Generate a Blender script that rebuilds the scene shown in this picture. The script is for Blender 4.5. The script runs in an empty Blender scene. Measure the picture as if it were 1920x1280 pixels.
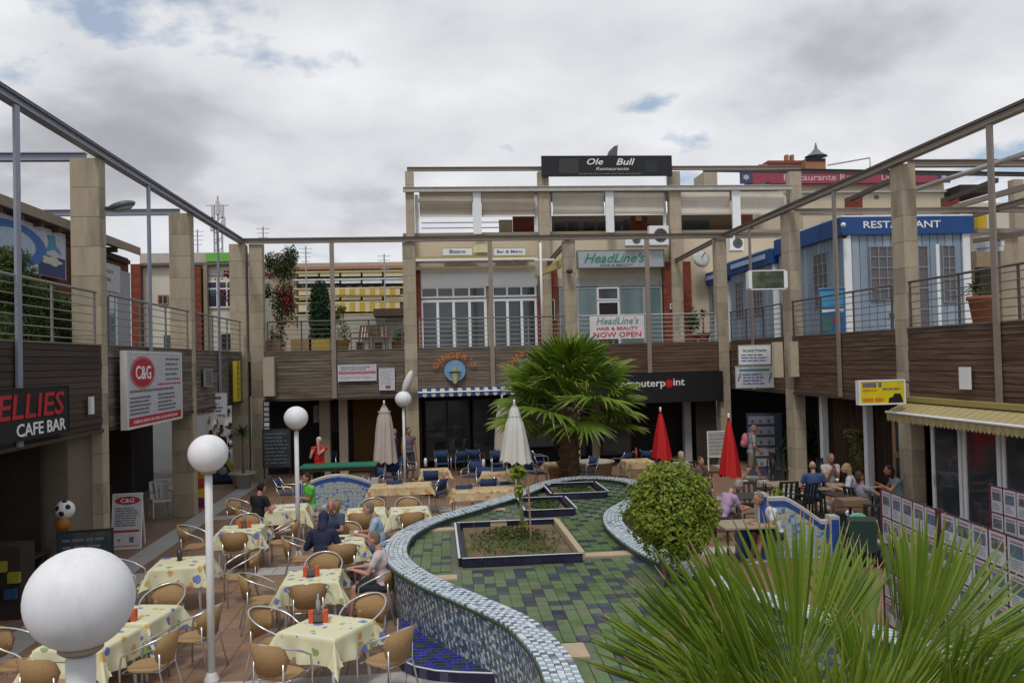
import bpy, bmesh, math, random
from mathutils import Vector, Matrix, noise
R = math.radians
random.seed(7)
S = bpy.context.scene
COL = S.collection
# ---------------------------------------------------------------- camera
F, YAW, PIT, ROL = 1599.3, .090556, .021872, .024618
EYE = Vector((0, 0, 3.9))
fw = Vector((math.sin(YAW)*math.cos(PIT), math.cos(YAW)*math.cos(PIT), math.sin(PIT)))
rt = Vector((math.cos(YAW), -math.sin(YAW), 0)); up = rt.cross(fw)
cR, sR = math.cos(ROL), math.sin(ROL)
cam = bpy.data.cameras.new('camera'); camo = bpy.data.objects.new('camera', cam); COL.objects.link(camo)
cx, cy = cR*rt - sR*up, sR*rt + cR*up
camo.matrix_world = Matrix.Translation(EYE) @ Matrix((cx, cy, -fw)).transposed().to_4x4()
cam.sensor_width = 36; cam.lens = F*36/1920; cam.clip_start = .05; cam.clip_end = 2500
S.camera = camo
# ---------------------------------------------------------------- world: daylight sky under broken cloud
W = bpy.data.worlds.new('World'); S.world = W; W.use_nodes = True
nt = W.node_tree; nt.nodes.clear(); N = nt.nodes.new; L = nt.links.new
def mathn(tree, op, a, b=None, clamp=False):
    n = tree.nodes.new('ShaderNodeMath'); n.operation = op; n.use_clamp = clamp
    for i, v in enumerate((a, b)):
        if v is None: continue
        if isinstance(v, (int, float)): n.inputs[i].default_value = v
        else: tree.links.new(v, n.inputs[i])
    return n.outputs[0]
out = N('ShaderNodeOutputWorld'); bg = N('ShaderNodeBackground'); L(bg.outputs[0], out.inputs[0])
sky = N('ShaderNodeTexSky'); sky.sky_type = 'NISHITA'; sky.sun_disc = False
sky.sun_elevation = R(58); sky.sun_rotation = R(200); sky.dust_density = 1.2
tc = N('ShaderNodeTexCoord'); sp = N('ShaderNodeSeparateXYZ'); L(tc.outputs['Generated'], sp.inputs[0])
zc = mathn(nt, 'ADD', mathn(nt, 'MAXIMUM', sp.outputs[2], 0.0), .30)
px = mathn(nt, 'DIVIDE', sp.outputs[0], zc); py = mathn(nt, 'DIVIDE', sp.outputs[1], zc)
cb = N('ShaderNodeCombineXYZ'); L(px, cb.inputs[0]); L(py, cb.inputs[1])
cb.inputs[2].default_value = 3.7
def noi(sc, det, rough, dist=0., off=(0, 0, 0)):
    m = N('ShaderNodeMapping'); m.inputs['Location'].default_value = off; L(cb.outputs[0], m.inputs[0])
    n = N('ShaderNodeTexNoise'); n.inputs['Scale'].default_value = sc; n.inputs['Detail'].default_value = det
    n.inputs['Roughness'].default_value = rough; n.inputs['Distortion'].default_value = dist
    L(m.outputs[0], n.inputs[0]); return n.outputs[0]
def rmp(v, stops):
    r = N('ShaderNodeValToRGB'); e = r.color_ramp.elements
    while len(e) < len(stops): e.new(.5)
    for i, (p, c) in enumerate(stops): e[i].position = p; e[i].color = (*c, 1)
    L(v, r.inputs[0]); return r.outputs[0]
CLOUD_OFF = (9.1, 5.8, 0)
big = noi(.85, 2.5, .45, .2, CLOUD_OFF); fine = noi(2.6, 9, .5, .15, (4.4, 1.2, 0)); gap = noi(2.3, 6, .55, .1, (7.1, 2.6, 0))
shade = mathn(nt, 'ADD', mathn(nt, 'MULTIPLY', big, .48), mathn(nt, 'MULTIPLY', fine, .55))
ccol = rmp(shade, [(.31, (.38, .385, .42)), (.38, (.47, .48, .515)), (.44, (.64, .65, .69)), (.51, (.73, .74, .77)), (.60, (.87, .88, .90))])
hz = mathn(nt, 'SUBTRACT', 1, mathn(nt, 'MULTIPLY', mathn(nt, 'MAXIMUM', sp.outputs[2], 0.), 5.0), True)
mh = N('ShaderNodeMix'); mh.data_type = 'RGBA'; L(mathn(nt, 'MULTIPLY', hz, .35), mh.inputs[0]); L(ccol, mh.inputs[6]); mh.inputs[7].default_value = (.74, .79, .86, 1)
msk = rmp(mathn(nt, 'ADD', gap, mathn(nt, 'MULTIPLY', mathn(nt, 'SUBTRACT', shade, .5), .35)), [(.55, (0, 0, 0)), (.61, (1, 1, 1))])
sks = N('ShaderNodeVectorMath'); sks.operation = 'SCALE'; L(sky.outputs[0], sks.inputs[0]); sks.inputs['Scale'].default_value = .085
skl = N('ShaderNodeMix'); skl.data_type = 'RGBA'; skl.inputs[0].default_value = .45; L(sks.outputs[0], skl.inputs[6]); skl.inputs[7].default_value = (.60, .70, .84, 1)
mx = N('ShaderNodeMix'); mx.data_type = 'RGBA'; L(msk, mx.inputs[0]); L(mh.outputs[2], mx.inputs[6]); L(skl.outputs[2], mx.inputs[7])
L(mx.outputs[2], bg.inputs[0]); bg.inputs[1].default_value = 1.0
sun = bpy.data.lights.new('sun', 'SUN'); suno = bpy.data.objects.new('sun', sun); COL.objects.link(suno)
sun.energy = 1.45; sun.angle = R(12); sun.color = (1, .96, .9)
az, el = R(200), R(58)
sd = Vector((math.sin(az)*math.cos(el), math.cos(az)*math.cos(el), math.sin(el)))
suno.rotation_euler = sd.to_track_quat('Z', 'Y').to_euler(); suno.location = (0, 0, 40)
S.view_settings.view_transform = 'Standard'; S.view_settings.look = 'None'; S.view_settings.exposure = .1; S.view_settings.gamma = 1
S.render.engine = 'CYCLES'; S.cycles.max_bounces = 6; S.cycles.transparent_max_bounces = 6
# ---------------------------------------------------------------- measuring: a sight line meets a real plane
def ray(px, py):
    X, Y = px-960, py-640
    return fw*F + rt*(cR*X - sR*Y) + up*(-(sR*X + cR*Y))
def gz(px, py, z=0.): d = ray(px, py); return EYE + d*((z-3.9)/d.z)
def gy(px, py, Y): d = ray(px, py); return EYE + d*(Y/d.y)
def gx(px, py, X): d = ray(px, py); return EYE + d*(X/d.x)
def ry(x0, y0, x1, y1, Y):
    xm, ym = (x0+x1)/2, (y0+y1)/2
    return gy(x0, ym, Y).x, gy(xm, y1, Y).z, gy(x1, ym, Y).x, gy(xm, y0, Y).z
# ---------------------------------------------------------------- materials
MATS = {}; YB = {}
def mat(key, rgb, rough=.7, var=.18, sc=6., bump=0., metal=0., spec=.4, trans=0., tint=None, island=0., stretch=(1, 1, 1), dirt=0., obj=0., emit=0.):
    if key in MATS: return MATS[key]
    m = bpy.data.materials.new(key); m.use_nodes = True; t = m.node_tree; b = t.nodes['Principled BSDF']
    b.inputs['Roughness'].default_value = rough; b.inputs['Metallic'].default_value = metal
    b.inputs['Specular IOR Level'].default_value = spec
    if trans: b.inputs['Transmission Weight'].default_value = trans
    tcn = t.nodes.new('ShaderNodeTexCoord'); mp = t.nodes.new('ShaderNodeMapping'); t.links.new(tcn.outputs['Object'], mp.inputs[0])
    mp.inputs['Scale'].default_value = stretch
    oi = t.nodes.new('ShaderNodeObjectInfo')
    cbo = t.nodes.new('ShaderNodeCombineXYZ')
    for i in range(3): t.links.new(mathn(t, 'MULTIPLY', oi.outputs['Random'], 37.+i*11), cbo.inputs[i])
    t.links.new(cbo.outputs[0], mp.inputs['Location'])
    nz = t.nodes.new('ShaderNodeTexNoise'); nz.inputs['Scale'].default_value = sc; nz.inputs['Detail'].default_value = 6; nz.inputs['Roughness'].default_value = .62
    t.links.new(mp.outputs[0], nz.inputs[0])
    f = mathn(t, 'ADD', mathn(t, 'MULTIPLY', mathn(t, 'SUBTRACT', nz.outputs[0], .5), var*3.2), 1.)
    if island:
        g = t.nodes.new('ShaderNodeNewGeometry')
        f = mathn(t, 'MULTIPLY', f, mathn(t, 'ADD', mathn(t, 'MULTIPLY', g.outputs['Random Per Island'], island*2), 1-island))
    if obj:
        f = mathn(t, 'MULTIPLY', f, mathn(t, 'ADD', mathn(t, 'MULTIPLY', oi.outputs['Random'], obj*2), 1-obj))
    if dirt:
        n2 = t.nodes.new('ShaderNodeTexNoise'); n2.inputs['Scale'].default_value = sc*.23; n2.inputs['Detail'].default_value = 8; n2.inputs['Roughness'].default_value = .7
        t.links.new(mp.outputs[0], n2.inputs[0])
        f = mathn(t, 'MULTIPLY', f, mathn(t, 'SUBTRACT', 1., mathn(t, 'MULTIPLY', mathn(t, 'MULTIPLY', mathn(t, 'SUBTRACT', n2.outputs[0], .5, True), 5., True), dirt)))
    vm = t.nodes.new('ShaderNodeVectorMath'); vm.operation = 'SCALE'; vm.inputs[0].default_value = rgb; t.links.new(f, vm.inputs['Scale'])
    src = vm.outputs[0]
    if tint:
        mxn = t.nodes.new('ShaderNodeMix'); mxn.data_type = 'RGBA'
        g2 = t.nodes.new('ShaderNodeTexNoise'); g2.inputs['Scale'].default_value = sc*.6; t.links.new(mp.outputs[0], g2.inputs[0])
        if island:
            t.links.new(mathn(t, 'MULTIPLY', mathn(t, 'FRACT', mathn(t, 'MULTIPLY', g.outputs['Random Per Island'], 17.3)), .9), mxn.inputs[0])
        else: t.links.new(mathn(t, 'MULTIPLY', mathn(t, 'SUBTRACT', g2.outputs[0], .42, True), 4., True), mxn.inputs[0])
        t.links.new(src, mxn.inputs[6]); mxn.inputs[7].default_value = (*tint, 1); src = mxn.outputs[2]
    t.links.new(src, b.inputs['Base Color'])
    if emit: t.links.new(src, b.inputs['Emission Color']); b.inputs['Emission Strength'].default_value = emit
    if bump:
        bn = t.nodes.new('ShaderNodeBump'); bn.inputs['Strength'].default_value = bump; bn.inputs['Distance'].default_value = .02
        t.links.new(nz.outputs[0], bn.inputs['Height']); t.links.new(bn.outputs[0], b.inputs['Normal'])
    MATS[key] = m; return m
def leafmat(key, rgb, tint, island=.45):
    if key in MATS: return MATS[key]
    m = mat(key, rgb, .5, .1, 3., 0, 0, .35, 0, tint, island)
    t = m.node_tree; b = t.nodes['Principled BSDF']; o = t.nodes['Material Output']
    tr = t.nodes.new('ShaderNodeBsdfTranslucent'); ad = t.nodes.new('ShaderNodeMixShader'); ad.inputs[0].default_value = .3
    t.links.new(b.inputs['Base Color'].links[0].from_socket, tr.inputs[0])
    t.links.new(b.outputs[0], ad.inputs[1]); t.links.new(tr.outputs[0], ad.inputs[2]); t.links.new(ad.outputs[0], o.inputs[0])
    return m
CONC = mat('concrete', (.37, .31, .225), .9, .16, 5., .35, obj=.07, dirt=.5, stretch=(1, 1, .22))
STEEL_L = mat('galvanised_steel', (.27, .29, .35), .5, .1, 3., 0, .3)
STEEL_R = mat('brown_steel', (.26, .215, .18), .55, .15, 3., 0, .2)
STEEL_D = mat('dark_steel_edge', (.06, .05, .05), .55, .15, 3.)
RAIL = mat('rail_steel', (.22, .22, .21), .45, .1, 3., 0, .5)
WOOD_R = mat('weathered_dark_wood', (.085, .044, .025), .85, .35, 7., .5, tint=(.145, .095, .065), obj=.35, stretch=(.22, 1, 5), dirt=.3)
WOOD_G = mat('weathered_grey_wood', (.12, .092, .066), .9, .3, 7., .5, tint=(.20, .17, .14), obj=.25, stretch=(.25, .6, 5), dirt=.3)
WOOD_L = mat('dark_brown_wood', (.06, .042, .032), .9, .25, 7., .5, obj=.25, stretch=(1, .25, 5))  # dark brown base colour of the near left planks
CREAM = mat('cream_render', (.56, .475, .345), .9, .06, 1.5, .1, dirt=.1)
CREAM2 = mat('pale_render', (.60, .55, .46), .9, .06, 1.5, .1, dirt=.1)
TAN = mat('tan_render', (.27, .225, .165), .9, .1, 1.5, .1, dirt=.15)
BRICK = mat('red_brick_face', (.22, .06, .035), .9, .2, 12., .3, obj=.2)
MORT = mat('brick_mortar', (.16, .07, .05), .95)
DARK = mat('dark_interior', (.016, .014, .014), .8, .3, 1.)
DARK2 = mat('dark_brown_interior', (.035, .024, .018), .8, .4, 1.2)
GLASS = mat('window_glass', (.035, .045, .055), .08, .3, .7, 0, 0, .8)
GLASS2 = mat('pale_window_glass', (.12, .18, .19), .1, .3, .7, 0, 0, .8)
WHITE = mat('white_paint', (.74, .75, .76), .5, .05, 3., dirt=.1)
WHITE2 = mat('white_plastic', (.70, .70, .70), .4, .04, 3.)
GREYP = mat('grey_paint', (.34, .34, .34), .6, .08, 3.)
BLACK = mat('black_paint', (.010, .010, .012), .5, .2, 3.)
BLUEV = mat('blue_valance', (.014, .065, .22), .6, .12, 3.)
KIOSK = mat('blue_grey_cladding', (.21, .275, .35), .55, .06, 2.)
KIOSK2 = mat('pale_cladding_line', (.28, .34, .41), .55, .05, 2.)
ALU = mat('aluminium', (.62, .63, .65), .28, .05, 3., 0, .85)
WICK = mat('tan_wicker', (.35, .215, .095), .65, .2, 60., .5)
BLUEF = mat('navy_fabric', (.018, .042, .11), .8, .12, 20.)
RED = mat('red_paint', (.50, .012, .012), .5, .05)
YEL = mat('yellow_paint', (.62, .50, .02), .5, .06)
GREEN = mat('green_paint', (.02, .16, .10), .6, .1)
ORANGE = mat('orange_paint', (.62, .17, .02), .5, .05)
TERRA = mat('terracotta', (.32, .12, .06), .8, .12)
LETW = mat('white_lettering', (.75, .75, .76), .6, .02)
LETG = mat('green_lettering', (.03, .20, .15), .6, .02)
LETB = mat('blue_lettering', (.06, .10, .30), .6, .02)
LETK = mat('grey_lettering', (.13, .13, .15), .6, .02)
PURP = mat('maroon_board', (.085, .018, .032), .6, .06)
# ---------------------------------------------------------------- builders
class MB:
    def __init__(s): s.v = []; s.f = []; s.m = []; s.k = 0
    def add(s, vs, fs):
        o = len(s.v); s.v += [tuple(v) for v in vs]; s.f += [tuple(i+o for i in f) for f in fs]; s.m += [s.k]*len(fs); return s
    def box(s, a, b, M=None):
        x0, x1 = sorted((a[0], b[0])); y0, y1 = sorted((a[1], b[1])); z0, z1 = sorted((a[2], b[2]))
        vs = [Vector(p) for p in ((x0,y0,z0),(x1,y0,z0),(x1,y1,z0),(x0,y1,z0),(x0,y0,z1),(x1,y0,z1),(x1,y1,z1),(x0,y1,z1))]
        if M: vs = [M @ v for v in vs]
        return s.add(vs, [(3,2,1,0),(4,5,6,7),(0,1,5,4),(1,2,6,5),(2,3,7,6),(3,0,4,7)])
    def bar(s, p0, p1, w, h=None):
        p0, p1 = Vector(p0), Vector(p1); h = h or w; d = (p1-p0).normalized()
        u = d.cross(Vector((0, 0, 1))); u = u.normalized() if u.length > 1e-4 else Vector((1, 0, 0)); v = u.cross(d)
        q = [(-1,-1),(1,-1),(1,1),(-1,1)]
        vs = [p + u*(a*w/2) + v*(b*h/2) for p in (p0, p1) for a, b in q]
        return s.add(vs, [(0,1,2,3),(7,6,5,4),(0,4,5,1),(1,5,6,2),(2,6,7,3),(3,7,4,0)])
    def tube(s, pts, r, n=8, cap=True, closed=False):
        pts = [Vector(p) for p in pts]; m = len(pts); rr = r if isinstance(r, (list, tuple)) else [r]*m
        vs = []; prev = None
        for i, p in enumerate(pts):
            if closed: d = pts[(i+1) % m]-pts[i-1]
            else: d = pts[min(i+1, m-1)]-pts[max(i-1, 0)]
            d.normalize()
            if prev is None:
                u = d.cross(Vector((0, 0, 1)))
                if u.length < 1e-3: u = Vector((1, 0, 0))
            else: u = prev - d*prev.dot(d)
            u.normalize(); prev = u; w = d.cross(u)
            for k in range(n): a = 2*math.pi*k/n; vs.append(p + (u*math.cos(a) + w*math.sin(a))*rr[i])
        fs = []
        for i in range(m if closed else m-1):
            j = (i+1) % m
            for k in range(n): fs.append((i*n+k, i*n+(k+1) % n, j*n+(k+1) % n, j*n+k))
        if cap and not closed: fs += [tuple(range(n))[::-1], tuple((m-1)*n+k for k in range(n))]
        return s.add(vs, fs)
    def lathe(s, prof, c=(0, 0, 0), n=20):
        c = Vector(c); vs = [c + Vector((r*math.cos(2*math.pi*k/n), r*math.sin(2*math.pi*k/n), z)) for r, z in prof for k in range(n)]
        fs = [(i*n+k, i*n+(k+1) % n, (i+1)*n+(k+1) % n, (i+1)*n+k) for i in range(len(prof)-1) for k in range(n)]
        fs += [tuple(range(n))[::-1], tuple((len(prof)-1)*n+k for k in range(n))]
        return s.add(vs, fs)
    def ell(s, c, r, n=10, M=None):
        c = Vector(c); vs = []; m = n//2+1
        for i in range(m+1):
            t = math.pi*i/m
            for k in range(n):
                a = 2*math.pi*k/n; p = Vector((r[0]*math.sin(t)*math.cos(a), r[1]*math.sin(t)*math.sin(a), -r[2]*math.cos(t)))
                if i in (0, m): p = Vector((1e-4*math.cos(a), 1e-4*math.sin(a), -r[2]*math.cos(t)))
                if M: p = M @ p
                vs.append(c+p)
        fs = [(i*n+k, i*n+(k+1) % n, (i+1)*n+(k+1) % n, (i+1)*n+k) for i in range(m) for k in range(n)]
        fs += [tuple(range(n))[::-1], tuple(m*n+k for k in range(n))]
        return s.add(vs, fs)
    def cap(s, p0, p1, r0, r1, n=9):
        s.tube([p0, p1], [r0, r1], n); s.ell(p0, (r0,)*3, n); s.ell(p1, (r1,)*3, n); return s
    def prism(s, poly, d):   # closed polygon of 3-D points pushed along d
        m = len(poly); poly = [Vector(p) for p in poly]; d = Vector(d)
        vs = poly + [p+d for p in poly]
        fs = [tuple(range(m)), tuple(range(2*m-1, m-1, -1))] + [((i+1) % m, i, i+m, (i+1) % m+m) for i in range(m)]
        return s.add(vs, fs)
    def build(s, name, mats, parent=None, smooth=False, kind=None, recenter=None, label=None, kids=None):
        if not isinstance(mats, (list, tuple)): mats = [mats]
        off = Vector((0, 0, 0)); q = parent
        while q: off += q.location; q = q.parent
        loc = Vector((0, 0, 0))
        if parent is None:
            xs = [v[0] for v in s.v]; ys = [v[1] for v in s.v]; zs = [v[2] for v in s.v]
            loc = Vector(((min(xs)+max(xs))/2, (min(ys)+max(ys))/2, min(zs))); off = loc
        me = bpy.data.meshes.new(name); me.from_pydata([tuple(Vector(v)-off) for v in s.v], [], s.f)
        for m in mats: me.materials.append(m)
        if len(mats) > 1: me.polygons.foreach_set('material_index', s.m)
        if smooth: me.polygons.foreach_set('use_smooth', [True]*len(me.polygons))
        me.update()
        o = bpy.data.objects.new(name, me); COL.objects.link(o); o.parent = parent; o.location = loc
        if kind: o['kind'] = kind
        if label: o['label'] = label
        return o
def tag(o, label, cat, group=None):
    o['label'] = label; o['category'] = cat
    if group: o['group'] = group
    return o
def thing(name, label, cat, loc=(0, 0, 0), group=None):
    o = bpy.data.objects.new(name, None); COL.objects.link(o); o.location = loc; o.empty_display_size = .2
    return tag(o, label, cat, group)
def struct(mb, name, m, **k): return mb.build(name, m, None, kind='structure', **k)
def kids(o): return [c for c in o.children]
def copy_tree(o, parent=None):
    c = o.copy(); COL.objects.link(c); c.parent = parent
    for ch in list(o.children): copy_tree(ch, c)
    return c
def put(o, loc, rz=0., sc=None):
    o.location = loc; o.rotation_euler = (0, 0, rz)
    if sc: o.scale = sc
    return o
BX = lambda *a: MB().box(*a)
dg = None
def text_mesh(s, size=.1, w=1., extrude=.004, shear=0., align='CENTER'):
    cu = bpy.data.curves.new('lettering', 'FONT'); cu.body = s; cu.size = size; cu.extrude = extrude; cu.align_x = align; cu.align_y = 'CENTER'
    cu.shear = shear; cu.resolution_u = 2; cu.offset = size*.012
    o = bpy.data.objects.new('lettering', cu); COL.objects.link(o)
    me = bpy.data.meshes.new_from_object(o.evaluated_get(bpy.context.evaluated_depsgraph_get())); bpy.data.objects.remove(o); bpy.data.curves.remove(cu)
    me.name = 'lettering'
    for v in me.vertices: v.co = Vector((v.co.x*w, -v.co.z, v.co.y))   # stands in the XZ plane, reads from -Y
    return me
def letter(parent, s, m, x, z, size=.1, w=1., y=-.012, shear=0., align='CENTER', rot=0., name='lettering', fit=None):
    me = text_mesh(s, size, w, .004, shear, align); me.materials.append(m)
    if fit:
        X = [v.co.x for v in me.vertices]; Z = [v.co.z for v in me.vertices]; mx_, mz_ = (min(X)+max(X))/2, (min(Z)+max(Z))/2; fx, fz = fit[0]/(max(X)-min(X)), fit[1]/(max(Z)-min(Z))
        for v in me.vertices: v.co.x = (v.co.x-mx_)*fx; v.co.z = (v.co.z-mz_)*fz
    if rot: me.transform(Matrix.Rotation(rot, 4, 'Y'))
    o = bpy.data.objects.new(name, me); COL.objects.link(o); o.parent = parent; o.location = (x, y, z); return o
def board(name, label, cat, w, h, face=WHITE, frame=GREYP, th=.06, fr=.03, group=None):
    # local: centred on the XZ plane, reads from -Y
    r = thing(name, label, cat, (0, 0, 0), group)
    BX((-w/2+fr, -th/2, -h/2+fr), (w/2-fr, th/2, h/2-fr)).build('panel', face, r)
    if fr:
        f = MB()
        for a, b in (((-w/2, -h/2), (w/2, -h/2+fr)), ((-w/2, h/2-fr), (w/2, h/2)), ((-w/2, -h/2+fr), (-w/2+fr, h/2-fr)), ((w/2-fr, -h/2+fr), (w/2, h/2-fr))):
            f.box((a[0], -th/2-.008, a[1]), (b[0], th/2+.002, b[1]))
        f.build('frame', frame, r)
    YB[r.name] = -th/2; return r
def dashes(r, rows, m, x0, x1, z0, z1, seed=1, h=.4, name='printed_line'):
    # print too small to read: rows of short strokes
    rnd = random.Random(seed); mb = MB(); y = YB[r.name]; dz = (z0-z1)/max(1, rows)
    for i in range(rows):
        zc = z0-dz*(i+.5); x = x0; end = x1-rnd.random()*(x1-x0)*.25
        while x < end:
            l = min(end-x, abs(dz)*(.6+rnd.random()*2.2)); mb.box((x, y-.006, zc-dz*h/2), (x+l, y, zc+dz*h/2)); x += l+abs(dz)*.35
    return mb.build(name, m, r)
def patch(r, x0, z0, x1, z1, m, name='panel_field', d=.004):
    return BX((x0, YB[r.name]-d, z0), (x1, YB[r.name], z1)).build(name, m, r)
# ================================================================ ground
TILE = mat('terracotta_tile', (.25, .155, .098), .55, .1, 2.2, .12, tint=(.22, .125, .08), obj=.08, dirt=.18)
TILEB = mat('terracotta_tile_far', (.25, .155, .098), .55, .1, 2.2, .12, tint=(.22, .125, .08), island=.08, dirt=.18)
GROUT = mat('floor_grout', (.19, .14, .105), .9, .1, 4.)
MARB = mat('pale_marble', (.42, .40, .37), .45, .08, 1.5, .05, obj=.06, dirt=.2)
struct(MB().box((-260, -120, -.30), (260, 400, -.03)), 'ground', mat('asphalt', (.07, .068, .065), .9, .15, 2.))
floor = struct(MB().box((-16, 2, -.029), (22, 31.5, -.004)), 'courtyard_floor', GROUT)
# pool outline (left rim outer/inner, right rim inner/outer)
PO = [(1.2,5.2),(1.05,6.6),(.96,7.9),(.95,8.5),(.86,9.2),(.68,9.9),(.25,10.75),(-.31,11.8),(-.70,12.8),(-.86,13.6),(-.87,14.4),(-.75,15.3),(-.28,16.5),(.40,17.45),(1.0,18.3),(1.61,19.2),(2.3,20.5),(2.9,21.3),(3.66,21.65),(4.4,21.3),(4.85,20.5),(4.9,19.5),(4.6,18.4),(4.1,17.4),(3.62,16.5),(3.36,15.4),(3.33,14.2),(3.42,13.1),(3.62,12.1),(3.85,11.3),(4.2,10.3),(4.7,9.2),(5.3,8.),(5.9,6.8),(6.3,5.2)]
def smooth_path(pts, n=6, lam=None):
    P = [Vector((*p, 0)) for p in pts]; o = []
    for i in range(len(P)-1):
        a, b, c, d = P[max(i-1, 0)], P[i], P[i+1], P[min(i+2, len(P)-1)]
        for k in range(n):
            t = k/n; o.append(.5*((2*b)+(c-a)*t+(2*a-5*b+4*c-d)*t*t+(3*b-a-3*c+d)*t**3))
    o.append(P[-1]); return o
def resample(P, step):
    L_ = [0]
    for i in range(1, len(P)): L_.append(L_[-1]+(P[i]-P[i-1]).length)
    n = int(L_[-1]/step); o = []; j = 0
    for k in range(n+1):
        s = L_[-1]*k/n
        while j < len(P)-2 and L_[j+1] < s: j += 1
        t = (s-L_[j])/max(1e-9, L_[j+1]-L_[j]); o.append(P[j].lerp(P[j+1], t))
    return o
def normals(P):
    o = []
    for i in range(len(P)):
        d = (P[min(i+1, len(P)-1)]-P[max(i-1, 0)]).normalized(); o.append(Vector((d.y, -d.x, 0)))   # right of travel = towards the pool's inside (clockwise)
    return o
RIM = smooth_path(PO)
def inside(x, y, poly):
    c = False; j = len(poly)-1
    for i in range(len(poly)):
        xi, yi, xj, yj = poly[i][0], poly[i][1], poly[j][0], poly[j][1]
        if (yi > y) != (yj > y) and x < (xj-xi)*(y-yi)/(yj-yi)+xi: c = not c
        j = i
    return c
RIMP = [(p.x, p.y) for p in RIM]
def in_frame(x, y, z, mg=.03):
    d = Vector((x, y, z))-EYE; w = d.dot(-(-fw)); 
    if w < .5: return 0
    a, b = d.dot(cx)*F/w, d.dot(cy)*F/w
    return w if abs(a) < 960*(1+mg) and abs(b) < 640*(1+mg) else 0
CROSS = [(10.35, 10.95), (16.4, 17.0), (22.5, 23.1)]
LONG = [(-6.4, -5.85), (9.7, 10.25)]
ts = .4; cells = []
nx0 = int(-9.2/ts); 
for i in range(nx0, int(13/ts)):
    for j in range(int(5/ts), int(31/ts)):
        x, y = i*ts, j*ts; xc, yc = x+ts/2, y+ts/2
        if inside(xc, yc, RIMP) and inside(x, y, RIMP) and inside(x+ts, y+ts, RIMP): continue
        x0, y0, x1, y1 = x+.004, y+.004, x+ts-.004, y+ts-.004
        bad = False
        for a, b in CROSS:
            if y1 > a and y0 < b:
                if y0 < a-.05: y1 = a-.004
                elif y1 > b+.05: y0 = b+.004
                else: bad = True
        for a, b in LONG:
            if x1 > a and x0 < b:
                if x0 < a-.05: x1 = a-.004
                elif x1 > b+.05: x0 = b+.004
                else: bad = True
        if bad or x1-x0 < .03 or y1-y0 < .03: continue
        w = in_frame(xc, yc, 0); cells.append((w if w else 999, x0, y0, x1, y1))
cells.sort()
def slab_tile(name, parent, x0, y0, x1, y1, z0, z1, m, cache={}):
    k = (round(x1-x0, 2), round(y1-y0, 2), round(z1-z0, 3), m.name)
    if k not in cache:
        w, h = (x1-x0)/2, (y1-y0)/2; e = .004
        vs = [(-w, -h, 0), (w, -h, 0), (w, h, 0), (-w, h, 0), (-w, -h, z1-z0-e), (w, -h, z1-z0-e), (w, h, z1-z0-e), (-w, h, z1-z0-e), (-w+e, -h+e, z1-z0), (w-e, -h+e, z1-z0), (w-e, h-e, z1-z0), (-w+e, h-e, z1-z0)]
        fs = [(8, 9, 10, 11)] + [(a, (a+1) % 4, (a+1) % 4+4, a+4) for a in range(4)] + [(a+4, (a+1) % 4+4, (a+1) % 4+8, a+8) for a in range(4)]
        me = bpy.data.meshes.new(name); me.from_pydata(vs, [], fs); me.materials.append(m); cache[k] = me
    o = bpy.data.objects.new(name, cache[k]); COL.objects.link(o); o.parent = parent
    off = parent.location if parent else Vector((0, 0, 0))
    o.location = Vector(((x0+x1)/2, (y0+y1)/2, z0))-off; return o
for c in cells[:290]:
    o = slab_tile('floor_tile', floor, *c[1:], -.003, .006, TILE); o.rotation_euler = (random.uniform(-.002, .002), random.uniform(-.002, .002), 0)
mb = MB()
for c in cells[290:]: mb.box((c[1], c[2], -.003), (c[3], c[4], .005+random.uniform(-.0008, .0008)))
mb.build('floor_tile', TILEB, floor, kind='stuff')
# pale stone bands
for a, b in LONG:
    y = 5.
    while y < 31: 
        slab_tile('stone_slab', floor, a+.004, y+.004, b-.004, y+.896, -.003, .007, MARB); y += .9
for a, b in CROSS:
    x = -5.84
    while x < 9.6:
        if not inside(x+.4, (a+b)/2, RIMP): slab_tile('stone_slab', floor, x+.004, a+.004, min(x+.896, 9.68), b-.004, -.003, .007, MARB)
        x += .9
for x, y in ((-.9, 9.3), (-.9, 8.6), (-.2, 9.3), (-.2, 8.6), (.4, 9.3), (.4, 8.6), (-1.6, 8.6), (-1.6, 9.3)):
    slab_tile('stone_slab', floor, x, y, x+.69, y+.69, .008, .012, MARB)
# ================================================================ tiled pool
pool = thing('tiled_fountain_basin', 'empty hourglass shaped fountain basin with green and navy tiles and mosaic rim', 'fountain', (2.0, 13.5, 0))
MOSB = [mat('mosaic_white', (.62, .66, .68), .3, .1, 20.), mat('mosaic_pale_blue', (.30, .40, .47), .3, .1, 20.), mat('mosaic_slate_blue', (.10, .14, .22), .3, .1, 20.), mat('mosaic_grey', (.20, .22, .22), .35, .1, 20.)]
ZR, ZF = .90, .78
RN = normals(RIM)
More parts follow.
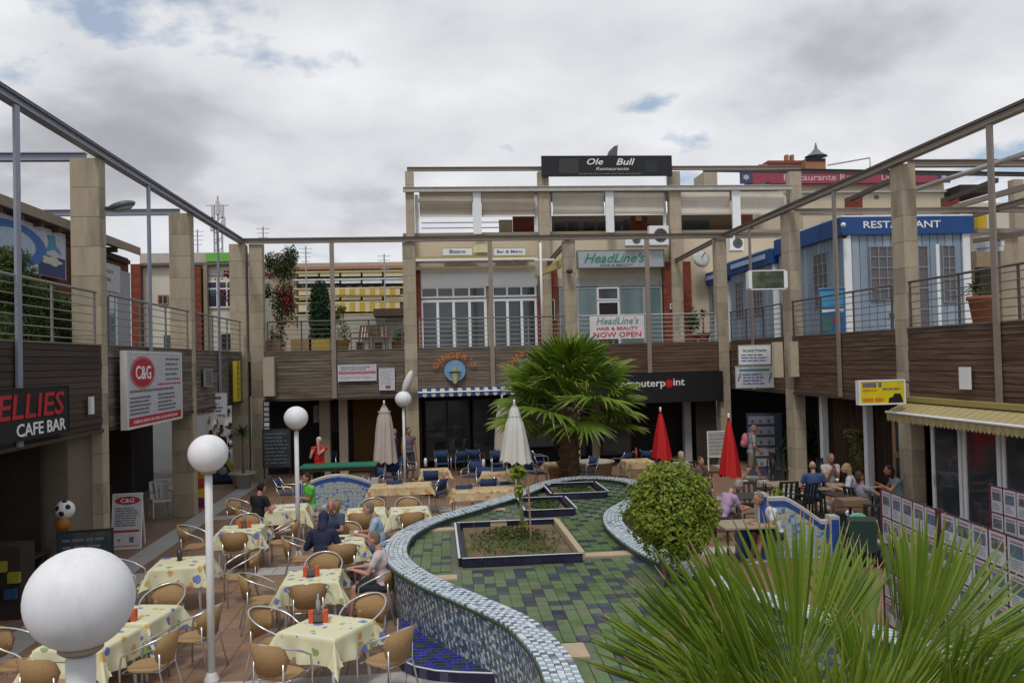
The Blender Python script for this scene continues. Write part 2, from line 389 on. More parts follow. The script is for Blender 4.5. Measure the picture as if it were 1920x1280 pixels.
# wall core
core = MB(); n = len(RIM); CW = .36
for i in range(n-1):
    a, b = RIM[i], RIM[i+1]; na, nb = RN[i], RN[i+1]
    q = [a+na*.05, b+nb*.05, b+nb*(CW-.03), a+na*(CW-.03)]; q0 = [a+na*.19, b+nb*.19, q[2], q[3]]
    core.add([Vector((p.x, p.y, 0)) for p in q0]+[Vector((p.x, p.y, ZR-.035)) for p in q], [(0,1,5,4),(2,3,7,6),(4,5,6,7)])
core.build('basin_wall', mat('basin_core', (.10, .11, .12), .8), pool)
E1 = MB()   # thin dark green edging tube under the rim
E1.tube([Vector((p.x, p.y, ZR-.055))+RN[i]*.005 for i, p in enumerate(RIM)][::2], .022, 6)
E1.tube([Vector((p.x, p.y, ZR-.035))+RN[i]*(CW+.005) for i, p in enumerate(RIM)][::2], .014, 6)
E1.build('green_edging', mat('dark_green_glaze', (.025, .05, .02), .25), pool, True)
st = .066; RS = resample(RIM, st); NS = normals(RS); cap = MB(); rnd = random.Random(3); rows = 5; cw = CW/rows
for i in range(len(RS)-1):
    for r in range(rows):
        a0, a1 = r*cw+.004, (r+1)*cw-.004; g = .07
        p = [RS[i].lerp(RS[i+1], g)+NS[i]*a0, RS[i].lerp(RS[i+1], 1-g)+NS[i+1]*a0, RS[i].lerp(RS[i+1], 1-g)+NS[i+1]*a1, RS[i].lerp(RS[i+1], g)+NS[i]*a1]
        z = ZR+rnd.uniform(-.002, .002)
        cap.k = (0 if (i+r) % 2 else rnd.choice((1, 1, 1, 2))) if rnd.random() < .93 else rnd.choice((0, 3))
        cap.add([Vector((q.x, q.y, ZR-.03)) for q in p]+[Vector((q.x, q.y, z)) for q in p], [(0,4,5,1),(1,5,6,2),(2,6,7,3),(3,7,4,0),(4,7,6,5)])
cap.build('rim_mosaic', MOSB, pool, kind='stuff')
RW2 = resample(RIM, .05); NW2 = normals(RW2); wall = MB(); hr = 17
for i in range(len(RW2)-1):
    mid = RW2[i]
    if mid.y > 17.5 or mid.x > 3: continue
    for r in range(hr):
        z0, z1 = .0+r*.0482+.003, (r+1)*.0482-.002; g = .06
        wall.k = rnd.choice((0, 1, 3, 3, 2, 2)) if rnd.random() < .5 else ((0, 2, 1, 3)[(i+r*2) % 4])
        oo = .028+rnd.uniform(-.002, .002)
        off_ = lambda z: oo+.125*(1-z/.85)
        o0, o1 = off_(z0), off_(z1)
        pa, pb = RW2[i].lerp(RW2[i+1], g), RW2[i].lerp(RW2[i+1], 1-g); na_, nb_ = NW2[i], NW2[i+1]
        A0, B0, B1, A1 = pa+na_*o0, pb+nb_*o0, pb+nb_*o1, pa+na_*o1; A2, B2 = pa+na_*(o1+.02), pb+nb_*(o1+.02)
        wall.add([Vector((A0.x, A0.y, z0)), Vector((B0.x, B0.y, z0)), Vector((B1.x, B1.y, z1)), Vector((A1.x, A1.y, z1)), Vector((A2.x, A2.y, z1)), Vector((B2.x, B2.y, z1))], [(0,3,2,1),(3,4,5,2)])
        continue
        p = [RW2[i].lerp(RW2[i+1], g)+NW2[i]*oo, RW2[i].lerp(RW2[i+1], 1-g)+NW2[i+1]*oo]; q = [RW2[i].lerp(RW2[i+1], g)+NW2[i]*.05, RW2[i].lerp(RW2[i+1], 1-g)+NW2[i+1]*.05]
        wall.add([Vector((p[0].x, p[0].y, z0)), Vector((p[1].x, p[1].y, z0)), Vector((p[1].x, p[1].y, z1)), Vector((p[0].x, p[0].y, z1)), Vector((q[0].x, q[0].y, z1)), Vector((q[1].x, q[1].y, z1))], [(0,3,2,1),(3,4,5,2)])
wall.build('wall_mosaic', MOSB, pool, kind='stuff')
# basin bed and tiles
BED = [(p.x+RN[i].x*(CW-.04), p.y+RN[i].y*(CW-.04)) for i, p in enumerate(RIM)]
bed = MB(); bed.prism([Vector((x, y, ZF-.05)) for x, y in BED], (0, 0, .03)); bed.build('basin_bed', mat('bed_grout', (.12, .13, .09), .9), pool)
WORN = mat('worn_tile', (.115, .15, .08), .6, .25, 5., 0, 0, .4, tint=(.12, .15, .07), obj=.15, dirt=.3)
GT = mat('green_glazed_tile', (.065, .145, .038), .2, .25, 5., 0, 0, .5, tint=(.14, .165, .09), obj=.15, dirt=.3)
GTB = mat('green_glazed_tile_far', (.075, .145, .045), .3, .25, 5., 0, 0, .5, tint=(.13, .16, .08), island=.28, dirt=.25)
NT = mat('navy_glazed_tile', (.020, .024, .065), .2, .3, 5., 0, 0, .5, tint=(.075, .08, .11), obj=.2)
NTB = mat('navy_glazed_tile_far', (.035, .045, .07), .3, .3, 5., 0, 0, .5, island=.3)
BEIGE = mat('bare_screed', (.42, .33, .22), .9, .12, 4., .1)
PLAN = [((.34, 13.05), (2.20, 15.95)), ((1.75, 16.95), (2.70, 18.5)), ((2.55, 18.9), (3.75, 20.5))]
STRIPS = [((-.5, 15.95), (.3, 16.2)), ((-.42, 12.35), (.25, 12.62)), ((2.24, 13.35), (3.2, 13.62)), ((1.3, 8.9), (1.55, 9.35)), ((.3, 18.6), (.3, 18.6)), ((1.3, 7.6), (1.5, 7.9)), ((.75, 17.9), (1.4, 18.1))]
tw, th_ = .155, .20; ang = R(-1); ca, sa = math.cos(ang), math.sin(ang)
tl = []
for i in range(-60, 60):
    for j in range(-25, 110):
        x, y = i*tw, 5.2+j*th_
        xc, yc = (x+tw/2), (y+th_/2); X = 2+(xc-2)*ca-(yc-12)*sa; Y = 12+(xc-2)*sa+(yc-12)*ca
        if not inside(X, Y, BED): continue
        if any(a[0]-.12 < X < b[0]+.12 and a[1]-.14 < Y < b[1]+.14 for a, b in PLAN+STRIPS): continue
        dark = ((i+3*j) % 7 in (0, 3)) if Y < 12.9 and noise.noise(Vector((X*.6, Y*.45, 2))) > -.25 else ((i+3*j) % 7 == 0)
        hsh = noise.noise(Vector((i*1.37, j*1.91, 5)))
        if hsh > .42: dark = not dark
        if Y > 16.3 and X > 1.2: dark = (i+j) % 3 == 0
        w = in_frame(X, Y, ZF); tl.append((w if w else 999, X, Y, dark))
tl.sort()
rotm = Matrix.Rotation(ang, 4, 'Z'); rest = MB()
for k, (w, X, Y, dark) in enumerate(tl):
    if k < 290:
        o = slab_tile('glazed_tile', pool, X-tw/2+.004, Y-th_/2+.004, X+tw/2-.004, Y+th_/2-.004, ZF-.02, ZF, NT if dark else (WORN if noise.noise(Vector((X*1.1, Y*.8, 4)))+rnd.uniform(-.25, .25) > .28 else GT))
        o.rotation_euler = (rnd.uniform(-.004, .004), rnd.uniform(-.004, .004), ang)
    else:
        rest.k = 1 if dark else (2 if noise.noise(Vector((X*1.1, Y*.8, 4)))+rnd.uniform(-.25, .25) > .3 else 0)
        rest.box((-tw/2+.004, -th_/2+.004, ZF-.02), (tw/2-.004, th_/2-.004, ZF+rnd.uniform(-.001, .001)), Matrix.Translation((X, Y, 0)) @ rotm)
rest.build('glazed_tile', [GTB, NTB, WORN], pool, kind='stuff')
for a, b in STRIPS:
    if b[0] > a[0]: BX((a[0], a[1], ZF-.02), (b[0], b[1], ZF+.004)).build('bare_patch', BEIGE, pool)
NAVY = mat('navy_kerb_tile', (.02, .018, .045), .3, .3, 4., obj=.3)
SOIL = mat('dry_soil', (.17, .10, .06), .95, .3, 6., .8, tint=(.07, .09, .03))
for pi, (a, b) in enumerate(PLAN):
    z = ZF+.13
    soil = BX((a[0]+.1, a[1]+.1, ZF-.02), (b[0]-.1, b[1]-.1, ZF+.05)).build('soil', SOIL, pool)
    for (x0, y0), (x1, y1), ax in (((a[0], a[1]), (b[0], a[1]), 0), ((a[0], b[1]), (b[0], b[1]), 0), ((a[0], a[1]), (a[0], b[1]), 1), ((b[0], a[1]), (b[0], b[1]), 1)):
        L_ = (x1-x0) if ax == 0 else (y1-y0); nn = max(1, round(L_/.3)); e = .10
        for k in range(nn):
            t0, t1 = L_*k/nn+.004, L_*(k+1)/nn-.004
            bare = (pi == 0 and ax == 1 and x0 == b[0] and k < nn) or (pi == 0 and y0 == b[1] and k in (2,))
            m_ = BEIGE if bare else NAVY
            if ax == 0: slab_tile('kerb_tile', pool, x0+t0, y0-e/2+.051, x0+t1, y0+e/2+.049, ZF-.01, z, m_)
            else: slab_tile('kerb_tile', pool, x0-e/2, y0+t0+.1, x0+e/2, min(y0+t1+.1, y1-.01), ZF-.01, z, m_)
    ed = MB()
    zz = z+.001
    for p, q in (((a[0], a[1]-.005), (b[0], a[1]+.012)), ((a[0], b[1]-.005), (b[0], b[1]+.012)), ((a[0]-.055, a[1]+.02), (a[0]-.04, b[1]-.02))) + ((((b[0]+.04, a[1]+.02), (b[0]+.055, b[1]-.02)),) if pi else ()):
        ed.box((p[0], p[1]-.018 if q[0]-p[0] > .1 else p[1], zz), (q[0] if q[0]-p[0] > .1 else q[0]+.02, q[1], zz+.008))
    ed.build('white_edge_strip', MOSB[0], pool)
# low blue tiled step on the left of the basin
step = thing('tiled_step', 'low blue and green tiled step at the foot of the mosaic basin wall', 'step', (0, 11.2, 0))
SP = [(-.63, 12.45), (-.62, 11.7), (-.58, 11.05), (-.45, 10.72), (-.2, 10.5), (.15, 10.36), (.6, 10.3), (.72, 9.95)]
PF = [gz(746, 1160, .135), gz(745, 1226, .135), gz(760, 1242, .135), gz(790, 1252, .135), gz(830, 1258, .135), gz(950, 1262, .135)]
top = [Vector((p.x, p.y, .10)) for p in PF] + [Vector((1.0, 10.0, .10)), Vector((.5, 10.95, .10)), Vector((-.05, 11.95, .10)), Vector((-.5, 12.9, .10))]
MB().prism([Vector((p.x, p.y, 0)) for p in top], (0, 0, .12)).build('step_core', mat('step_grout', (.06, .06, .12), .8), step)
BT = mat('cobalt_tile', (.028, .025, .24), .25, .25, 6., obj=.35); BG = mat('bottle_green_tile', (.02, .05, .05), .25, .25, 6., obj=.3)
tp = [(p.x, p.y) for p in top]; s_ = .115
for i in range(-8, 14):
    for j in range(80, 118):
        x, y = i*s_+(.05 if j % 2 else 0), j*s_
        if all(inside(x+u, y+v, tp) for u in (.01, s_-.01) for v in (.01, s_-.01)):
            slab_tile('step_tile', step, x+.003, y+.003, x+s_-.003, y+s_-.003, .119, .131, BG if (i+j*2) % 5 in (0, 2) and y < 11.9 else BT)
path = resample([Vector((p.x, p.y, 0)) for p in PF], .28)
for a, b in zip(path[:-1], path[1:]):
    d = (b-a).normalized(); nrm = Vector((d.y, -d.x, 0)); g = d*.004
    MB().prism([a+g, b-g, b-g+nrm*.012, a+g+nrm*.012], (0, 0, .125)).build('riser_tile', NAVY, step)
MB().tube([p+Vector((0, 0, .135)) for p in path], .011, 6).build('white_nosing', MOSB[0], step)
# ================================================================ the three wings
def grid_window(name, parent, x0, z0, x1, z1, y, nx, nz, bar=.05, fm=WHITE, gm=GLASS, depth=.06, zs=None, label=None):
    f = MB(); xs = [x0+(x1-x0)*i/nx for i in range(nx+1)]; zz = zs or [z0+(z1-z0)*j/nz for j in range(nz+1)]
    for x in xs: f.box((x-bar/2, y-depth, z0-bar/2), (x+bar/2, y, z1+bar/2))
    for z in zz:
        for a, b in zip(xs[:-1], xs[1:]): f.box((a+bar/2, y-depth+.003, z-bar/2), (b-bar/2, y-.003, z+bar/2))
    w = f.build(name, fm, parent, label=label)
    for a, b in zip(xs[:-1], xs[1:]):
        for c, d in zip(zz[:-1], zz[1:]):
            BX((a+bar/2, y-depth*.5, c+bar/2), (b-bar/2, y-depth*.5+.008, d-bar/2)).build('pane', gm, w)
    return w
def column(root, x0, x1, y0, y1, z0, z1, h=.56, m=None, name='column'):
    m = m or CONC
    c = BX((x0+.012, y0+.012, z0), (x1-.012, y1-.012, z1-.01)).build(name, mat('column_joint', (.13, .11, .085), .95), root)
    nb = max(1, round((z1-z0)/h)); hh = (z1-z0)/nb; w, d = (x1-x0)/2, (y1-y0)/2; e = .012
    key = ('blk', round(w, 3), round(d, 3), round(hh, 3), m.name)
    if key not in MATS:
        q = [(-w, -d), (w, -d), (w, d), (-w, d)]; qi = [(-w+e, -d), (w-e, -d), (w, -d+e), (w, d-e), (w-e, d), (-w+e, d), (-w, d-e), (-w, -d+e)]
        vs = [(a, b, z) for z in (0, hh-.008) for a, b in qi]
        fs = [tuple(range(8))[::-1], tuple(range(8, 16))]+[(i, (i+1) % 8, (i+1) % 8+8, i+8) for i in range(8)]
        me = bpy.data.meshes.new('block'); me.from_pydata(vs, [], fs); me.materials.append(m); MATS[key] = me
    off = root.location.copy()
    for i in range(nb):
        o = bpy.data.objects.new('block', MATS[key]); COL.objects.link(o); o.parent = c; o.location = Vector(((x0+x1)/2, (y0+y1)/2, z0+i*hh))-off
    return c
def hbeam(root, p0, p1, w, h, m, name='steel_beam'):
    b = MB(); p0, p1 = Vector(p0), Vector(p1); up_ = Vector((0, 0, 1))
    b.bar(p0+up_*(h/2-.01), p1+up_*(h/2-.01), w, .02); b.bar(p0-up_*(h/2-.01), p1-up_*(h/2-.01), w, .02); b.bar(p0, p1, w*.35, h-.04)
    return b.build(name, m, root)
def planks(root, x0, x1, z0, z1, y, m, n=14, seed=0, split=1):
    rnd = random.Random(seed); hh = (z1-z0)/n
    for i in range(n):
        cuts = [x0]+sorted(x0+(x1-x0)*((k+1)/split+rnd.uniform(-.12, .12)/split) for k in range(split-1))+[x1]
        for a, b in zip(cuts[:-1], cuts[1:]):
            o_ = rnd.uniform(-.009, .006); t = rnd.uniform(-.004, .004)
            vs = [(a+.003, y+o_, z0+i*hh+.006), (b-.003, y+o_+t, z0+i*hh+.006+t*.5), (b-.003, y+o_+t, z0+(i+1)*hh-.004), (a+.003, y+o_, z0+(i+1)*hh-.004)]
            MB().add([(p[0], p[1]+.03, p[2]) for p in vs]+vs, [(4,5,6,7),(4,0,1,5),(5,1,2,6),(6,2,3,7),(7,3,0,4)]).build('plank', m, root)
def rails(name, label, x0, x1, z0, z1, n=6, posts=3, m=RAIL, group='balcony railings', over=.0):
    r = thing(name, label, 'railing', (0, 0, 0), group)
    MB().tube([(x0-over, 0, z1), (x1+over, 0, z1)], .026, 8).build('handrail', m, r, True)
    for i in range(n):
        z = z0+.08+(z1-z0-.2)*i/(n-1)
        MB().tube([(x0, 0, z), (x1, 0, z)], .011, 6).build('rail_bar', m, r)
    for k in range(posts+1):
        x = x0+(x1-x0)*k/posts; BX((x-.025, .015, z0), (x+.025, .045, z1-.02)).build('rail_post', m, r)
    return r
ZT, ZB, ZC = 4.37, 2.78, 8.02
def wing(name, label, loc, rz, s0, s1, cols, posts, wood, steel, edge, slabd, bays):
    r = thing(name, label, 'arcade', (0, 0, 0))
    # slab, soffit, edge beams
    BX((s0, .06, ZT-.30), (s1, slabd, ZT-.02)).build('terrace_slab', TAN, r)
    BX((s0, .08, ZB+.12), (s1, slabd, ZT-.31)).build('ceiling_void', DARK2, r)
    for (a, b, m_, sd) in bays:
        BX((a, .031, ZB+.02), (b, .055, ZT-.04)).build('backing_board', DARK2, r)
        planks(r, a, b, ZB, ZT, 0, m_, 14, sd, 1)
        BX((a, -.03, ZB-.07), (b, .12, ZB-.004)).build('lower_edge_beam', mat('brown_edge_beam', (.06, .042, .03), .8), r)
        BX((a, -.02, ZT+.002), (b, .14, ZT+.03)).build('coping', mat('grey_coping', (.16, .15, .135), .8), r)
    for (x0, x1, y0, y1) in cols: column(r, x0, x1, y0, y1, 0, ZC)
    for x in posts: BX((x-.075, -.075, ZB-.02), (x+.075, -.032, ZC-.002)).build('steel_post', steel, r); 
    hbeam(r, (s0, .0, ZC+.09), (s1, .0, ZC+.09), .18, .15, steel)
    BX((s0, -.10, ZC+.168), (s1, .10, ZC+.182)).build('beam_cap', edge, r)
    return r
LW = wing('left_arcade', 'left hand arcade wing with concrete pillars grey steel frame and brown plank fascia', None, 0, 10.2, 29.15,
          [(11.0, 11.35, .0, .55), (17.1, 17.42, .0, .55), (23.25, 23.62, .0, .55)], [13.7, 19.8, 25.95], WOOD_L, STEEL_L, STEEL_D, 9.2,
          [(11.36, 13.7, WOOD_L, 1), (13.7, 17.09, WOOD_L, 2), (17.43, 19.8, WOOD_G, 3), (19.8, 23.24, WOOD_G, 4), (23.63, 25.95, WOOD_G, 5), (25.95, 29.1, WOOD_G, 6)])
for s, z in ((17.26, ZC+.05), (23.4, ZC+.05)): hbeam(LW, (s, .3, z), (s, 8, z), .16, .16, STEEL_L, 'cross_beam')
# left ground floor shopfronts  (local x = world Y, local y = depth behind the face)
grid_window('shop_window', LW, 11.2, .85, 15.6, 2.6, 1.35, 2, 1, .07, mat('taupe_frame', (.25, .23, .2), .6), GLASS)
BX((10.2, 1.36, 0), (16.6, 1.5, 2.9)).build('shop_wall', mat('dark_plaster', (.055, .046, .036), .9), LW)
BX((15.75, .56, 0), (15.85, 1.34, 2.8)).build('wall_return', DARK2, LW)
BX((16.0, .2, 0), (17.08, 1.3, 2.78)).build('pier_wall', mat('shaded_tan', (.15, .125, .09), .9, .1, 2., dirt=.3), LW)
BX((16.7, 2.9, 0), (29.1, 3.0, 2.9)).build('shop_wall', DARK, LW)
grid_window('shop_window', LW, 17.6, .1, 23.2, 2.5, 2.88, 5, 2, .06, mat('maroon_frame', (.06, .015, .012), .5), GLASS)
BX((17.5, 2.0, 0), (23.3, 2.06, .95)).build('maroon_panel', mat('maroon_panel', (.05, .012, .012), .7, .3, 3.), LW)
BX((23.3, 1.6, 0), (23.5, 2.88, 2.8)).build('wall_return', DARK2, LW)
put(LW, (-6.4, 0, 0), R(90))
RW = wing('right_arcade', 'right hand arcade wing with concrete pillars brown steel frame and dark plank fascia', None, 0, -29.2, -9.6,
          [(-12.35, -11.85, 0, .32), (-18.35, -17.85, 0, .32), (-24.5, -23.9, 0, .34)], [-14.78, -20.95, -26.85], WOOD_R, STEEL_R, STEEL_D, 11.5,
          [(-11.84, -9.6, WOOD_R, 11), (-14.78, -12.36, WOOD_R, 12), (-17.84, -14.78, WOOD_R, 13), (-20.95, -18.36, WOOD_R, 14), (-23.89, -20.95, WOOD_R, 15), (-26.85, -24.51, WOOD_R, 16), (-29.1, -26.85, WOOD_R, 17)])
for s, z in ((-18.1, ZC+.05), (-24.2, ZC+.05), (-29.1, ZC+.05)): hbeam(RW, (s, .3, z), (s, 11, z), .16, .16, STEEL_R, 'cross_beam')
hbeam(RW, (-29, 6.6, 8.1), (-9.7, 6.6, 8.1), .16, .16, STEEL_R, 'cross_beam')
# right ground floor: glazed café front
BX((-24.4, .9, 0), (-9.6, 1.0, 2.9)).build('shop_wall', DARK2, RW)
for k, s in enumerate((-23.4, -20.9, -19.05)):
    BX((s-.09, .55, 0), (s+.09, .72, 2.72)).build('white_post', WHITE, RW)
for k in range(24):
    s = -23.2+k*.19
    BX((s, .82, 0), (s+.17, .86, 2.7)).build('curtain_slat', mat('dark_curtain', (.045, .022, .010), .9, .3, 3., obj=.5), RW)
BX((-18.9, .15, 0), (-17.9, .22, 2.6)).build('timber_panel', mat('pale_timber', (.17, .12, .07), .8, .2, 3., stretch=(1, 1, .2)), RW)
w_ = grid_window('glazed_door', RW, -17.45, .03, -16.5, 2.35, .3, 1, 1, .1, WHITE, GLASS)
MB().tube([(-17.35, .2, 1.0), (-17.35, .2, 1.25)], .012, 6).build('door_handle', ALU, w_)
grid_window('glazed_door', RW, -16.35, .03, -15.3, 2.35, .3, 1, 1, .1, WHITE, GLASS)
grid_window('shop_window', RW, -15.15, .9, -12.4, 2.35, .3, 2, 1, .08, WHITE, GLASS)
BX((-15.15, .22, 0), (-12.4, .32, .85)).build('green_panel', mat('dark_green_panel', (.015, .06, .05), .6), RW)
BX((-29.1, 3.2, 0), (-24.5, 3.3, 2.9)).build('shop_wall', DARK, RW)
put(RW, (10.33, 0, 0), R(-90))
CW_ = wing('rear_arcade', 'rear arcade wing facing the viewer with concrete pillars and plank fascia behind the palm', None, 0, -6.5, 10.6,
           [(-6.16, -5.72, 0, .4), (-6.78, -6.26, -.12, .35), (-1.03, -.59, 0, .4), (4.53, 4.95, 0, .4), (9.98, 10.36, 0, .4)], [-3.40, 1.97, 7.47], WOOD_G, STEEL_R, STEEL_D, 5.4,
           [(-5.71, -3.4, WOOD_G, 21), (-3.4, -1.04, WOOD_G, 22), (-.58, 1.97, WOOD_G, 23), (1.97, 4.52, WOOD_G, 24), (4.96, 7.47, WOOD_R, 25), (7.47, 9.97, WOOD_R, 26)])
for s in (-.8, 4.74, 10.1): hbeam(CW_, (s, .3, ZC+.0), (s, 5.4, ZC-.15), .14, .14, STEEL_R, 'cross_beam')
BX((-6.5, 2.2, 0), (10.4, 2.3, 2.9)).build('shop_wall', DARK, CW_); BX((10.41, 1.2, 0), (19, 1.3, 2.9)).build('shop_wall', DARK, CW_); BX((10.61, .2, 2.92), (19, 5.4, ZT-.02)).build('terrace_slab', TAN, CW_)
BX((-3.0, 2.05, 0), (-1.2, 2.18, 2.7)).build('ochre_wall', mat('ochre_wall', (.10, .05, .012), .9, .3), CW_)
BX((-4.05, .9, 0), (-3.7, 1.3, 2.78)).build('inner_pier', TAN, CW_); BX((-3.45, 1.5, 0), (-3.15, 1.8, 2.78)).build('inner_pier', CREAM, CW_)
BX((-.58, .5, 0), (-.52, 2.1, 2.78)).build('red_timber', mat('dark_red_timber', (.06, .018, .012), .8), CW_)
for a, b in ((-.4, 1.2), (1.35, 2.6), (5.0, 7.2)):
    grid_window('shop_window', CW_, a, .3, b, 2.5, 2.0, 2, 2, .05, mat('dark_frame', (.03, .02, .016), .6), GLASS)
BX((2.7, 1.9, .7), (4.3, 2.0, 1.9)).build('grey_screen', mat('grey_screen', (.10, .105, .115), .6), CW_)
BX((5.6, 1.2, 0), (5.85, 1.4, 2.75)).build('inner_pier', TAN, CW_)
BX((8.9, .8, 0), (9.15, 1.1, 2.4)).build('inner_pier', GREYP, CW_); BX((9.2, .4, 0), (9.95, .45, 2.3)).build('dark_door', DARK2, CW_)
put(CW_, (0, 29.3, 0), 0)
# small pale concrete brackets where the wings meet
for lab, a, b in (('pale concrete bracket box beside the left corner pillar', (-5.70, 29.0, 2.9), (-5.35, 29.28, 4.2)), ('pale concrete bracket box left of the middle right hand pillar', (gy(1450, 680, 23.6).x, 23.5, gy(1460, 707, 23.6).z), (gy(1466, 680, 23.6).x, 23.68, gy(1460, 641, 23.6).z)), ('pale concrete bracket box right of the middle right hand pillar', (gy(1480, 680, 23.6).x, 23.5, gy(1490, 706, 23.6).z), (gy(1499, 680, 23.6).x, 23.68, gy(1490, 640, 23.6).z))):
    tag(MB().box(a, b).build('wall_bracket', mat('pale_concrete', (.46, .39, .29), .9, .1, 4.), None), lab, 'bracket')
# railings on the wings
def side_rail(label, y0, y1, side):
    if side < 0: r = rails('railing', label, y0, y1, ZT+.03, 5.38); put(r, (-6.38, 0, 0), R(90))
    else: r = rails('railing', label, -y1, -y0, ZT+.03, 5.38, m=mat('dark_rail_steel', (.10, .085, .075), .5)); put(r, (10.31, 0, 0), R(-90))
side_rail('grey balcony railing in front of the hedge on the left', 11.4, 16.8, -1)
side_rail('grey balcony railing above the red circle sign', 17.5, 22.9, -1)
side_rail('grey balcony railing at the far end of the left wing', 23.7, 28.9, -1)
side_rail('brown balcony railing in front of the terracotta pot', 12.5, 17.7, 1)
side_rail('brown balcony railing in front of the blue restaurant kiosk', 18.45, 23.8, 1)
side_rail('brown balcony railing at the far end of the right wing', 24.6, 29.0, 1)
for lab, a, b, m_ in (('brown balcony railing in front of the climbing flowers', -5.6, -1.1, mat('dark_rail_steel', (.10, .085, .075), .5)), ('balcony railing in front of the white framed doors', -.5, 4.5, RAIL), ('pale balcony railing carrying the white hair salon banner', 5.0, 9.9, mat('pale_rail', (.45, .45, .44), .45))):
    r = rails('railing', lab, a, b, ZT+.03, 5.38, m=m_, posts=4); put(r, (0, 29.33, 0), 0)
# ================================================================ upper building behind the rear arcade
YU = 34.8
def U(px, py, Y=YU): p = gy(px, py, Y); return p.x, p.z
UB = thing('restaurant_building', 'cream three level restaurant building with roof terrace pergola behind the rear arcade', 'building', (4.5, YU, 0))
def ub(name, m, x0, y0, x1, y1, Y=YU, d=.2, parent=None):
    a, b, c, e = ry(x0, y0, x1, y1, Y); return BX((a, Y, b), (c, Y+d, e)).build(name, m, parent or UB)
def ubw(name, x0, y0, x1, y1, nx, nz, Y=YU, **k):
    a, b, c, e = ry(x0, y0, x1, y1, Y); return grid_window(name, UB, a, b, c, e, Y, nx, nz, **k)
XU0, XU1 = U(757, 440)[0], U(1500, 440)[0]
ZR3 = U(1100, 437)[1]           # third level floor
BX((XU0, YU+.35, ZT), (XU1, YU+9, ZR3-.02)).build('wall', CREAM, UB)
BX((XU0-.05, YU+.3, ZR3), (XU1+.05, YU+9, ZR3+.12)).build('roof_terrace', TAN, UB)
# lower part of the facade: door bay, salon front, brick piers (a narrow step proud of the wall)
x0, z0, x1, z1 = ry(788, 508, 1008, 536, YU); 
BX((x0, YU+.1, z0), (x1, YU+.34, z1)).build('shutter_box', WHITE, UB)
x0, z0, x1, z1 = ry(791, 536, 1006, 660, YU); zz = [ZT+.05, z0+(z1-z0)*.83, z1-.03]; zz[1] = U(900, 557)[1]
for k in range(2):
    xa, xb = (x0, U(913, 590)[0]-.05) if k == 0 else (U(923, 590)[0]+.05, x1)
    grid_window('white_french_window', UB, xa, ZT+.05, xb, zz[1]-.12, YU+.18, 4 if k == 0 else 3, 1, .11, WHITE, GLASS)
    grid_window('transom_window', UB, xa, zz[1]+.03, xb, zz[2], YU+.18, 4 if k == 0 else 3, 1, .08, WHITE, GLASS)
def brick_pier(parent, x0, x1, y0, y1, z0, z1, seed=0, bw=.25, bh=.085):
    BX((x0+.01, y0+.01, z0), (x1-.01, y1, z1)).build('brick_pier', MORT, parent)
    mb = MB(); r = 0; z = z0
    while z < z1-.03:
        x = x0-(bw/2 if r % 2 else 0)
        while x < x1-.01:
            a, b = max(x, x0), min(x+bw-.012, x1)
            if b-a > .02: mb.box((a, y0, z), (b, y0+.03, min(z+bh-.012, z1)))
            x += bw
        z += bh; r += 1
    mb.build('brick', mat('red_bricks', (.21, .05, .028), .9, .15, 8., island=.25), parent, kind='stuff')
for a, b, c, d_, sd in ((777, 505, 790, 660, 1), (1008, 560, 1045, 660, 2), (1022, 500, 1046, 560, 3), (1246, 490, 1298, 660, 4)):
    x0, z0, x1, z1 = ry(a, b, c, d_, YU); brick_pier(UB, x0, x1, YU+.05, YU+.34, max(ZT, z0), z1, sd)
# salon shopfront
x0, z0, x1, z1 = ry(1048, 520, 1246, 660, YU)
BX((x0, YU+.2, z1-.35), (x1, YU+.33, z1+.02)).build('shutter_box', mat('grey_shutter', (.30, .30, .29), .5), UB)
xs = [U(v, 590)[0] for v in (1050, 1084, 1122, 1163, 1210, 1244)]
for k, (a, b) in enumerate(zip(xs[:-1], xs[1:])):
    if k == 2: grid_window('salon_door', UB, a+.03, ZT+.05, b-.03, z1-1.0, YU+.2, 1, 1, .07, WHITE, DARK); grid_window('transom_window', UB, a+.03, z1-.9, b-.03, z1-.42, YU+.2, 1, 1, .06, WHITE, GLASS)
    else: grid_window('salon_window', UB, a+.03, ZT+.05, b-.03, z1-.42, YU+.2, 1, 1, .05, GREYP, GLASS2)
# third level
for i, (a, b) in enumerate(((761, 777), (1010, 1030), (1255, 1276), (1481, 1503))):
    xa, xb = U(a, 400)[0], U(b, 400)[0]; column(UB, xa, xb, YU-.1, YU+.3, ZT, U(a, 322)[1], .58, name='column')
ztop = U(900, 321)[1]
for a, b in ((763, 1016), (1260, 1502)): hbeam(UB, (U(a, 321)[0], YU+.05, ztop+.1), (U(b, 321)[0], YU+.05, ztop+.1), .16, .16, STEEL_R)
zb = U(1000, 356)[1]
hbeam(UB, (U(756, 356)[0], YU-.2, zb), (U(1480, 350)[0], YU-.2, zb), .14, .2, mat('pale_beam', (.42, .40, .37), .6), 'awning_rail')
hbeam(UB, (U(780, 350)[0], YU+3.5, zb+.25), (U(1480, 350)[0], YU+3.5, zb+.25), .14, .14, mat('rust_beam', (.16, .11, .08), .7), 'awning_rail')
for a, b in ((887, 902), (1135, 1150), (1372, 1387)):
    xa, xb = U(a, 400)[0], U(b, 400)[0]; BX((xa, YU-.12, ZR3), (xb, YU+.0, zb-.11)).build('white_post', WHITE, UB)
for a, b in ((778, 785), (1003, 1010), (1030, 1036), (1247, 1253), (1270, 1277), (1474, 1480)):
    xa, xb = U(a, 400)[0], U(b, 400)[0]; BX((xa, YU+.31, ZR3), (xb, YU+.37, zb-.11)).build('white_post', WHITE, UB)
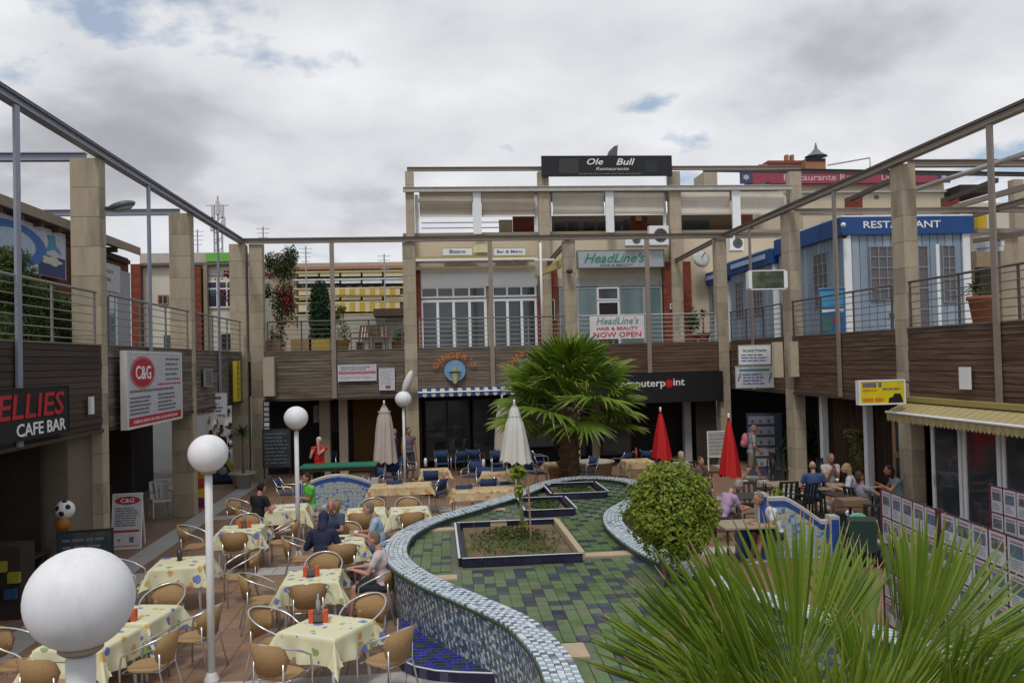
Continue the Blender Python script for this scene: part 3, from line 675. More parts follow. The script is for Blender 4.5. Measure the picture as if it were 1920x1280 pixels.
BLIND = mat('cream_blind', (.55, .50, .42), .9, .12, 1.2, .1, dirt=.2); BLIND2 = mat('tan_blind', (.40, .34, .27), .9, .12, 1.2, .1, dirt=.2)
for k, (a, b) in enumerate(((786, 886), (903, 1003), (1037, 1134), (1151, 1246), (1278, 1371), (1388, 1473))):
    xa, xb = U(a, 380)[0], U(b, 380)[0]; zl = U(1000, 402)[1]; nseg = 8; mb = MB()
    for i in range(nseg):
        t0, t1 = i/nseg, (i+1)/nseg; za, zc_ = zl+(zb-.1-zl)*t0, zl+(zb-.1-zl)*t1
        dy = lambda t: YU+.15+.06*math.sin(t*9+k)
        mb.add([(xa, dy(t0), za), (xb, dy(t0+.1), za), (xb, dy(t1+.1), zc_), (xa, dy(t1), zc_), (xa, dy(t0)+.02, za), (xb, dy(t0+.1)+.02, za), (xb, dy(t1+.1)+.02, zc_), (xa, dy(t1)+.02, zc_)], [(0,1,2,3),(7,6,5,4)])
    mb.build('roller_blind', BLIND2 if k < 2 else BLIND, UB, True)
    BX((xa, YU+.13, zl-.05), (xb, YU+.2, zl)).build('blind_bar', WHITE, UB)
BX((U(786, 400)[0], YU+.1, zb+.11), (U(1480, 400)[0], YU+3.4, zb+.16)).build('awning_roof', BLIND, UB)
YB3 = YU+4
def u3(name, m, a, b, c, d_, dd=.2, Y=YB3): x0, z0, x1, z1 = ry(a, b, c, d_, Y); return BX((x0, Y, z0), (x1, Y+dd, z1)).build(name, m, UB)
u3('brick_wall', BRICK, 962, 400, 1008, 446); u3('brick_wall', mat('brown_wall', (.10, .06, .035), .9), 1032, 404, 1252, 446, .2, YB3+.3)
u3('brick_wall', BRICK, 1182, 400, 1214, 446); u3('brick_wall', mat('brown_wall', (.10, .06, .035), .9), 1276, 402, 1380, 446, .2, YB3+.3); u3('brick_wall', BRICK, 1385, 400, 1412, 446)
u3('cream_wall', CREAM, 1412, 400, 1500, 446, .2, YB3+.2); u3('cream_wall', CREAM, 936, 412, 961, 446, .2, YB3)
for a in (1040, 1065, 1094, 1120): u3('dark_window', GLASS, a, 412, a+20, 428, .05, YB3+.24)
u3('dark_window', GLASS, 1155, 412, 1178, 432, .05, YB3+.24); u3('dark_window', GLASS, 1282, 412, 1330, 430, .05, YB3+.24)
u3('wall_lamp', mat('amber_lamp', (.55, .38, .12), .5), 1192, 404, 1203, 414, .06, YB3-.07)
for y in (418, 428): p, q = U(790, y, YU+6), U(935, y, YU+6); MB().tube([(p[0], YU+6, p[1]), (q[0], YU+6, p[1])], .03, 6).build('terrace_rail', RAIL, UB)
# cross beams running back from the rear arcade
# ---------------------------------------------------------------- signs on it
def sized(x0, y0, x1, y1, Y): a, b, c, d_ = ry(x0, y0, x1, y1, Y); return (a+c)/2, (b+d_)/2, c-a, d_-b
cx_, cz_, w, h = sized(1016, 291, 1261, 329, YU-.4)
B = board('roof_sign', 'long black roof sign of a restaurant with white script above the top terrace', 'sign', w, h, BLACK, BLACK, .12)
letter(B, 'Ole', LETW, -.55, .16, .36, 1.3, YB[B.name]-.008, .3); letter(B, 'Bull', LETW, .72, .15, .38, 1.3, YB[B.name]-.008, .3)
letter(B, 'Restaurante', mat('cream_lettering', (.55, .52, .42), .6), .2, -.13, .19, 1.5, YB[B.name]-.008, .2); dashes(B, 1, LETK, -1.2, 1.6, -.38, -.28, 3)
patch(B, -2.0, -.3, -1.2, .3, mat('green_black', (.04, .045, .04), .7), 'faded_emblem'); patch(B, 1.6, -.3, 2.1, .2, mat('slate_black', (.022, .028, .036), .7), 'faded_emblem')
MB().prism([(-.1, -.02, h/2-.25), (.42, -.02, h/2-.15), (.48, -.02, h/2+.45), (.32, -.02, h/2+.4), (.1, -.02, h/2+.2)], (0, .06, 0)).build('horn_emblem', mat('grey_emblem', (.10, .10, .11), .6), B)
put(B, (cx_, YU-.25, cz_))
cx_, cz_, w, h = sized(1083, 468, 1246, 502, YU-.3)
B = board('salon_sign', 'grey light box sign reading HeadLine\'s above the salon front', 'sign', w, h, mat('sign_grey', (.33, .37, .39), .5), mat('sign_frame', (.16, .16, .16), .5), .3, .04)
letter(B, "HeadLine's", LETG, -.27, .05, .5, 1., YB[B.name]-.01, .4, fit=(2.55, .40)); letter(B, 'HAIR & BEAUTY', LETK, -.2, -.26, .13, 1.5, YB[B.name]-.01)
put(B, (cx_, YU-.1, cz_))
cx_, cz_, w, h = sized(1106, 592, 1208, 635, 29.25)
B = board('salon_banner', 'white banner on the pale railing reading HeadLine\'s NOW OPEN', 'banner', w, h, mat('banner_white', (.62, .60, .60), .8), WHITE, .012, .0)
letter(B, "HeadLine's", mat('grey_green_print', (.14, .26, .22), .7), 0, .22, .34, 1.0, -.012, .25); letter(B, 'HAIR & BEAUTY', RED, 0, -.04, .16, 1.3, -.012); letter(B, 'NOW OPEN', mat('pink_red_print', (.48, .02, .06), .7), 0, -.26, .25, 1.25, -.012)
put(B, (cx_, 29.26, cz_))
# bistro signs
for lab, a, b, s_, fm in (('small white sign with blue lettering left of the oval sign', 829, 887, 'Bistro', .2), ('small white sign with blue lettering right of the oval sign', 926, 988, 'Bar & Menu', .16)):
    cx_, cz_, w, h = sized(a, 462, b, 477, YU-.3); B = board('bistro_sign', lab, 'sign', w, h, WHITE2, mat('olive_frame', (.35, .33, .10), .5), .05, .02); letter(B, s_, LETB, 0, 0, fm, 1.4, -.035); put(B, (cx_, YU+.1, cz_))
p = U(902, 468); r = thing('oval_sign', 'pale yellow half oval sign between the two bistro signs', 'sign', (0, 0, 0))
MB().prism([(.42*math.cos(R(a)), 0, .36*math.sin(R(a))-.1) for a in range(0, 181, 15)], (0, .05, 0)).build('panel', mat('pale_yellow', (.55, .55, .32), .6), r); put(r, (p[0], YU+.1, p[1]))
# retracted awnings over the doors
aw = thing('folding_awning', 'rolled white and yellow awning above the white french windows', 'awning', (U(895, 490)[0], YU, U(895, 490)[1]))
for y, m_, d_ in ((486, mat('ochre_trim', (.30, .24, .08), .7), .5), (491, WHITE, .75), (504, mat('beige_trim', (.52, .47, .38), .7), .35)):
    p, q = U(776, y), U(1003, y); BX((p[0], YU-d_, p[1]-.06), (q[0], YU+.05, p[1]+.03)).build('awning_cassette', m_, aw)
for x in (880, 955): p, q = U(x, 492), U(x+22, 500); MB().bar((p[0], YU-.7, p[1]), (q[0], YU-.1, q[1]-.1), .05).build('awning_arm', mat('beige_trim', (.52, .47, .38), .7), aw)
mp_ = thing('white_mast', 'slim white parasol mast with a cross arm in front of the brick pier', 'mast', (U(1013, 640, 31)[0], 31, ZT)); a, b = U(1013, 455, 31), U(1013, 660, 31)
MB().tube([(a[0], 31, ZT), (a[0], 31, a[1])], .045, 8).build('pole', WHITE, mp_, True); z = U(1013, 487, 31)[1]; MB().bar((a[0]-.25, 31, z), (a[0]+.5, 31, z), .07).build('cross_arm', WHITE, mp_)
aw = thing('corner_awning', 'small ochre corner awning left of the salon', 'awning', (U(1030, 500, 33)[0], 33, U(1030, 500, 33)[1])); p = U(1005, 520, 33); q = U(1052, 490, 33)
MB().prism([(p[0], 32.6, p[1]), (q[0], 32.6, q[1]-.25), (q[0], 32.6, q[1]+.1), (p[0], 32.6, p[1]+.12)], (0, .8, 0)).build('awning_cloth', mat('ochre_cloth', (.38, .30, .12), .8), aw)
# wall things
def aircon(label, x0, y0, x1, y1, Y):
    cx_, cz_, w, h = sized(x0, y0, x1, y1, Y); r = thing('air_conditioner', label, 'air conditioner', (0, 0, 0), 'air conditioners on the cream wall')
    BX((-w/2, -.15, -h/2), (w/2, .15, h/2)).build('casing', WHITE2, r); g = MB()
    for k in range(1, 4): g.tube([(w*.08+h*.1*k*math.cos(R(a)), -.162, h*.1*k*math.sin(R(a))) for a in range(0, 360, 30)], .008, 4, closed=True)
    g.build('fan_grille', GREYP, r); MB().lathe([(h*.36, 0), (h*.36, .012)], (0, 0, 0), 16).build('fan_well', BLACK, r); o = r.children[-1]; o.rotation_euler = (R(90), 0, 0); o.location = (w*.08, -.151, 0)
    BX((-w/2+.05, -.1, -h/2-.06), (w/2-.05, .1, -h/2-.002)).build('foot', GREYP, r); put(r, (cx_, Y, cz_))
aircon('white air conditioner with a dark round fan beside the second upper pillar', 1216, 424, 1252, 460, YU-.4); aircon('smaller white air conditioner below the roof terrace', 1171, 440, 1207, 461, YU-.4); aircon('white air conditioner near the right end of the cream wall', 1366, 444, 1392, 470, YU-.4)
p = U(1316, 483, YU-.5); r = thing('satellite_dish', 'white satellite dish on the cream wall above the far kiosk', 'satellite dish', (0, 0, 0))
MB().lathe([(.02, .08), (.25, .05), (.42, 0), (.41, -.01), (.24, .035), (.02, .06)], (0, 0, 0), 20).build('dish', mat('dish_grey', (.45, .44, .42), .6), r, True); MB().tube([(0, 0, .05), (0, 0, -.45)], .012, 6).build('feed_arm', GREYP, r); MB().tube([(0, 0, .07), (0, .1, .4)], .03, 6).build('mount', GREYP, r)
r.location = (p[0], YU-.35, p[1]); r.rotation_euler = (R(75), 0, R(15))
for lab, a, b, c, d_, m_ in (('small blue and white illuminated box on the brick pier', 1268, 488, 1278, 508, mat('violet_box', (.12, .10, .32), .5)), ('little blue plaque on the brick pier', 1256, 569, 1272, 579, mat('plaque_blue', (.16, .2, .33), .5)), ('dark poster board on the brick pier beside the white mast', 1021, 562, 1040, 600, BLACK)):
    cx_, cz_, w, h = sized(a, b, c, d_, YU); B = board('wall_plaque', lab, 'plaque', w, h, m_, WHITE, .06, .02); put(B, (cx_, YU-.02, cz_))
# ---------------------------------------------------------------- left terrace building (eaves seen from the side)
LB = thing('terrace_building', 'low terrace building with deep brown eaves on the left upper level', 'building', (-11, 22, ZT))
xw = -10.0; YE = gx(260, 474, xw+.4).y
BX((xw, 12, ZT), (xw-5, YE+.2, 7.56)).build('wall', mat('brick_dark_render', (.13, .035, .022), .9, .1, 2.), LB)
MB().prism([(xw+.4, 12, 7.70), (xw+.4, 12, 7.86), (xw-3, 12, 8.75), (xw-3, 12, 8.58)], (0, YE-12, 0)).build('roof', mat('brown_eave', (.16, .105, .07), .8, .1, 2.), LB)
BX((xw+.401, 11.9, 7.64), (xw+.46, YE+.01, 7.88)).build('eave_board', mat('pale_eave', (.26, .20, .15), .8), LB)
for y in range(12, int(YE), 1): BX((xw-.2, y, 7.50), (xw+.38, y+.1, 7.66)).build('rafter', mat('rafter_brown', (.09, .05, .035), .8), LB)
BX((xw+.02, 12, 7.35), (xw+.1, YE+.1, 7.48)).build('dark_band', DARK2, LB)
# windows part on the far half
BX((xw+.02, 24.6, ZT), (xw+.06, YE+.18, 7.08)).build('grey_wall', mat('grey_render', (.30, .30, .33), .8), LB)
wn = MB()
for y in (25.2, 26.4, 27.6): wn.box((xw+.07, y, ZT+.05), (xw+.13, y+.08, 6.3))
wn.box((xw+.07, 25.28, 6.22), (xw+.125, 27.6, 6.3)); wn.box((xw+.07, 25.28, ZT+.05), (xw+.125, 27.6, ZT+.15)); wn = wn.build('window', WHITE, LB)
for y in (25.29, 26.49): BX((xw+.09, y, ZT+.16), (xw+.1, y+1.1, 6.2)).build('pane', GLASS2, wn)
# round blue logo hoarding
B = board('bar_hoarding', 'white hoarding with a blue ring emblem and navy corner under the left eaves', 'sign', 7.2, 2.6, mat('hoarding_white', (.45, .46, .52), .7), GREYP, .05, .02)
NB = mat('ring_blue', (.03, .12, .36), .6)
def ring(r_, cx0, cz0, r0, r1, sx, m_, name='ring_emblem'):
    mb = MB(); n_ = 36; y = YB[r_.name]-.006; vs = []
    for k in range(n_): a = 2*math.pi*k/n_; vs += [(cx0+sx*r0*math.cos(a), y, cz0+r0*math.sin(a)), (cx0+sx*r1*math.cos(a), y, cz0+r1*math.sin(a))]
    mb.add(vs, [(2*k, 2*((k+1) % n_), 2*((k+1) % n_)+1, 2*k+1) for k in range(n_)]); return mb.build(name, m_, r_)
YR = gx(121, 450, xw+.16).y; RX = gx(86, 480, xw+.16).y-(YR-3.6)-1.75; ring(B, RX, .0, .72, 1.08, 1.6, NB); ring(B, RX, .0, .0, .70, 1.6, mat('pale_blue_centre', (.35, .45, .55), .7), 'emblem_centre')
patch(B, 2.0, -1.28, 3.55, -.15, mat('navy_corner', (.012, .03, .14), .6), 'navy_corner', .003); MB().prism([(2.75+.55*math.cos(R(a))*(1+.18*math.cos(R(a*5))), YB[B.name]-.012, -.42+.24*math.sin(R(a))*(1+.18*math.cos(R(a*5)))) for a in range(0, 360, 15)], (0, .006, 0)).build('shell_shape', mat('shell_cream', (.5, .5, .38), .7), B)
MB().prism([(2.4, YB[B.name]-.012, 0), (2.6, YB[B.name]-.012, .55), (2.5, YB[B.name]-.012, .95), (2.95, YB[B.name]-.012, 1.0), (3.0, YB[B.name]-.012, .5), (3.35, YB[B.name]-.012, .05), (2.9, YB[B.name]-.012, .25)], (0, .006, 0)).build('figure_emblem', mat('teal_blue', (.07, .25, .38), .7), B)
zt_ = gx(60, 419, xw+.16).z; zb_ = gx(115, 524, xw+.16).z; B.scale = (1, 1, (zt_-zb_)/2.6); put(B, (xw+.16, YR-3.6, (zt_+zb_)/2), R(90))
B = board('bar_hoarding', 'pale hoarding with small grey print on the far end of the terrace building', 'sign', 3.2, .85, mat('pale_hoarding', (.42, .43, .45), .7), GREYP, .04, .02); dashes(B, 2, LETK, -.6, 1.0, -.2, .3, 9); patch(B, -1.2, -.15, -.9, .2, mat('teal_blue', (.07, .25, .38), .7), 'small_emblem'); put(B, (xw+.18, 26.2, 6.72), R(90))
# ---------------------------------------------------------------- cream building at the far left end of the terrace
YL = 37.
FB = thing('cream_building', 'cream flat roofed building with red brick piers behind the left wing', 'building', (-9, YL, 0))
def fb(name, m, a, b, c, d_, Y=YL, d=.2): x0, z0, x1, z1 = ry(a, b, c, d_, Y); return BX((x0, Y, z0), (x1, Y+d, z1)).build(name, m, FB)
fb('wall', CREAM2, 262, 496, 462, 665, YL, 6); fb('parapet', mat('parapet_beige', (.46, .41, .35), .9), 262, 474, 462, 492, YL-.1, 6.2); fb('cornice', mat('cornice_brown', (.15, .12, .10), .8), 262, 492, 462, 497, YL-.25, .5)
for a, b, c, d_ in ((252, 497, 270, 660), (368, 503, 382, 660)): x0, z0, x1, z1 = ry(a, b, c, d_, YL); brick_pier(FB, x0, x1, YL-.4, YL-.02, z0, z1, a)
fb('pier', TAN, 382, 497, 389, 660, YL-.3, .25)
x0, z0, x1, z1 = ry(390, 528, 444, 576, YL); grid_window('window', FB, x0, z0, x1, z1, YL-.02, 3, 2, .06, WHITE, GLASS, zs=[z0, z0+(z1-z0)*.72, z1])
x0, z0, x1, z1 = ry(298, 554, 315, 570, YL); grid_window('small_window', FB, x0, z0, x1, z1, YL-.02, 2, 1, .05, mat('rose_frame', (.35, .16, .10), .8), GLASS)
fb('green_sign', mat('lime_sign', (.13, .42, .07), .6), 386, 474, 440, 490, YL-.2, .08); fb('grey_window', mat('slate_window', (.08, .09, .12), .3), 307, 628, 330, 655, YL-.05, .04); fb('dark_doorway', DARK, 415, 626, 434, 655, YL-.05, .04)
fb('vent_strip', GREYP, 388, 511, 436, 516, YL-.05, .04)
for lab, px_, py_, sc_ in (('dark red flower planter hanging at the far left balcony', 432, 515, .3), ('dark red potted flowers by the far left window', 428, 552, .45)):
    p = gy(px_, py_, YL-.6); rn = random.Random(px_); mb = MB()
    for k in range(60):
        c = p+Vector((rn.gauss(0, .3), rn.gauss(0, .1), rn.gauss(0, .14)))*sc_*2; q = [c+Vector((rn.uniform(-1, 1), rn.uniform(-1, 1), rn.uniform(-1, 1)))*.09 for _ in range(4)]; mb.add(q, [(0, 1, 2, 3)])
    tag(mb.build('flowers', mat('crimson_petals', (.22, .01, .02), .8, island=.4), None), lab, 'flowers')
# roof clutter and mast
ms = thing('antenna_mast', 'tall lattice telecom mast behind the left wing', 'mast', (gy(408, 500, 70).x, 70, 0)); pt = gy(408, 368, 70); pb = gy(408, 500, 70)
MB().bar((pt.x-.35, 70, 0), (pt.x-.3, 70, pt.z-2), .12).build('mast_leg', GREYP, ms); MB().bar((pt.x+.35, 70, 0), (pt.x+.3, 70, pt.z-2), .12).build('mast_leg', GREYP, ms)
lt = MB()
for k in range(26):
    z = pb.z-2+k*.42
    if z < pt.z-2: lt.bar((pt.x-.32, 70, z), (pt.x+.32, 70, z+.42*(1 if k % 2 else -1)+.21), .06)
lt.build('lattice', GREYP, ms); MB().tube([(pt.x, 70, pt.z-2), (pt.x, 70, pt.z)], .06, 6).build('spike', GREYP, ms)
for dx, dz in ((-.35, -1.2), (.35, -1.2), (0, -.9), (-.45, -2.2), (.45, -2.2)): BX((pt.x+dx-.12, 69.8, pt.z+dz-.6), (pt.x+dx+.12, 70.1, pt.z+dz+.5)).build('antenna_panel', mat('pale_antenna', (.55, .5, .5), .6), ms)
MB().bar((pt.x-.9, 70, pt.z-.75), (pt.x+.9, 70, pt.z-.75), .05).build('cross_bar', GREYP, ms)
for lab, px_, py_, h_ in (('thin television aerial on the roof left of the pergola', 493, 425, 2.2), ('thin television aerial above the far apartments', 573, 462, 1.8), ('small television aerial at the right end of the far apartments', 720, 476, 1.2), ('slim television aerial by the second left pillar', 370, 430, 3.), ('short television aerial on the left building roof', 329, 425, 3.)):
    p = gy(px_, py_, 60); r = thing('television_aerial', lab, 'aerial', (p.x, 60, p.z-h_-3), 'television aerials on the far roofs'); MB().tube([(p.x, 60, p.z-h_-3), (p.x, 60, p.z)], .05, 5).build('pole', GREYP, r); b = MB()
    for k in range(4): b.bar((p.x-.45+.05*k, 60, p.z-.15-.3*k), (p.x+.45-.05*k, 60, p.z-.15-.3*k), .035)
    b.build('elements', GREYP, r)
# ---------------------------------------------------------------- far apartments seen through the gap
YA = 72.
AP = thing('apartment_building', 'far beige apartment block with yellow awnings and stacked balconies', 'building', (gy(650, 600, YA).x, YA, 0))
def ap(name, m, a, b, c, d_, Y=YA, d=.3): x0, z0, x1, z1 = ry(a, b, c, d_, Y); return BX((x0, Y, z0), (x1, Y+d, z1)).build(name, m, AP)
ap('wall', mat('apartment_beige', (.40, .32, .22), .9, .1, .5), 480, 492, 860, 690, YA, 14)
MB().prism([(gy(480, 488, YA).x, YA-.6, gy(480, 508, YA).z), (gy(480, 488, YA).x, YA-.6, gy(480, 503, YA).z), (gy(480, 488, YA).x, YA+7, gy(480, 489, YA).z), (gy(480, 488, YA).x, YA+7, gy(480, 494, YA).z)], (gy(860, 490, YA).x-gy(480, 490, YA).x, 0, 0)).build('roof', mat('far_roof_tile', (.30, .17, .12), .9, .15, 2.), AP)
rows_ = ((510, 518, 'cream'), (524, 531, 'white'), (541, 553, 'yellow'), (556, 562, 'cream'), (567, 584, 'orange'), (590, 604, 'cream'))
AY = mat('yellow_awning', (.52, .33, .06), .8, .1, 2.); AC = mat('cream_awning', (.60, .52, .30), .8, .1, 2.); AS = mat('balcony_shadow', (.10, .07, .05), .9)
for i, (a, b, k) in enumerate(rows_):
    ap('balcony_shade_strip', AS, 556, b, 758, b+7, YA-.05, .04)  # flat dark strip paints the shade below each balcony
    ap('balcony_slab', AC if k != 'white' else WHITE, 548, a-2, 760, a, YA-1.3, 1.25)
    if k in ('yellow', 'orange'):
        x = 628
        for q in range(14):
            if x+9 < 757: ap('awning_stripe', AY if q % 2 else AC, x, a, x+9, b, YA-1.4, .08)
            x += 9.4
        ap('awning', AC, 560, a, 622, b, YA-1.2, .06)
    else: 
        for q in range(5): ap('balcony_front', AC if k == 'cream' else WHITE, 560+q*40, a, 560+q*40+36, b, YA-1.2, .06)
for q in range(9): ap('far_window', GLASS, 566+q*21, 533, 574+q*21, 539, YA-.1, .05)
for q in range(6): ap('far_window', mat('rust_shutter', (.25, .09, .06), .8), 575+q*30, 519, 581+q*30, 523, YA-.1, .05)
YA2 = 48.
T2 = thing('terrace_house', 'low white terrace house with a green signboard beyond the cypress', 'building', (gy(690, 620, YA2).x, YA2, 0))
def t2(name, m, a, b, c, d_, Y=YA2, d=.3): x0, z0, x1, z1 = ry(a, b, c, d_, Y); return BX((x0, Y, z0), (x1, Y+d, z1)).build(name, m, T2)
t2('wall', mat('stone_white', (.40, .37, .32), .9, .15, 1.), 560, 592, 757, 700, YA2, 4); t2('brown_roof', mat('brown_canopy', (.09, .06, .04), .9), 700, 578, 757, 592, YA2-1, 3)
t2('signboard', mat('bottle_green', (.02, .14, .06), .6), 690, 609, 712, 626, YA2-.3, .06); t2('sign_surround', WHITE2, 676, 611, 689, 632, YA2-.25, .05); t2('sign_surround', WHITE2, 713, 611, 725, 632, YA2-.25, .05)
for a in (668, 702, 735): t2('dark_door', DARK2, a, 640, a+14, 662, YA2-.1, .08)
t2('glass_front', GLASS2, 708, 590, 724, 606, YA2-.05, .04)
# ---------------------------------------------------------------- right background
YRB = 50.
RB = thing('plaza_building', 'long cream building with a maroon restaurant sign along its roof behind the right wing', 'building', (gy(1600, 500, YRB).x, YRB, 0))
def rb(name, m, a, b, c, d_, Y=YRB, d=.3): x0, z0, x1, z1 = ry(a, b, c, d_, Y); return BX((x0, Y, z0), (x1, Y+d, z1)).build(name, m, RB)
rb('wall', CREAM, 1400, 345, 1775, 640, YRB, 12); rb('string_course', WHITE, 1400, 358, 1775, 361, YRB-.15, .14); rb('string_course', WHITE, 1500, 395, 1775, 398, YRB-.1, .09); rb('wall', CREAM, 1320, 355, 1399, 640, YRB+1, 10)
rb('wall', CREAM2, 1776, 380, 1900, 640, YRB+2, 8); rb('stone_band', mat('stone_band', (.40, .33, .24), .9), 1320, 322, 1345, 350, YRB, 2)
for a, b in ((1590, 372), (1770, 372)): x0, z0, x1, z1 = ry(a, b, a+14, b+30, 44); brick_pier(RB, x0-.2, x1+.2, 43.6, 44., ZT, z1, a)
for a, b, c, d_ in ((1594, 374, 1680, 334), (1778, 374, 1868, 338), (1386, 355, 1440, 345)): p, q = gy(a, b, 43.), gy(c, d_, 36.); MB().bar(p, q, .2).build('roof_beam', STEEL_D, RB)
p, q = gy(1318, 318, 44), gy(1930, 322, 44); hbeam(RB, (p.x, 44, p.z), (q.x, 44, p.z-.35), .2, .22, STEEL_D, 'roof_beam')
BX((gy(1800, 345, 49).x, 49, gy(1800, 362, 49).z), (gy(1858, 345, 49).x, 52, gy(1830, 346, 49).z)).build('brown_canopy', DARK2, RB)
rb('yellow_wall', mat('yellow_render', (.55, .36, .02), .8), 1826, 388, 1850, 432, YRB+1, .5)
for a in (1610, 1640, 1700): rb('small_window', GLASS, a, 366, a+8, 372, YRB-.05, .04)
cx_, cz_, w, h = sized(1399, 322, 1770, 344, YRB-.5)
B = board('restaurant_sign', 'long maroon roof sign with pink lettering and navy crests at both ends', 'sign', w, h, mat('maroon_sign', (.30, .055, .085), .7), PURP, .2, .02)
letter(B, 'Restaurante Real', mat('pink_lettering', (.62, .38, .40), .6), -1.6, 0, .55, 1.25, YB[B.name]-.012); letter(B, 'Las Villas', mat('pink_lettering', (.62, .38, .40), .6), 3.3, 0, .5, 1.2, YB[B.name]-.012)
for s in (-1, 1):
    patch(B, s*w/2-.4, -h/2, s*w/2+.4, h/2, mat('crest_navy', (.06, .06, .14), .7), 'crest_field', .006)
    MB().prism([(s*w/2+.24*math.cos(R(a))*(1 if a % 60 else .6), YB[B.name]-.012, .05+.2*math.sin(R(a))*(1 if a % 60 else .6)) for a in range(0, 360, 30)], (0, .004, 0)).build('crest', mat('crest_grey', (.42, .42, .48), .7), B)
put(B, (cx_, YRB-.4, cz_))
# brick tower block
YT = 75.
TW = thing('brick_tower', 'salmon brick rooftop block with a pointed grey turret far behind the right wing', 'building', (gy(1480, 320, YT).x, YT, 0))
def tw_(name, m, a, b, c, d_, Y=YT, d=4): x0, z0, x1, z1 = ry(a, b, c, d_, Y); return BX((x0, Y, z0), (x1, Y+d, z1)).build(name, m, TW)
SB = mat('salmon_brick', (.34, .15, .09), .9, .1, 2.)
tw_('wall', SB, 1426, 308, 1520, 420); tw_('wall', SB, 1512, 300, 1550, 420, YT-1, 3); tw_('parapet', mat('dark_red_cap', (.22, .06, .04), .9), 1440, 301, 1512, 307, YT-.1, 4.2)
for a in (1474, 1484): tw_('chimney', SB, a, 290, a+5, 301, YT, .5)
pp = gy(1530, 292, YT+.5); MB().lathe([(1.05, 0), (.5, .35), (.15, .75), (.04, 1.3)], (pp.x, YT+.5, pp.z-.1), 12).build('turret_roof', mat('slate_cone', (.14, .15, .20), .5), TW); tw_('turret_band', DARK, 1512, 297, 1548, 301, YT-1.1, 3.2)
pr = thing('roof_frame', 'thin grey pipe frame on the roof above the maroon sign', 'frame', (gy(1590, 320, 55).x, 55, gy(1590, 322, 55).z)); MB().tube([gy(1552, 310, 55), gy(1631, 296, 55), gy(1632, 325, 55)], .06, 6).build('pipe', GREYP, pr)
# ================================================================ kiosks on the right terrace
def kiosk(label, w, d, h, front=False, sidewin=2, text=None):
    # local: front face at y=0 reads from -Y, left side face at x=0
    r = thing('kiosk', label, 'kiosk', (0, 0, 0), 'blue restaurant kiosks on the right terrace')
    BX((.03, .03, 0), (w-.03, d, h-.02)).build('kiosk_body', KIOSK, r)
    pw = .23; n = int(w/pw)
    for i in range(n): BX((i*w/n+.012, 0, .12), ((i+1)*w/n-.012, .04, h-.45)).build('cladding_panel', KIOSK2 if i % 4 == 1 else KIOSK, r)
    n = int(d/pw)
    for i in range(n): BX((0, i*d/n+.012, .12), (.04, (i+1)*d/n-.012, h-.45)).build('cladding_panel', KIOSK2 if i % 4 == 2 else KIOSK, r)
    v = MB().box((-.12, -.12, h-.5), (w+.12, -.06, h)).box((-.12, -.059, h-.5), (-.06, d+.1, h)); v.build('valance', BLUEV, r)
    BX((-.1, -.1, h+.0), (w+.1, d, h+.05)).build('roof_edge', WHITE, r)
    for x in (-.02, w-.2): BX((x, -.05, 0), (x+.22, -.005, h-.51)).build('corner_post', WHITE, r)
    if front:
        grid_window('window', r, w*.2, 1.0, w*.40, h-.85, -.006, 3, 5, .03, mat('kiosk_frame', (.22, .23, .26), .5), mat('kiosk_glass', (.10, .095, .10), .15))
        grid_window('door', r, w*.50, .1, w*.66, h-.85, -.006, 2, 4, .04, mat('kiosk_frame', (.22, .23, .26), .5), mat('kiosk_glass', (.10, .095, .10), .15))
        BX((w*.73, -.05, .1), (w*.755, -.006, h-.8)).build('white_mullion', WHITE, r)
        grid_window('window', r, w*.78, .9, w*.88, h-.85, -.006, 2, 5, .03, mat('kiosk_frame', (.22, .23, .26), .5), mat('kiosk_glass', (.10, .095, .10), .15))
    if text:
        letter(r, text, LETW, w*.45, h-.24, .28, 1.35, -.13)
    for k in range(sidewin):
        # side windows face -X
        y0 = d*(.22+.45*k); y1 = y0+d*.2
        g = MB(); 
        for i in range(4): g.box((-.03, y0+(y1-y0)*i/3-.02, .95), (-.004, y0+(y1-y0)*i/3+.02, h-.85))
        for j in range(6): z = .95+(h-1.8)*j/5; g.box((-.028, y0, z-.015), (-.006, y1, z+.015))
        g = g.build('window', mat('kiosk_frame', (.22, .23, .26), .5), r); BX((-.012, y0, .95), (-.003, y1, h-.85)).build('pane', mat('kiosk_glass', (.10, .095, .10), .15), g)
    return r
xk = 11.7
yk = gx(1583, 500, xk).y; zk = gx(1583, 407, xk).z; wk = gy(1817, 500, yk).x-xk
K1 = kiosk('nearest blue and grey striped kiosk with white RESTAURANT lettering', wk, 4.6, zk-ZT, True, 1, 'RESTAURANT'); put(K1, (xk, yk, ZT))
for i, (px_, d_, lab) in enumerate(((1466, 4.2, 'middle blue valance kiosk behind the screen on the right terrace'), (1347, 4.4, 'farthest blue valance kiosk beside the brick pier'))):
    y = yk+4.9+(i*4.6); k = kiosk(lab, 3.4, d_, zk-ZT-.25-.15*i, True if i == 0 else False, 2 if i == 0 else 1); put(k, (xk-.1, y, ZT))
    wb = MB(); 
    wb.box((xk-.26, y+.3, zk-.55-.15*i), (xk-.235, y+d_-.5, zk-.38-.15*i)); b_ = wb.build('valance_lettering_strip', mat('pale_blue_print', (.35, .45, .6), .6), k)
    b_.location = (0, 0, 0); b_.matrix_parent_inverse = Matrix.Identity(4)
sp_ = thing('security_lamp', 'black twin spotlight at the corner of the nearest kiosk', 'lamp', (xk-.15, yk-.3, gy(1578, 440, yk).z))
MB().ell((xk-.15, yk-.32, gy(1578, 425, yk).z), (.07, .09, .07)).build('lamp_head', WHITE, sp_, True); MB().ell((xk-.13, yk-.32, gy(1578, 445, yk).z), (.09, .1, .08)).build('lamp_head', BLACK, sp_, True)
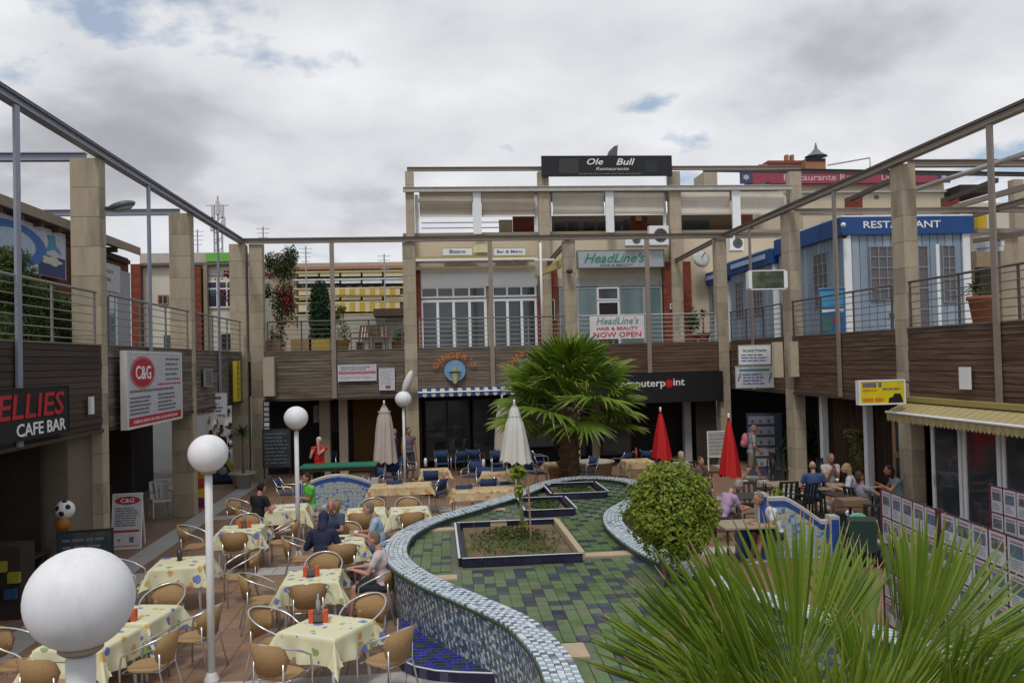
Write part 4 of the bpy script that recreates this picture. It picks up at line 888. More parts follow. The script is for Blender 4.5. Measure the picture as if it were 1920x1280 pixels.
# tv sign on bracket
p = gy(1430, 527, 24.); B = board('screen_sign', 'white cased screen with a dark green picture hung on the right wing', 'screen', 1.02, .56, mat('screen_picture', (.035, .05, .03), .3, .8, 4., tint=(.12, .15, .08)), WHITE, .22, .03)
for s in (-1, 1): BX((s*.51-.05, -.13, -.24), (s*.51+.05, .13, .24)).build('casing_end', WHITE, B)
put(B, (p.x, 23.7, p.z), R(-4))
# ice cream freezer on the terrace rail
p = gx(1512, 595, 10.7); r = thing('drinks_cooler', 'bright blue branded drinks cooler standing behind the right railing', 'cooler', (0, 0, 0))
BX((-.32, -.3, 0), (.32, .3, 1.25)).build('cabinet', mat('cooler_blue', (.02, .12, .30), .4), r); BX((-.3, -.31, .62), (.3, -.301, .7)).build('white_band', WHITE2, r); BX((-.3, -.31, .75), (.3, -.301, 1.2)).build('sky_panel', mat('cooler_cyan', (.05, .28, .48), .4), r); BX((-.28, -.31, .1), (-.02, -.301, .5)).build('green_print', mat('cooler_green', (.05, .16, .14), .5), r); BX((.02, -.31, .3), (.2, -.301, .5)).build('red_print', RED, r)
BX((-.33, -.32, 1.251), (.33, .31, 1.30)).build('lid', mat('cooler_lid', (.10, .25, .4), .4), r); put(r, (10.95, 22.6, ZT), R(-30))
# ---------------------------------------------------------------- signs on the left wing
def on_left(B, y, z, x=-6.3): put(B, (x, y, z), R(90))
def on_right(B, y, z, x=10.22): put(B, (x, y, z), R(-90))
B = board('cafe_sign', 'black fascia sign with red letters NELLIES and white CAFE BAR', 'sign', 4.6, .80, BLACK, BLACK, .08, .02)
letter(B, 'ELLIES', mat('nellies_red', (.42, .02, .03), .5), .98, .12, .5, 1., -.05, .12, fit=(2.2, .38)); letter(B, 'N', mat('nellies_red', (.42, .02, .03), .5), -.42, .06, 1.1, 1., -.05, .12, fit=(.62, .62)); letter(B, 'CAFE BAR', LETW, 1.28, -.24, .38, 1., -.05, 0, fit=(1.7, .2))
yl = gx(125, 760, -6.3).y; zl = gx(125, 770, -6.3).z; on_left(B, yl-2.3, 3.26)
# vertical heights read on that plane
B = board('company_sign', 'large white sign with a red circle logo and a red band on the left wing', 'sign', 3.0, 1.66, mat('sign_white', (.46, .47, .50), .6), mat('sign_frame_white', (.60, .60, .56), .5), .12, .05)
ring(B, -.72, .36, .0, .31, 1.7, mat('logo_red', (.40, .02, .03), .6), 'logo_disc'); ring(B, -.72, .36, .32, .36, 1.7, mat('logo_pink', (.50, .14, .14), .6), 'logo_ring')
letter(B, 'C&G', LETW, -.72, .36, .40, 1., YB[B.name]-.014, 0, 'CENTER', fit=(.76, .30)); dashes(B, 5, LETK, .5, 1.4, .12, .72, 4, .35); patch(B, .05, .06, 1.4, .09, RED, 'red_rule')
dashes(B, 1, LETK, -1.35, 1.4, -.08, .0, 5, .6); dashes(B, 5, LETK, -1.35, -.2, -.56, -.14, 6, .5); dashes(B, 5, LETK, .05, 1.1, -.56, -.12, 7, .5)
patch(B, -1.4, -.79, 1.4, -.60, mat('logo_red', (.40, .02, .03), .6), 'red_band'); dashes(B, 1, mat('pink_red_text', (.62, .35, .35), .6), -1.2, 1.3, -.75, -.64, 8, .6)
ya = gx(231, 700, -6.2).y; yb_ = gx(336, 700, -6.2).y; za = gx(231, 657, -6.2).z; zb2 = gx(231, 807, -6.2).z
B.scale = ((yb_-ya)/3.0, 1, (za-zb2)/1.66); on_left(B, (ya+yb_)/2, (za+zb2)/2, -6.2)
p = gy(397, 756, 26.); B = board('hanging_sign', 'small white hanging sign with red and grey print at the far left passage', 'sign', 1.05, .62, WHITE2, WHITE2, .08, .02); dashes(B, 1, RED, -.45, .1, .1, .24, 1, .6); dashes(B, 1, LETK, .1, .45, .1, .24, 2, .6); dashes(B, 3, LETK, -.42, .42, -.26, .04, 3, .45); put(B, (p.x, 25.6, p.z), R(8))
p = gy(388, 712, 26.8); B = board('grey_sign', 'grey panel sign above the small white hanging sign', 'sign', .75, .5, mat('grey_panel', (.14, .14, .15), .6), mat('grey_panel_edge', (.3, .3, .3), .6), .05, .03); dashes(B, 2, LETK, -.3, .3, -.15, .15, 5); on_left(B, gx(390, 700, -6.3).y, gx(390, 708, -6.3).z)
B = board('vertical_sign', 'narrow upright yellow sign at the far end of the left wing', 'sign', .5, 1.25, mat('dull_yellow', (.38, .30, .01), .6), YEL, .1, .03); dashes(B, 6, mat('olive_print', (.22, .18, .01), .7), -.15, .15, -.5, .5, 4); on_left(B, gx(442, 715, -6.25).y-.1, gx(442, 714, -6.25).z, -6.2)
tag(BX((-6.33, 16.25, 3.1), (-6.28, 16.4, 3.42)).build('wall_notice', WHITE2, None), 'tiny white notice on the fascia right of the black cafe sign', 'notice')
# rear arcade signs
for lab, a, b, c, d_, kind in (('wide white notice with a pink stripe on the grey planks', 634, 683, 706, 714, 0), ('upright white notice on the planks near the left rear pillar', 711, 690, 740, 731, 1)):
    cx_, cz_, w, h = sized(a, b, c, d_, 29.27); B = board('white_notice', lab, 'notice', w, h, mat('notice_white', (.50, .50, .54), .7), WHITE2, .04, .015)
    if kind == 0: patch(B, -w/2+.02, -.04, w/2-.02, .05, mat('pink_stripe', (.42, .13, .20), .7), 'pink_stripe'); dashes(B, 2, LETK, -w/2+.1, w/2-.1, .08, h/2-.06, 2, .4); dashes(B, 1, mat('pink_grey', (.42, .35, .38), .7), -w/2+.1, w/2-.1, -.2, -.1, 4)
    else: dashes(B, 7, mat('pale_grey_print', (.33, .33, .36), .7), -w/2+.05, w/2-.05, -h/2+.2, h/2-.05, 5, .3); patch(B, -.05, -h/2+.05, .12, -h/2+.16, mat('brick_print', (.25, .1, .1), .7), 'small_picture')
    put(B, (cx_, 29.23, cz_))
def arc_sign(label, px_, py_, text):
    p = gy(px_, py_, 29.22); r = thing('bar_emblem', label, 'sign', (0, 0, 0))
    n_ = len(text); 
    for k, ch in enumerate(text):
        a = R(158-136*k/(n_-1)); letter(r, ch, mat('orange_letters', (.58, .13, .015), .6), .68*math.cos(a), .52*math.sin(a)+.02, .27, 1.25, -.02, rot=(R(90)-a))
    MB().lathe([(.36, 0), (.36, .03)], (0, 0, 0), 28).build('round_plaque', mat('plaque_sky', (.17, .30, .46), .6), r); o = r.children[-1]; o.rotation_euler = (R(90), 0, 0); o.location = (0, .02, -.0)
    MB().lathe([(.22, 0), (.22, .012)], (0, 0, 0), 20).build('inner_disc', mat('plaque_pale', (.30, .42, .42), .6), r); o = r.children[-1]; o.rotation_euler = (R(90), 0, 0); o.location = (0, -.011, .02)
    MB().lathe([(.045, -.42), (.06, -.4), (.12, -.12), (.13, -.1), (.13, -.06)], (0, -.05, 0), 12).build('cone_shape', mat('cone_cream', (.50, .46, .25), .6), r)
    MB().ell((0, -.05, .02), (.13, .05, .11)).build('scoop_shape', mat('scoop_brown', (.24, .22, .10), .6), r, True)
    put(r, (p.x, 29.2, p.z)); return r
arc_sign('round blue ice cream cone emblem under arched orange letters, in full view', 853, 696, "GINGER'S"); arc_sign('round blue ice cream cone emblem under arched orange letters, half behind the palm', 992, 692, "GINGER'S")
# striped blue awning
def awning(label, x0, x1, y0, zt, zb_, out, mats, sw, rz=0, scal=.16):
    r = thing('striped_awning', label, 'awning', (0, 0, 0)); n_ = int((x1-x0)/sw)
    for m_i, m_ in enumerate(mats):
        mb = MB(); 
        for i in range(n_):
            if i % len(mats) != m_i: continue
            a, b = x0+(x1-x0)*i/n_, x0+(x1-x0)*(i+1)/n_
            mb.add([(a, y0, zt), (b, y0, zt), (b, y0-out, zb_), (a, y0-out, zb_), (a, y0, zt+.012), (b, y0, zt+.012), (b, y0-out, zb_+.012), (a, y0-out, zb_+.012)], [(0,1,2,3),(7,6,5,4)])
            k = 5; pts = [(a+(b-a)*t/k, y0-out-.01, zb_-scal*(.75+.25*math.sin(math.pi*t/k))) for t in range(k+1)]
            mb.add([(a, y0-out-.01, zb_), (b, y0-out-.01, zb_)]+pts[::-1], [tuple(range(k+3))])
        mb.build('awning_cloth', m_, r)
    MB().tube([(x0, y0-out-.02, zb_), (x1, y0-out-.02, zb_)], .03, 6).build('front_bar', WHITE, r); return r
a, b = gy(784, 740, 28.9).x, gy(965, 740, 28.9).x
r = awning('blue and white striped awning over the dark bar entrance', a, b, .0, gy(850, 728, 29.2).z, gy(850, 734, 28.9).z, .35, [mat('awning_blue', (.025, .06, .19), .8), mat('awning_white', (.48, .50, .52), .8)], .145); put(r, (0, 29.2, 0))
# black fascia sign
cx_, cz_, w, h = sized(1100, 697, 1356, 748, 29.15); zt_ = gy(1280, 697, 29.15).z; 
B = board('black_fascia_sign', 'black shop fascia sign with white lettering and a red letter o behind the palm', 'sign', w, zt_-2.30, BLACK, BLACK, .1, .01)
xx = gy(1284, 712, 29.1).x-cx_; letter(B, 'int', LETW, xx, .17, .36, 1.1, -.062, 0, 'RIGHT'); letter(B, 'computerp', LETW, xx-.68, .15, .36, 1.1, -.062, 0, 'RIGHT'); ring(B, xx-.55, .13, .0, .14, 1, RED, 'red_letter')
put(B, (cx_, 29.2, (zt_+2.30)/2))
# ---------------------------------------------------------------- right wing signs
B = board('property_sign', 'white property sign with green lettering on the far right arcade, upper one of two', 'sign', .98, .62, WHITE2, GREYP, .08, .02); letter(B, 'San Javier Property', LETG, 0, .14, .1, .9, -.052); dashes(B, 3, LETB, -.4, .4, -.22, .04, 3, .4)
p = gy(1410, 665, 25.6); put(B, (p.x, 25.4, p.z), R(-12))
B = board('property_sign', 'white property sign with blue print on the far right arcade, lower one of two', 'sign', 1.15, .68, mat('sign_white', (.46, .47, .50), .6), GREYP, .08, .02); patch(B, -.45, .18, .45, .24, LETG, 'green_line'); dashes(B, 4, LETB, -.35, .35, -.25, .12, 4, .4)
MB().bar((-.5, -.055, -.1), (-.42, -.055, .12), .03).build('check_mark', LETK, B); MB().bar((.42, -.055, -.15), (.5, -.055, .12), .03).build('check_mark', LETK, B)
p = gy(1410, 706, 25.6); put(B, (p.x, 25.4, p.z), R(-12))
B = board('takeaway_sign', 'bright yellow projecting sign with black and orange print by the near right pillar', 'sign', 1.0, .52, mat('sign_yellow', (.62, .50, .01), .5), WHITE2, .16, .03)
dashes(B, 1, LETK, -.42, .0, .10, .22, 1, .8); dashes(B, 1, ORANGE, -.42, 0, .02, .08, 2, .6); dashes(B, 1, LETK, 0, .42, .04, .1, 3, .6); dashes(B, 1, ORANGE, -.42, .1, -.2, -.1, 5, .7)
MB().prism([(.12, -.09, -.22), (.14, -.09, -.12), (.22, -.09, -.1), (.26, -.09, -.03), (.38, -.09, -.03), (.42, -.09, -.12), (.44, -.09, -.22)], (0, .006, 0)).build('scooter_print', BLACK, B)
MB().bar((.5, 0, .2), (.72, 0, .2), .04).build('bracket', STEEL_D, B); p = gy(1651, 735, 17.3); put(B, (p.x, 17.3, p.z), R(-3))
tag(BX((10.2, 15.55, 3.12), (10.26, 15.85, 3.55)).build('wall_notice', WHITE2, None), 'small blank white notice on the dark planks at the right edge', 'notice')
# yellow awning
r = awning('yellow and cream scalloped awning over the glazed doors on the right', -17.75, -11.0, 0, 2.84, 2.58, .55, [mat('awning_cream', (.37, .32, .19), .8), mat('awning_gold', (.35, .27, .10), .8)], .12, scal=.2)
BX((-17.75, -.2, 2.80), (-11, .1, 2.9)).build('awning_box', mat('ochre_trim', (.30, .24, .08), .7), r); put(r, (10.30, 0, 0), R(-90))
# blackboards
def blackboard(label, w, h, frame, legs=False, group=None):
    B = board('blackboard', label, 'blackboard', w, h, mat('slate_board', (.022, .03, .036), .7, .5, 6., tint=(.05, .06, .065)), frame, .04, .035, group)
    dashes(B, max(3, int(h/.13)), mat('chalk_marks', (.13, .15, .16), .9), -w/2+.09, w/2-.09, -h/2+.1, h/2-.1, int(w*100), .35, 'chalk_writing')
    if legs:
        for s in (-1, 1): BX((s*(w/2-.04)-.02, .03, -h/2-.35), (s*(w/2-.04)+.02, .06, h/2)).build('leg', frame, B)
    return B
p = gz(517, 893, 0); B = blackboard('grey chalked menu blackboard standing by the rear left passage', .9, 1.25, mat('dark_board_frame', (.03, .02, .015), .7), True); q = gy(519, 840, 28.0); put(B, (q.x, 28.0, q.z))
B = blackboard('black chalkboard leaning against the near left pillar', .85, 1.1, mat('black_frame', (.015, .015, .015), .7), True); q = gz(158, 1040, .1); put(B, (gy(160, 1010, 14.6).x, 14.6, .75), R(10))
B = blackboard('wood framed chalkboard hung on the right hand wall, upper one of two', .5, .95, mat('wood_frame', (.22, .11, .05), .7)); on_right(B, 18.45, 1.95, 10.1); B.rotation_euler = (0, 0, R(-20)); B.location = gy(1697, 810, 18.6)
B = blackboard('dark chalkboard below the wood framed one on the right hand wall', .42, .9, mat('dark_board_frame', (.03, .02, .015), .7)); B.location = gy(1700, 895, 18.55); B.rotation_euler = (0, 0, R(-20))
# A-boards
B = board('a_board', 'white folding A-board with a red oval logo beside the near left pillar', 'sign', .62, 1.2, mat('sign_white2', (.52, .52, .52), .6), WHITE2, .03, .02)
MB().prism([(.26*math.cos(R(a)), -.022, .44+.09*math.sin(R(a))) for a in range(0, 360, 18)], (0, .006, 0)).build('logo_oval', mat('logo_red', (.40, .02, .03), .6), B)
letter(B, 'C&G', LETW, 0, .44, .13, 1., -.03, fit=(.28, .09)); dashes(B, 8, LETK, -.24, .26, -.12, .30, 5, .5); patch(B, -.26, -.24, .26, -.19, mat('logo_red', (.40, .02, .03), .6), 'red_rule'); patch(B, -.26, -.54, .26, -.525, mat('logo_red', (.40, .02, .03), .6), 'red_rule')
patch(B, .06, -.46, .15, -.34, LETK, 'small_picture'); patch(B, -.18, -.42, -.12, -.38, LETK, 'small_picture')
MB().bar((-.28, .03, .55), (-.28, .48, -.50), .03).bar((.28, .03, .55), (.28, .48, -.50), .03).build('rear_legs', WHITE2, B)
p = gz(236, 1030, 0); B.location = (p.x, p.y+.1, .60); B.rotation_euler = (R(-11), 0, R(6))
r = thing('postcard_rack', 'white rack crowded with small colourful items in the far left passage', 'rack', (0, 0, 0)); q = gy(415, 830, 30.2); rn = random.Random(6)
BX((-.9, .05, 0), (.5, .12, 2.5)).build('rack_back', mat('rack_white', (.46, .45, .45), .7), r)
for k in range(44):
    x_, z_ = rn.uniform(-.85, .4), rn.uniform(.7, 2.4); BX((x_, rn.uniform(-.05, 0), z_), (x_+rn.uniform(.05, .14), .049, z_+rn.uniform(.06, .16))).build('hanging_item', rn.choice((WHITE2, DARK, DARK2, PURP, mat('rack_white', (.46, .45, .45), .7), mat('item_blue', (.1, .12, .2), .7))), r)
put(r, (q.x, 31.6, 0))
q = gz(1345, 872, 0); B = board('menu_stand', 'white menu stand behind the right red parasol', 'sign', .75, .85, mat('menu_white', (.40, .40, .38), .7), WHITE, .04, .03)
dashes(B, 6, mat('menu_grey', (.25, .25, .25), .8), -.3, .3, -.35, .35, 8, .3)
for s in (-1, 1): BX((s*.35-.02, 0, -.95), (s*.35+.02, .03, -.43)).build('leg', WHITE, B)
put(B, (gy(1347, 832, 27.2).x, 27.2, gy(1347, 832, 27.2).z))
# vertical lettered strip and small posters at the passage
B = board('poster', 'tall narrow poster with white squares beside the far left pillar', 'poster', .22, 1.1, DARK, DARK, .03, .01)
for k in range(6): patch(B, -.08, .38-k*.17, .08, .5-k*.17, mat('poster_lilac', (.38, .34, .40), .7) if k < 4 else WHITE2, 'poster_square')
q = gy(500, 782, 29.0); put(B, (q.x, 29.0, q.z)); 
B = board('poster', 'narrow poster with dark figures on the inner cream pier', 'poster', .26, .62, mat('poster_grey', (.26, .23, .22), .8, .8, 9.), DARK, .03, .01); q = gy(594, 776, 30.6); put(B, (q.x, 30.65, q.z))
B = board('poster', 'red framed poster left of the dark bar entrance', 'poster', .38, .95, mat('poster_slate', (.07, .08, .09), .7, .6, 8.), mat('red_timber_frame', (.16, .04, .03), .7), .05, .05); q = gy(770, 775, 29.1); put(B, (q.x-.1, 29.6, q.z))
B = board('poster', 'green chalkboard in the ochre doorway', 'poster', .55, .95, mat('green_slate', (.02, .028, .026), .7), mat('brown_frame', (.09, .045, .02), .7), .05, .04); q = gy(637, 783, 31.2); put(B, (q.x, 31.2, q.z))

r = thing('terrace_pergola', 'tan and white pergola posts and beams beyond the right edge of the restaurant kiosk', 'pergola', (0, 0, 0)); r.location = (17, 24, ZT)
def tp_(a, b, c, d_, Y, w_=None, m=CONC, name='post'):
    x0, z0, x1, z1 = ry(a, b, c, d_, Y); BX((x0, Y, max(z0, ZT)), (x1, Y+.3, z1)).build(name, m, r)
tp_(1878, 436, 1912, 640, 24.5); tp_(1906, 336, 1925, 640, 27)
for a, b, c, d_, Y0, Y1, m_ in ((1830, 433, 1925, 433, 24.4, 24.4, STEEL_R), (1828, 452, 1925, 436, 26, 22, STEEL_R), (1790, 388, 1925, 350, 27, 19, STEEL_R), (1830, 462, 1880, 456, 25, 24, WHITE), (1835, 470, 1878, 466, 25, 24, WHITE)): MB().bar(gy(a, b, Y0), gy(c, d_, Y1), .14).build('beam', m_, r)
tp_(1832, 470, 1876, 560, 27, None, mat('tan_canopy', (.30, .22, .13), .8), 'back_wall'); tp_(1840, 500, 1872, 640, 26.8, None, DARK2, 'dark_opening')
r = thing('white_strut', 'slanting white round pole beside the top of the near right pillar', 'pole', gy(1712, 357, 19.5)); MB().tube([gy(1712, 357, 19.5), gy(1960, 276, 13.5)], .055, 8).build('pole', mat('pale_beam', (.42, .40, .37), .6), r, True)
# ================================================================ globe lamps
OPAL = mat('opal_globe', (.74, .735, .75), .5, .035, 9., 0, 0, .35, dirt=.16, stretch=(2.2, 2.2, .35))
LAMPWHITE = mat('lamp_pole_white', (.62, .61, .60), .5, .08, 4., dirt=.15)
for lab, (x, y), pr in (('largest white globe lamp, nearest of the four in the left foreground', gz(150, 1122, 2.83).xy, .065), ('white globe lamp on a thin pole between the tables, second nearest', gz(390, 850, 2.83).xy, .048), ('white globe lamp rising beside the man in the green shirt', gz(555, 783, 2.83).xy, .045), ('smallest white globe lamp, by the cream parasol near the rear arcade', gz(756, 748, 2.83).xy, .04)):
    r = thing('globe_lamp', lab, 'lamp', (x, y, 0), 'white globe lamps along the terrace'); zc_ = 2.83; rr = .242
    MB().tube([(x, y, 0), (x, y, zc_-rr-.02)], pr, 14).build('pole', LAMPWHITE, r, True)
    MB().lathe([(pr*2, 0), (pr*2, .03), (pr*1.1, .12)], (x, y, .012), 14).build('base', LAMPWHITE, r)
    MB().lathe([(.085, 0), (.10, .012), (.10, .03)], (x, y, zc_-rr-.005), 20).build('collar', mat('shadow_brown_collar', (.30, .25, .18), .7), r)  # brown disc imitates the thin shadow under the globe
    g = MB().ell((x, y, zc_), (rr, rr, rr*.97), 40).build('globe', OPAL, r, True)
# pillar mounted street lights
r = thing('street_light', 'dark cobra head street light on the near left pillar', 'lamp', (-6.35, 17.2, 0)); p = gy(196, 388, 17.1); r.location = (p.x, 17.15, p.z)
MB().bar((p.x-.02, 17.2, p.z-.02), (p.x+.12, 17.15, p.z), .06).build('arm', STEEL_D, r); MB().ell((p.x+.32, 17.1, p.z+.02), (.27, .16, .085), 14, Matrix.Rotation(R(-14), 3, 'Y')).build('lamp_head', mat('lamp_grey', (.10, .11, .12), .4), r, True)
MB().ell((p.x+.34, 17.1, p.z-.03), (.2, .12, .06), 12, Matrix.Rotation(R(-14), 3, 'Y')).build('glass_bowl', mat('bowl_glass', (.3, .32, .34), .2), r, True)
r = thing('street_light', 'white oval street light head on the second rear pillar above the smallest globe', 'lamp', (0, 0, 0)); p = gy(764, 716, 28.9); r.location = (p.x, 28.9, p.z)
MB().ell((p.x, 28.9, p.z), (.13, .12, .42), 14, Matrix.Rotation(R(22), 3, 'Y')).build('lamp_head', LAMPWHITE, r, True); MB().bar((p.x, 28.95, p.z), (p.x-.05, 29.28, p.z+.1), .06).build('arm', LAMPWHITE, r)
r = thing('street_light', 'small dark floodlight on the third rear pillar', 'lamp', (0, 0, 0)); p = gy(1068, 508, 29.0); r.location = (p.x, 29, p.z)
MB().ell((p.x, 29.05, p.z), (.12, .2, .09), 12).build('lamp_head', STEEL_D, r, True); MB().bar((p.x, 29.1, p.z), (p.x+.05, 29.29, p.z), .05).build('arm', STEEL_D, r)
# ================================================================ tables, cloths and chairs
def cloth_mat(key, base, c1, c2, c3, sc=5.5, thr=.30):
    m = mat(key, base, .75, .05, 3.); t = m.node_tree; b = t.nodes['Principled BSDF']; src = b.inputs['Base Color'].links[0].from_socket
    tcn = t.nodes.new('ShaderNodeTexCoord'); nz = t.nodes.new('ShaderNodeTexNoise'); nz.inputs['Scale'].default_value = 16
    oi = t.nodes.new('ShaderNodeObjectInfo'); va = t.nodes.new('ShaderNodeVectorMath'); va.operation = 'MULTIPLY_ADD'
    t.links.new(tcn.outputs['Object'], nz.inputs[0]); t.links.new(nz.outputs['Color'], va.inputs[0]); va.inputs[1].default_value = (.07, .07, .07); t.links.new(tcn.outputs['Object'], va.inputs[2])
    ad = t.nodes.new('ShaderNodeVectorMath'); ad.operation = 'ADD'; t.links.new(va.outputs[0], ad.inputs[0]); t.links.new(oi.outputs['Random'], ad.inputs[1])
    vo = t.nodes.new('ShaderNodeTexVoronoi'); vo.inputs['Scale'].default_value = sc; t.links.new(ad.outputs[0], vo.inputs['Vector'])
    se = t.nodes.new('ShaderNodeSeparateColor'); t.links.new(vo.outputs['Color'], se.inputs[0])
    size = mathn(t, 'MULTIPLY', mathn(t, 'ADD', se.outputs[1], .35), thr)
    msk = mathn(t, 'LESS_THAN', vo.outputs['Distance'], size)
    r = t.nodes.new('ShaderNodeValToRGB'); r.color_ramp.interpolation = 'CONSTANT'; e = r.color_ramp.elements; e.new(.5); e.new(.5)
    for i, (p_, c) in enumerate(((0, c1), (.38, c2), (.66, c3), (.92, base))): e[i].position = p_; e[i].color = (*c, 1)
    t.links.new(se.outputs[0], r.inputs[0]); mx_ = t.nodes.new('ShaderNodeMix'); mx_.data_type = 'RGBA'
    t.links.new(mathn(t, 'MULTIPLY', msk, .85), mx_.inputs[0]); t.links.new(src, mx_.inputs[6]); t.links.new(r.outputs[0], mx_.inputs[7]); t.links.new(mx_.outputs[2], b.inputs['Base Color'])
    return m
CL1 = cloth_mat('floral_cream_cloth', (.62, .60, .40), (.06, .11, .42), (.55, .28, .04), (.20, .27, .08), 6.5, .36)
CL2 = cloth_mat('peach_pattern_cloth', (.52, .40, .23), (.45, .20, .05), (.55, .45, .28), (.35, .17, .06), 9., .5)
def cloth_me(a, b, ca_, cb_, m, seed=0, n=44):
    rnd = random.Random(seed); ph = [rnd.uniform(0, 6.28) for _ in range(6)]; vs = []; 
    for i in range(n+1):
        for j in range(n+1):
            u, v = -ca_+2*ca_*i/n, -cb_+2*cb_*j/n; eu, ev = max(abs(u)-a, 0), max(abs(v)-b, 0); su, sv = (1 if u > 0 else -1), (1 if v > 0 else -1)
            if eu == 0 and ev == 0: vs.append((u, v, .002*math.sin(u*9+ph[0])*math.sin(v*8+ph[1]))); continue
            if eu and ev:
                d = math.hypot(eu, ev); x = su*(a+.012+eu*.42); y = sv*(b+.012+ev*.42); z = -max(0, d*.93-.01)
                sw = .03*math.sin(math.atan2(ev, eu)*6+ph[2])*d/.25; x += su*sw; y += sv*sw
            elif eu:
                w = math.sin(v*13+ph[3]+su)*.5+math.sin(v*23+ph[4])*.3; x = su*(a+.012+eu*(.12+.22*w)*min(1, eu*4)); y = v; z = -max(0, eu-.006)
            else:
                w = math.sin(u*13+ph[5]+sv)*.5+math.sin(u*21+ph[2])*.3; y = sv*(b+.012+ev*(.12+.22*w)*min(1, ev*4)); x = u; z = -max(0, ev-.006)
            vs.append((x, y, z))
    fs = [(i*(n+1)+j, (i+1)*(n+1)+j, (i+1)*(n+1)+j+1, i*(n+1)+j+1) for i in range(n) for j in range(n)]
    me = bpy.data.meshes.new('tablecloth'); me.from_pydata(vs, [], fs); me.materials.append(m); me.polygons.foreach_set('use_smooth', [True]*len(fs)); return me
def make_table(a, b, leg=.03):
    t = thing('cafe_table', '', 'table'); BX((-a, -b, .705), (a, b, .732)).build('tabletop', WHITE2, t)
    for sx in (-1, 1):
        for sy in (-1, 1): MB().tube([(sx*(a-.06), sy*(b-.06), .7), (sx*(a-.03), sy*(b-.03), .0)], .02, 8).build('leg', WHITE2, t, True)
    fr_ = MB(); 
    for s in (-1, 1): fr_.box((-a+.07, s*(b-.07)-.012, .66), (a-.07, s*(b-.07)+.012, .704)); fr_.box((s*(a-.07)-.012, -b+.085, .66), (s*(a-.07)+.012, b-.085, .704))
    fr_.build('apron', WHITE2, t); return t
TP = make_table(.39, .39); clm = [cloth_me(.40, .40, .72, .72, CL1, k) for k in range(4)]; clf = [cloth_me(.40, .40, .62, .62, CL2, k+9, 24) for k in range(2)]
clw = cloth_me(.78, .40, 1.0, .62, CL2, 31, 36); TW_ = make_table(.77, .39)
used = {}
def first(o):
    if o.name in used: return copy_tree(o)
    used[o.name] = 1; return o
TG = 'cafe tables under cloths on the left terrace'
def table(x, y, rz, lab, k=0, far=0, wide=False):
    src = TW_ if wide else TP; t = first(src); t['label'] = lab[0].replace('cloth', 'table') if False else lab[0]; t['group'] = TG if not far else 'cafe tables of the bar in front of the rear arcade'
    put(t, (x, y, .008), rz); o = bpy.data.objects.new('tablecloth', clw if wide else (clf[k % 2] if far else clm[k % 4])); COL.objects.link(o)
    put(o, (x, y, .742), rz+(R(90)*(k % 4) if not wide else 0)); tag(o, lab[1], 'tablecloth', 'tablecloths'); return t
def make_bistro():
    c = thing('bistro_chair', '', 'chair')
    s = MB(); N_ = 14; ring_ = [(.23*math.copysign(abs(math.cos(a))**.7, math.cos(a)), .02+.22*math.copysign(abs(math.sin(a))**.7, math.sin(a))) for a in [2*math.pi*i/N_ for i in range(N_)]]
    s.add([(x, y, .42) for x, y in ring_]+[(x, y, .44) for x, y in ring_]+[(x*.85, .02+(y-.02)*.85, .45) for x, y in ring_]+[(0, .02, .445)], [tuple(range(N_))[::-1]]+[(i, (i+1) % N_, (i+1) % N_+N_, i+N_) for i in range(N_)]+[(i+N_, (i+1) % N_+N_, (i+1) % N_+2*N_, i+2*N_) for i in range(N_)]+[(i+2*N_, (i+1) % N_+2*N_, 3*N_) for i in range(N_)])
    s.build('seat', WICK, c)
    b = MB(); n_ = 14; vs = []
    for i in range(n_+1):
        t = -1+2*i/n_; a = R(270+t*62); hz_ = math.sqrt(max(0, 1-abs(t)**4)); zl, zh = .665-.185*hz_, .665+.185*hz_; rr_ = .255
        for z, r_ in ((zl, rr_), (.66, rr_+.012), (zh, rr_+.03), (zh, rr_+.042), (.66, rr_+.026), (zl, rr_+.012)): vs.append((r_*math.cos(a), r_*.95*math.sin(a)-.01-(z-.5)*.12, z))
    b.add(vs, [(i*6+k, (i+1)*6+k, (i+1)*6+(k+1) % 6, i*6+(k+1) % 6) for i in range(n_) for k in range(6)]+[tuple(range(6)), tuple(n_*6+k for k in range(6))[::-1]])
    b.build('backrest', WICK, c, True)
    P_ = []
    for i in range(21):
        t = -1+2*i/20; a = R(270+t*118); e = abs(t); P_.append((.295*math.cos(a), .02+.30*math.sin(a)-.035*(1-e), .845-.21*e**1.6))
    P_ = [(-.25, .24, 0), (-.262, .24, .45), (-.262, .22, .60)]+P_[::-1][:0]+[p for p in P_ if True][::1]+[(.262, .22, .60), (.262, .24, .45), (.25, .24, 0)]
    MB().tube(P_, .0125, 7).build('arm_frame', ALU, c, True)
    for sx in (-1, 1):
        MB().tube([(sx*.2, -.2, .62), (sx*.2, -.2, .42), (sx*.225, -.3, 0)], .0115, 7).build('leg', ALU, c, True)
    MB().tube([(-.25, .23, .415), (.25, .23, .415), (.2, -.19, .415), (-.2, -.19, .415)], .01, 6, closed=True).build('seat_frame', ALU, c, True)
    return c
BC = make_bistro()
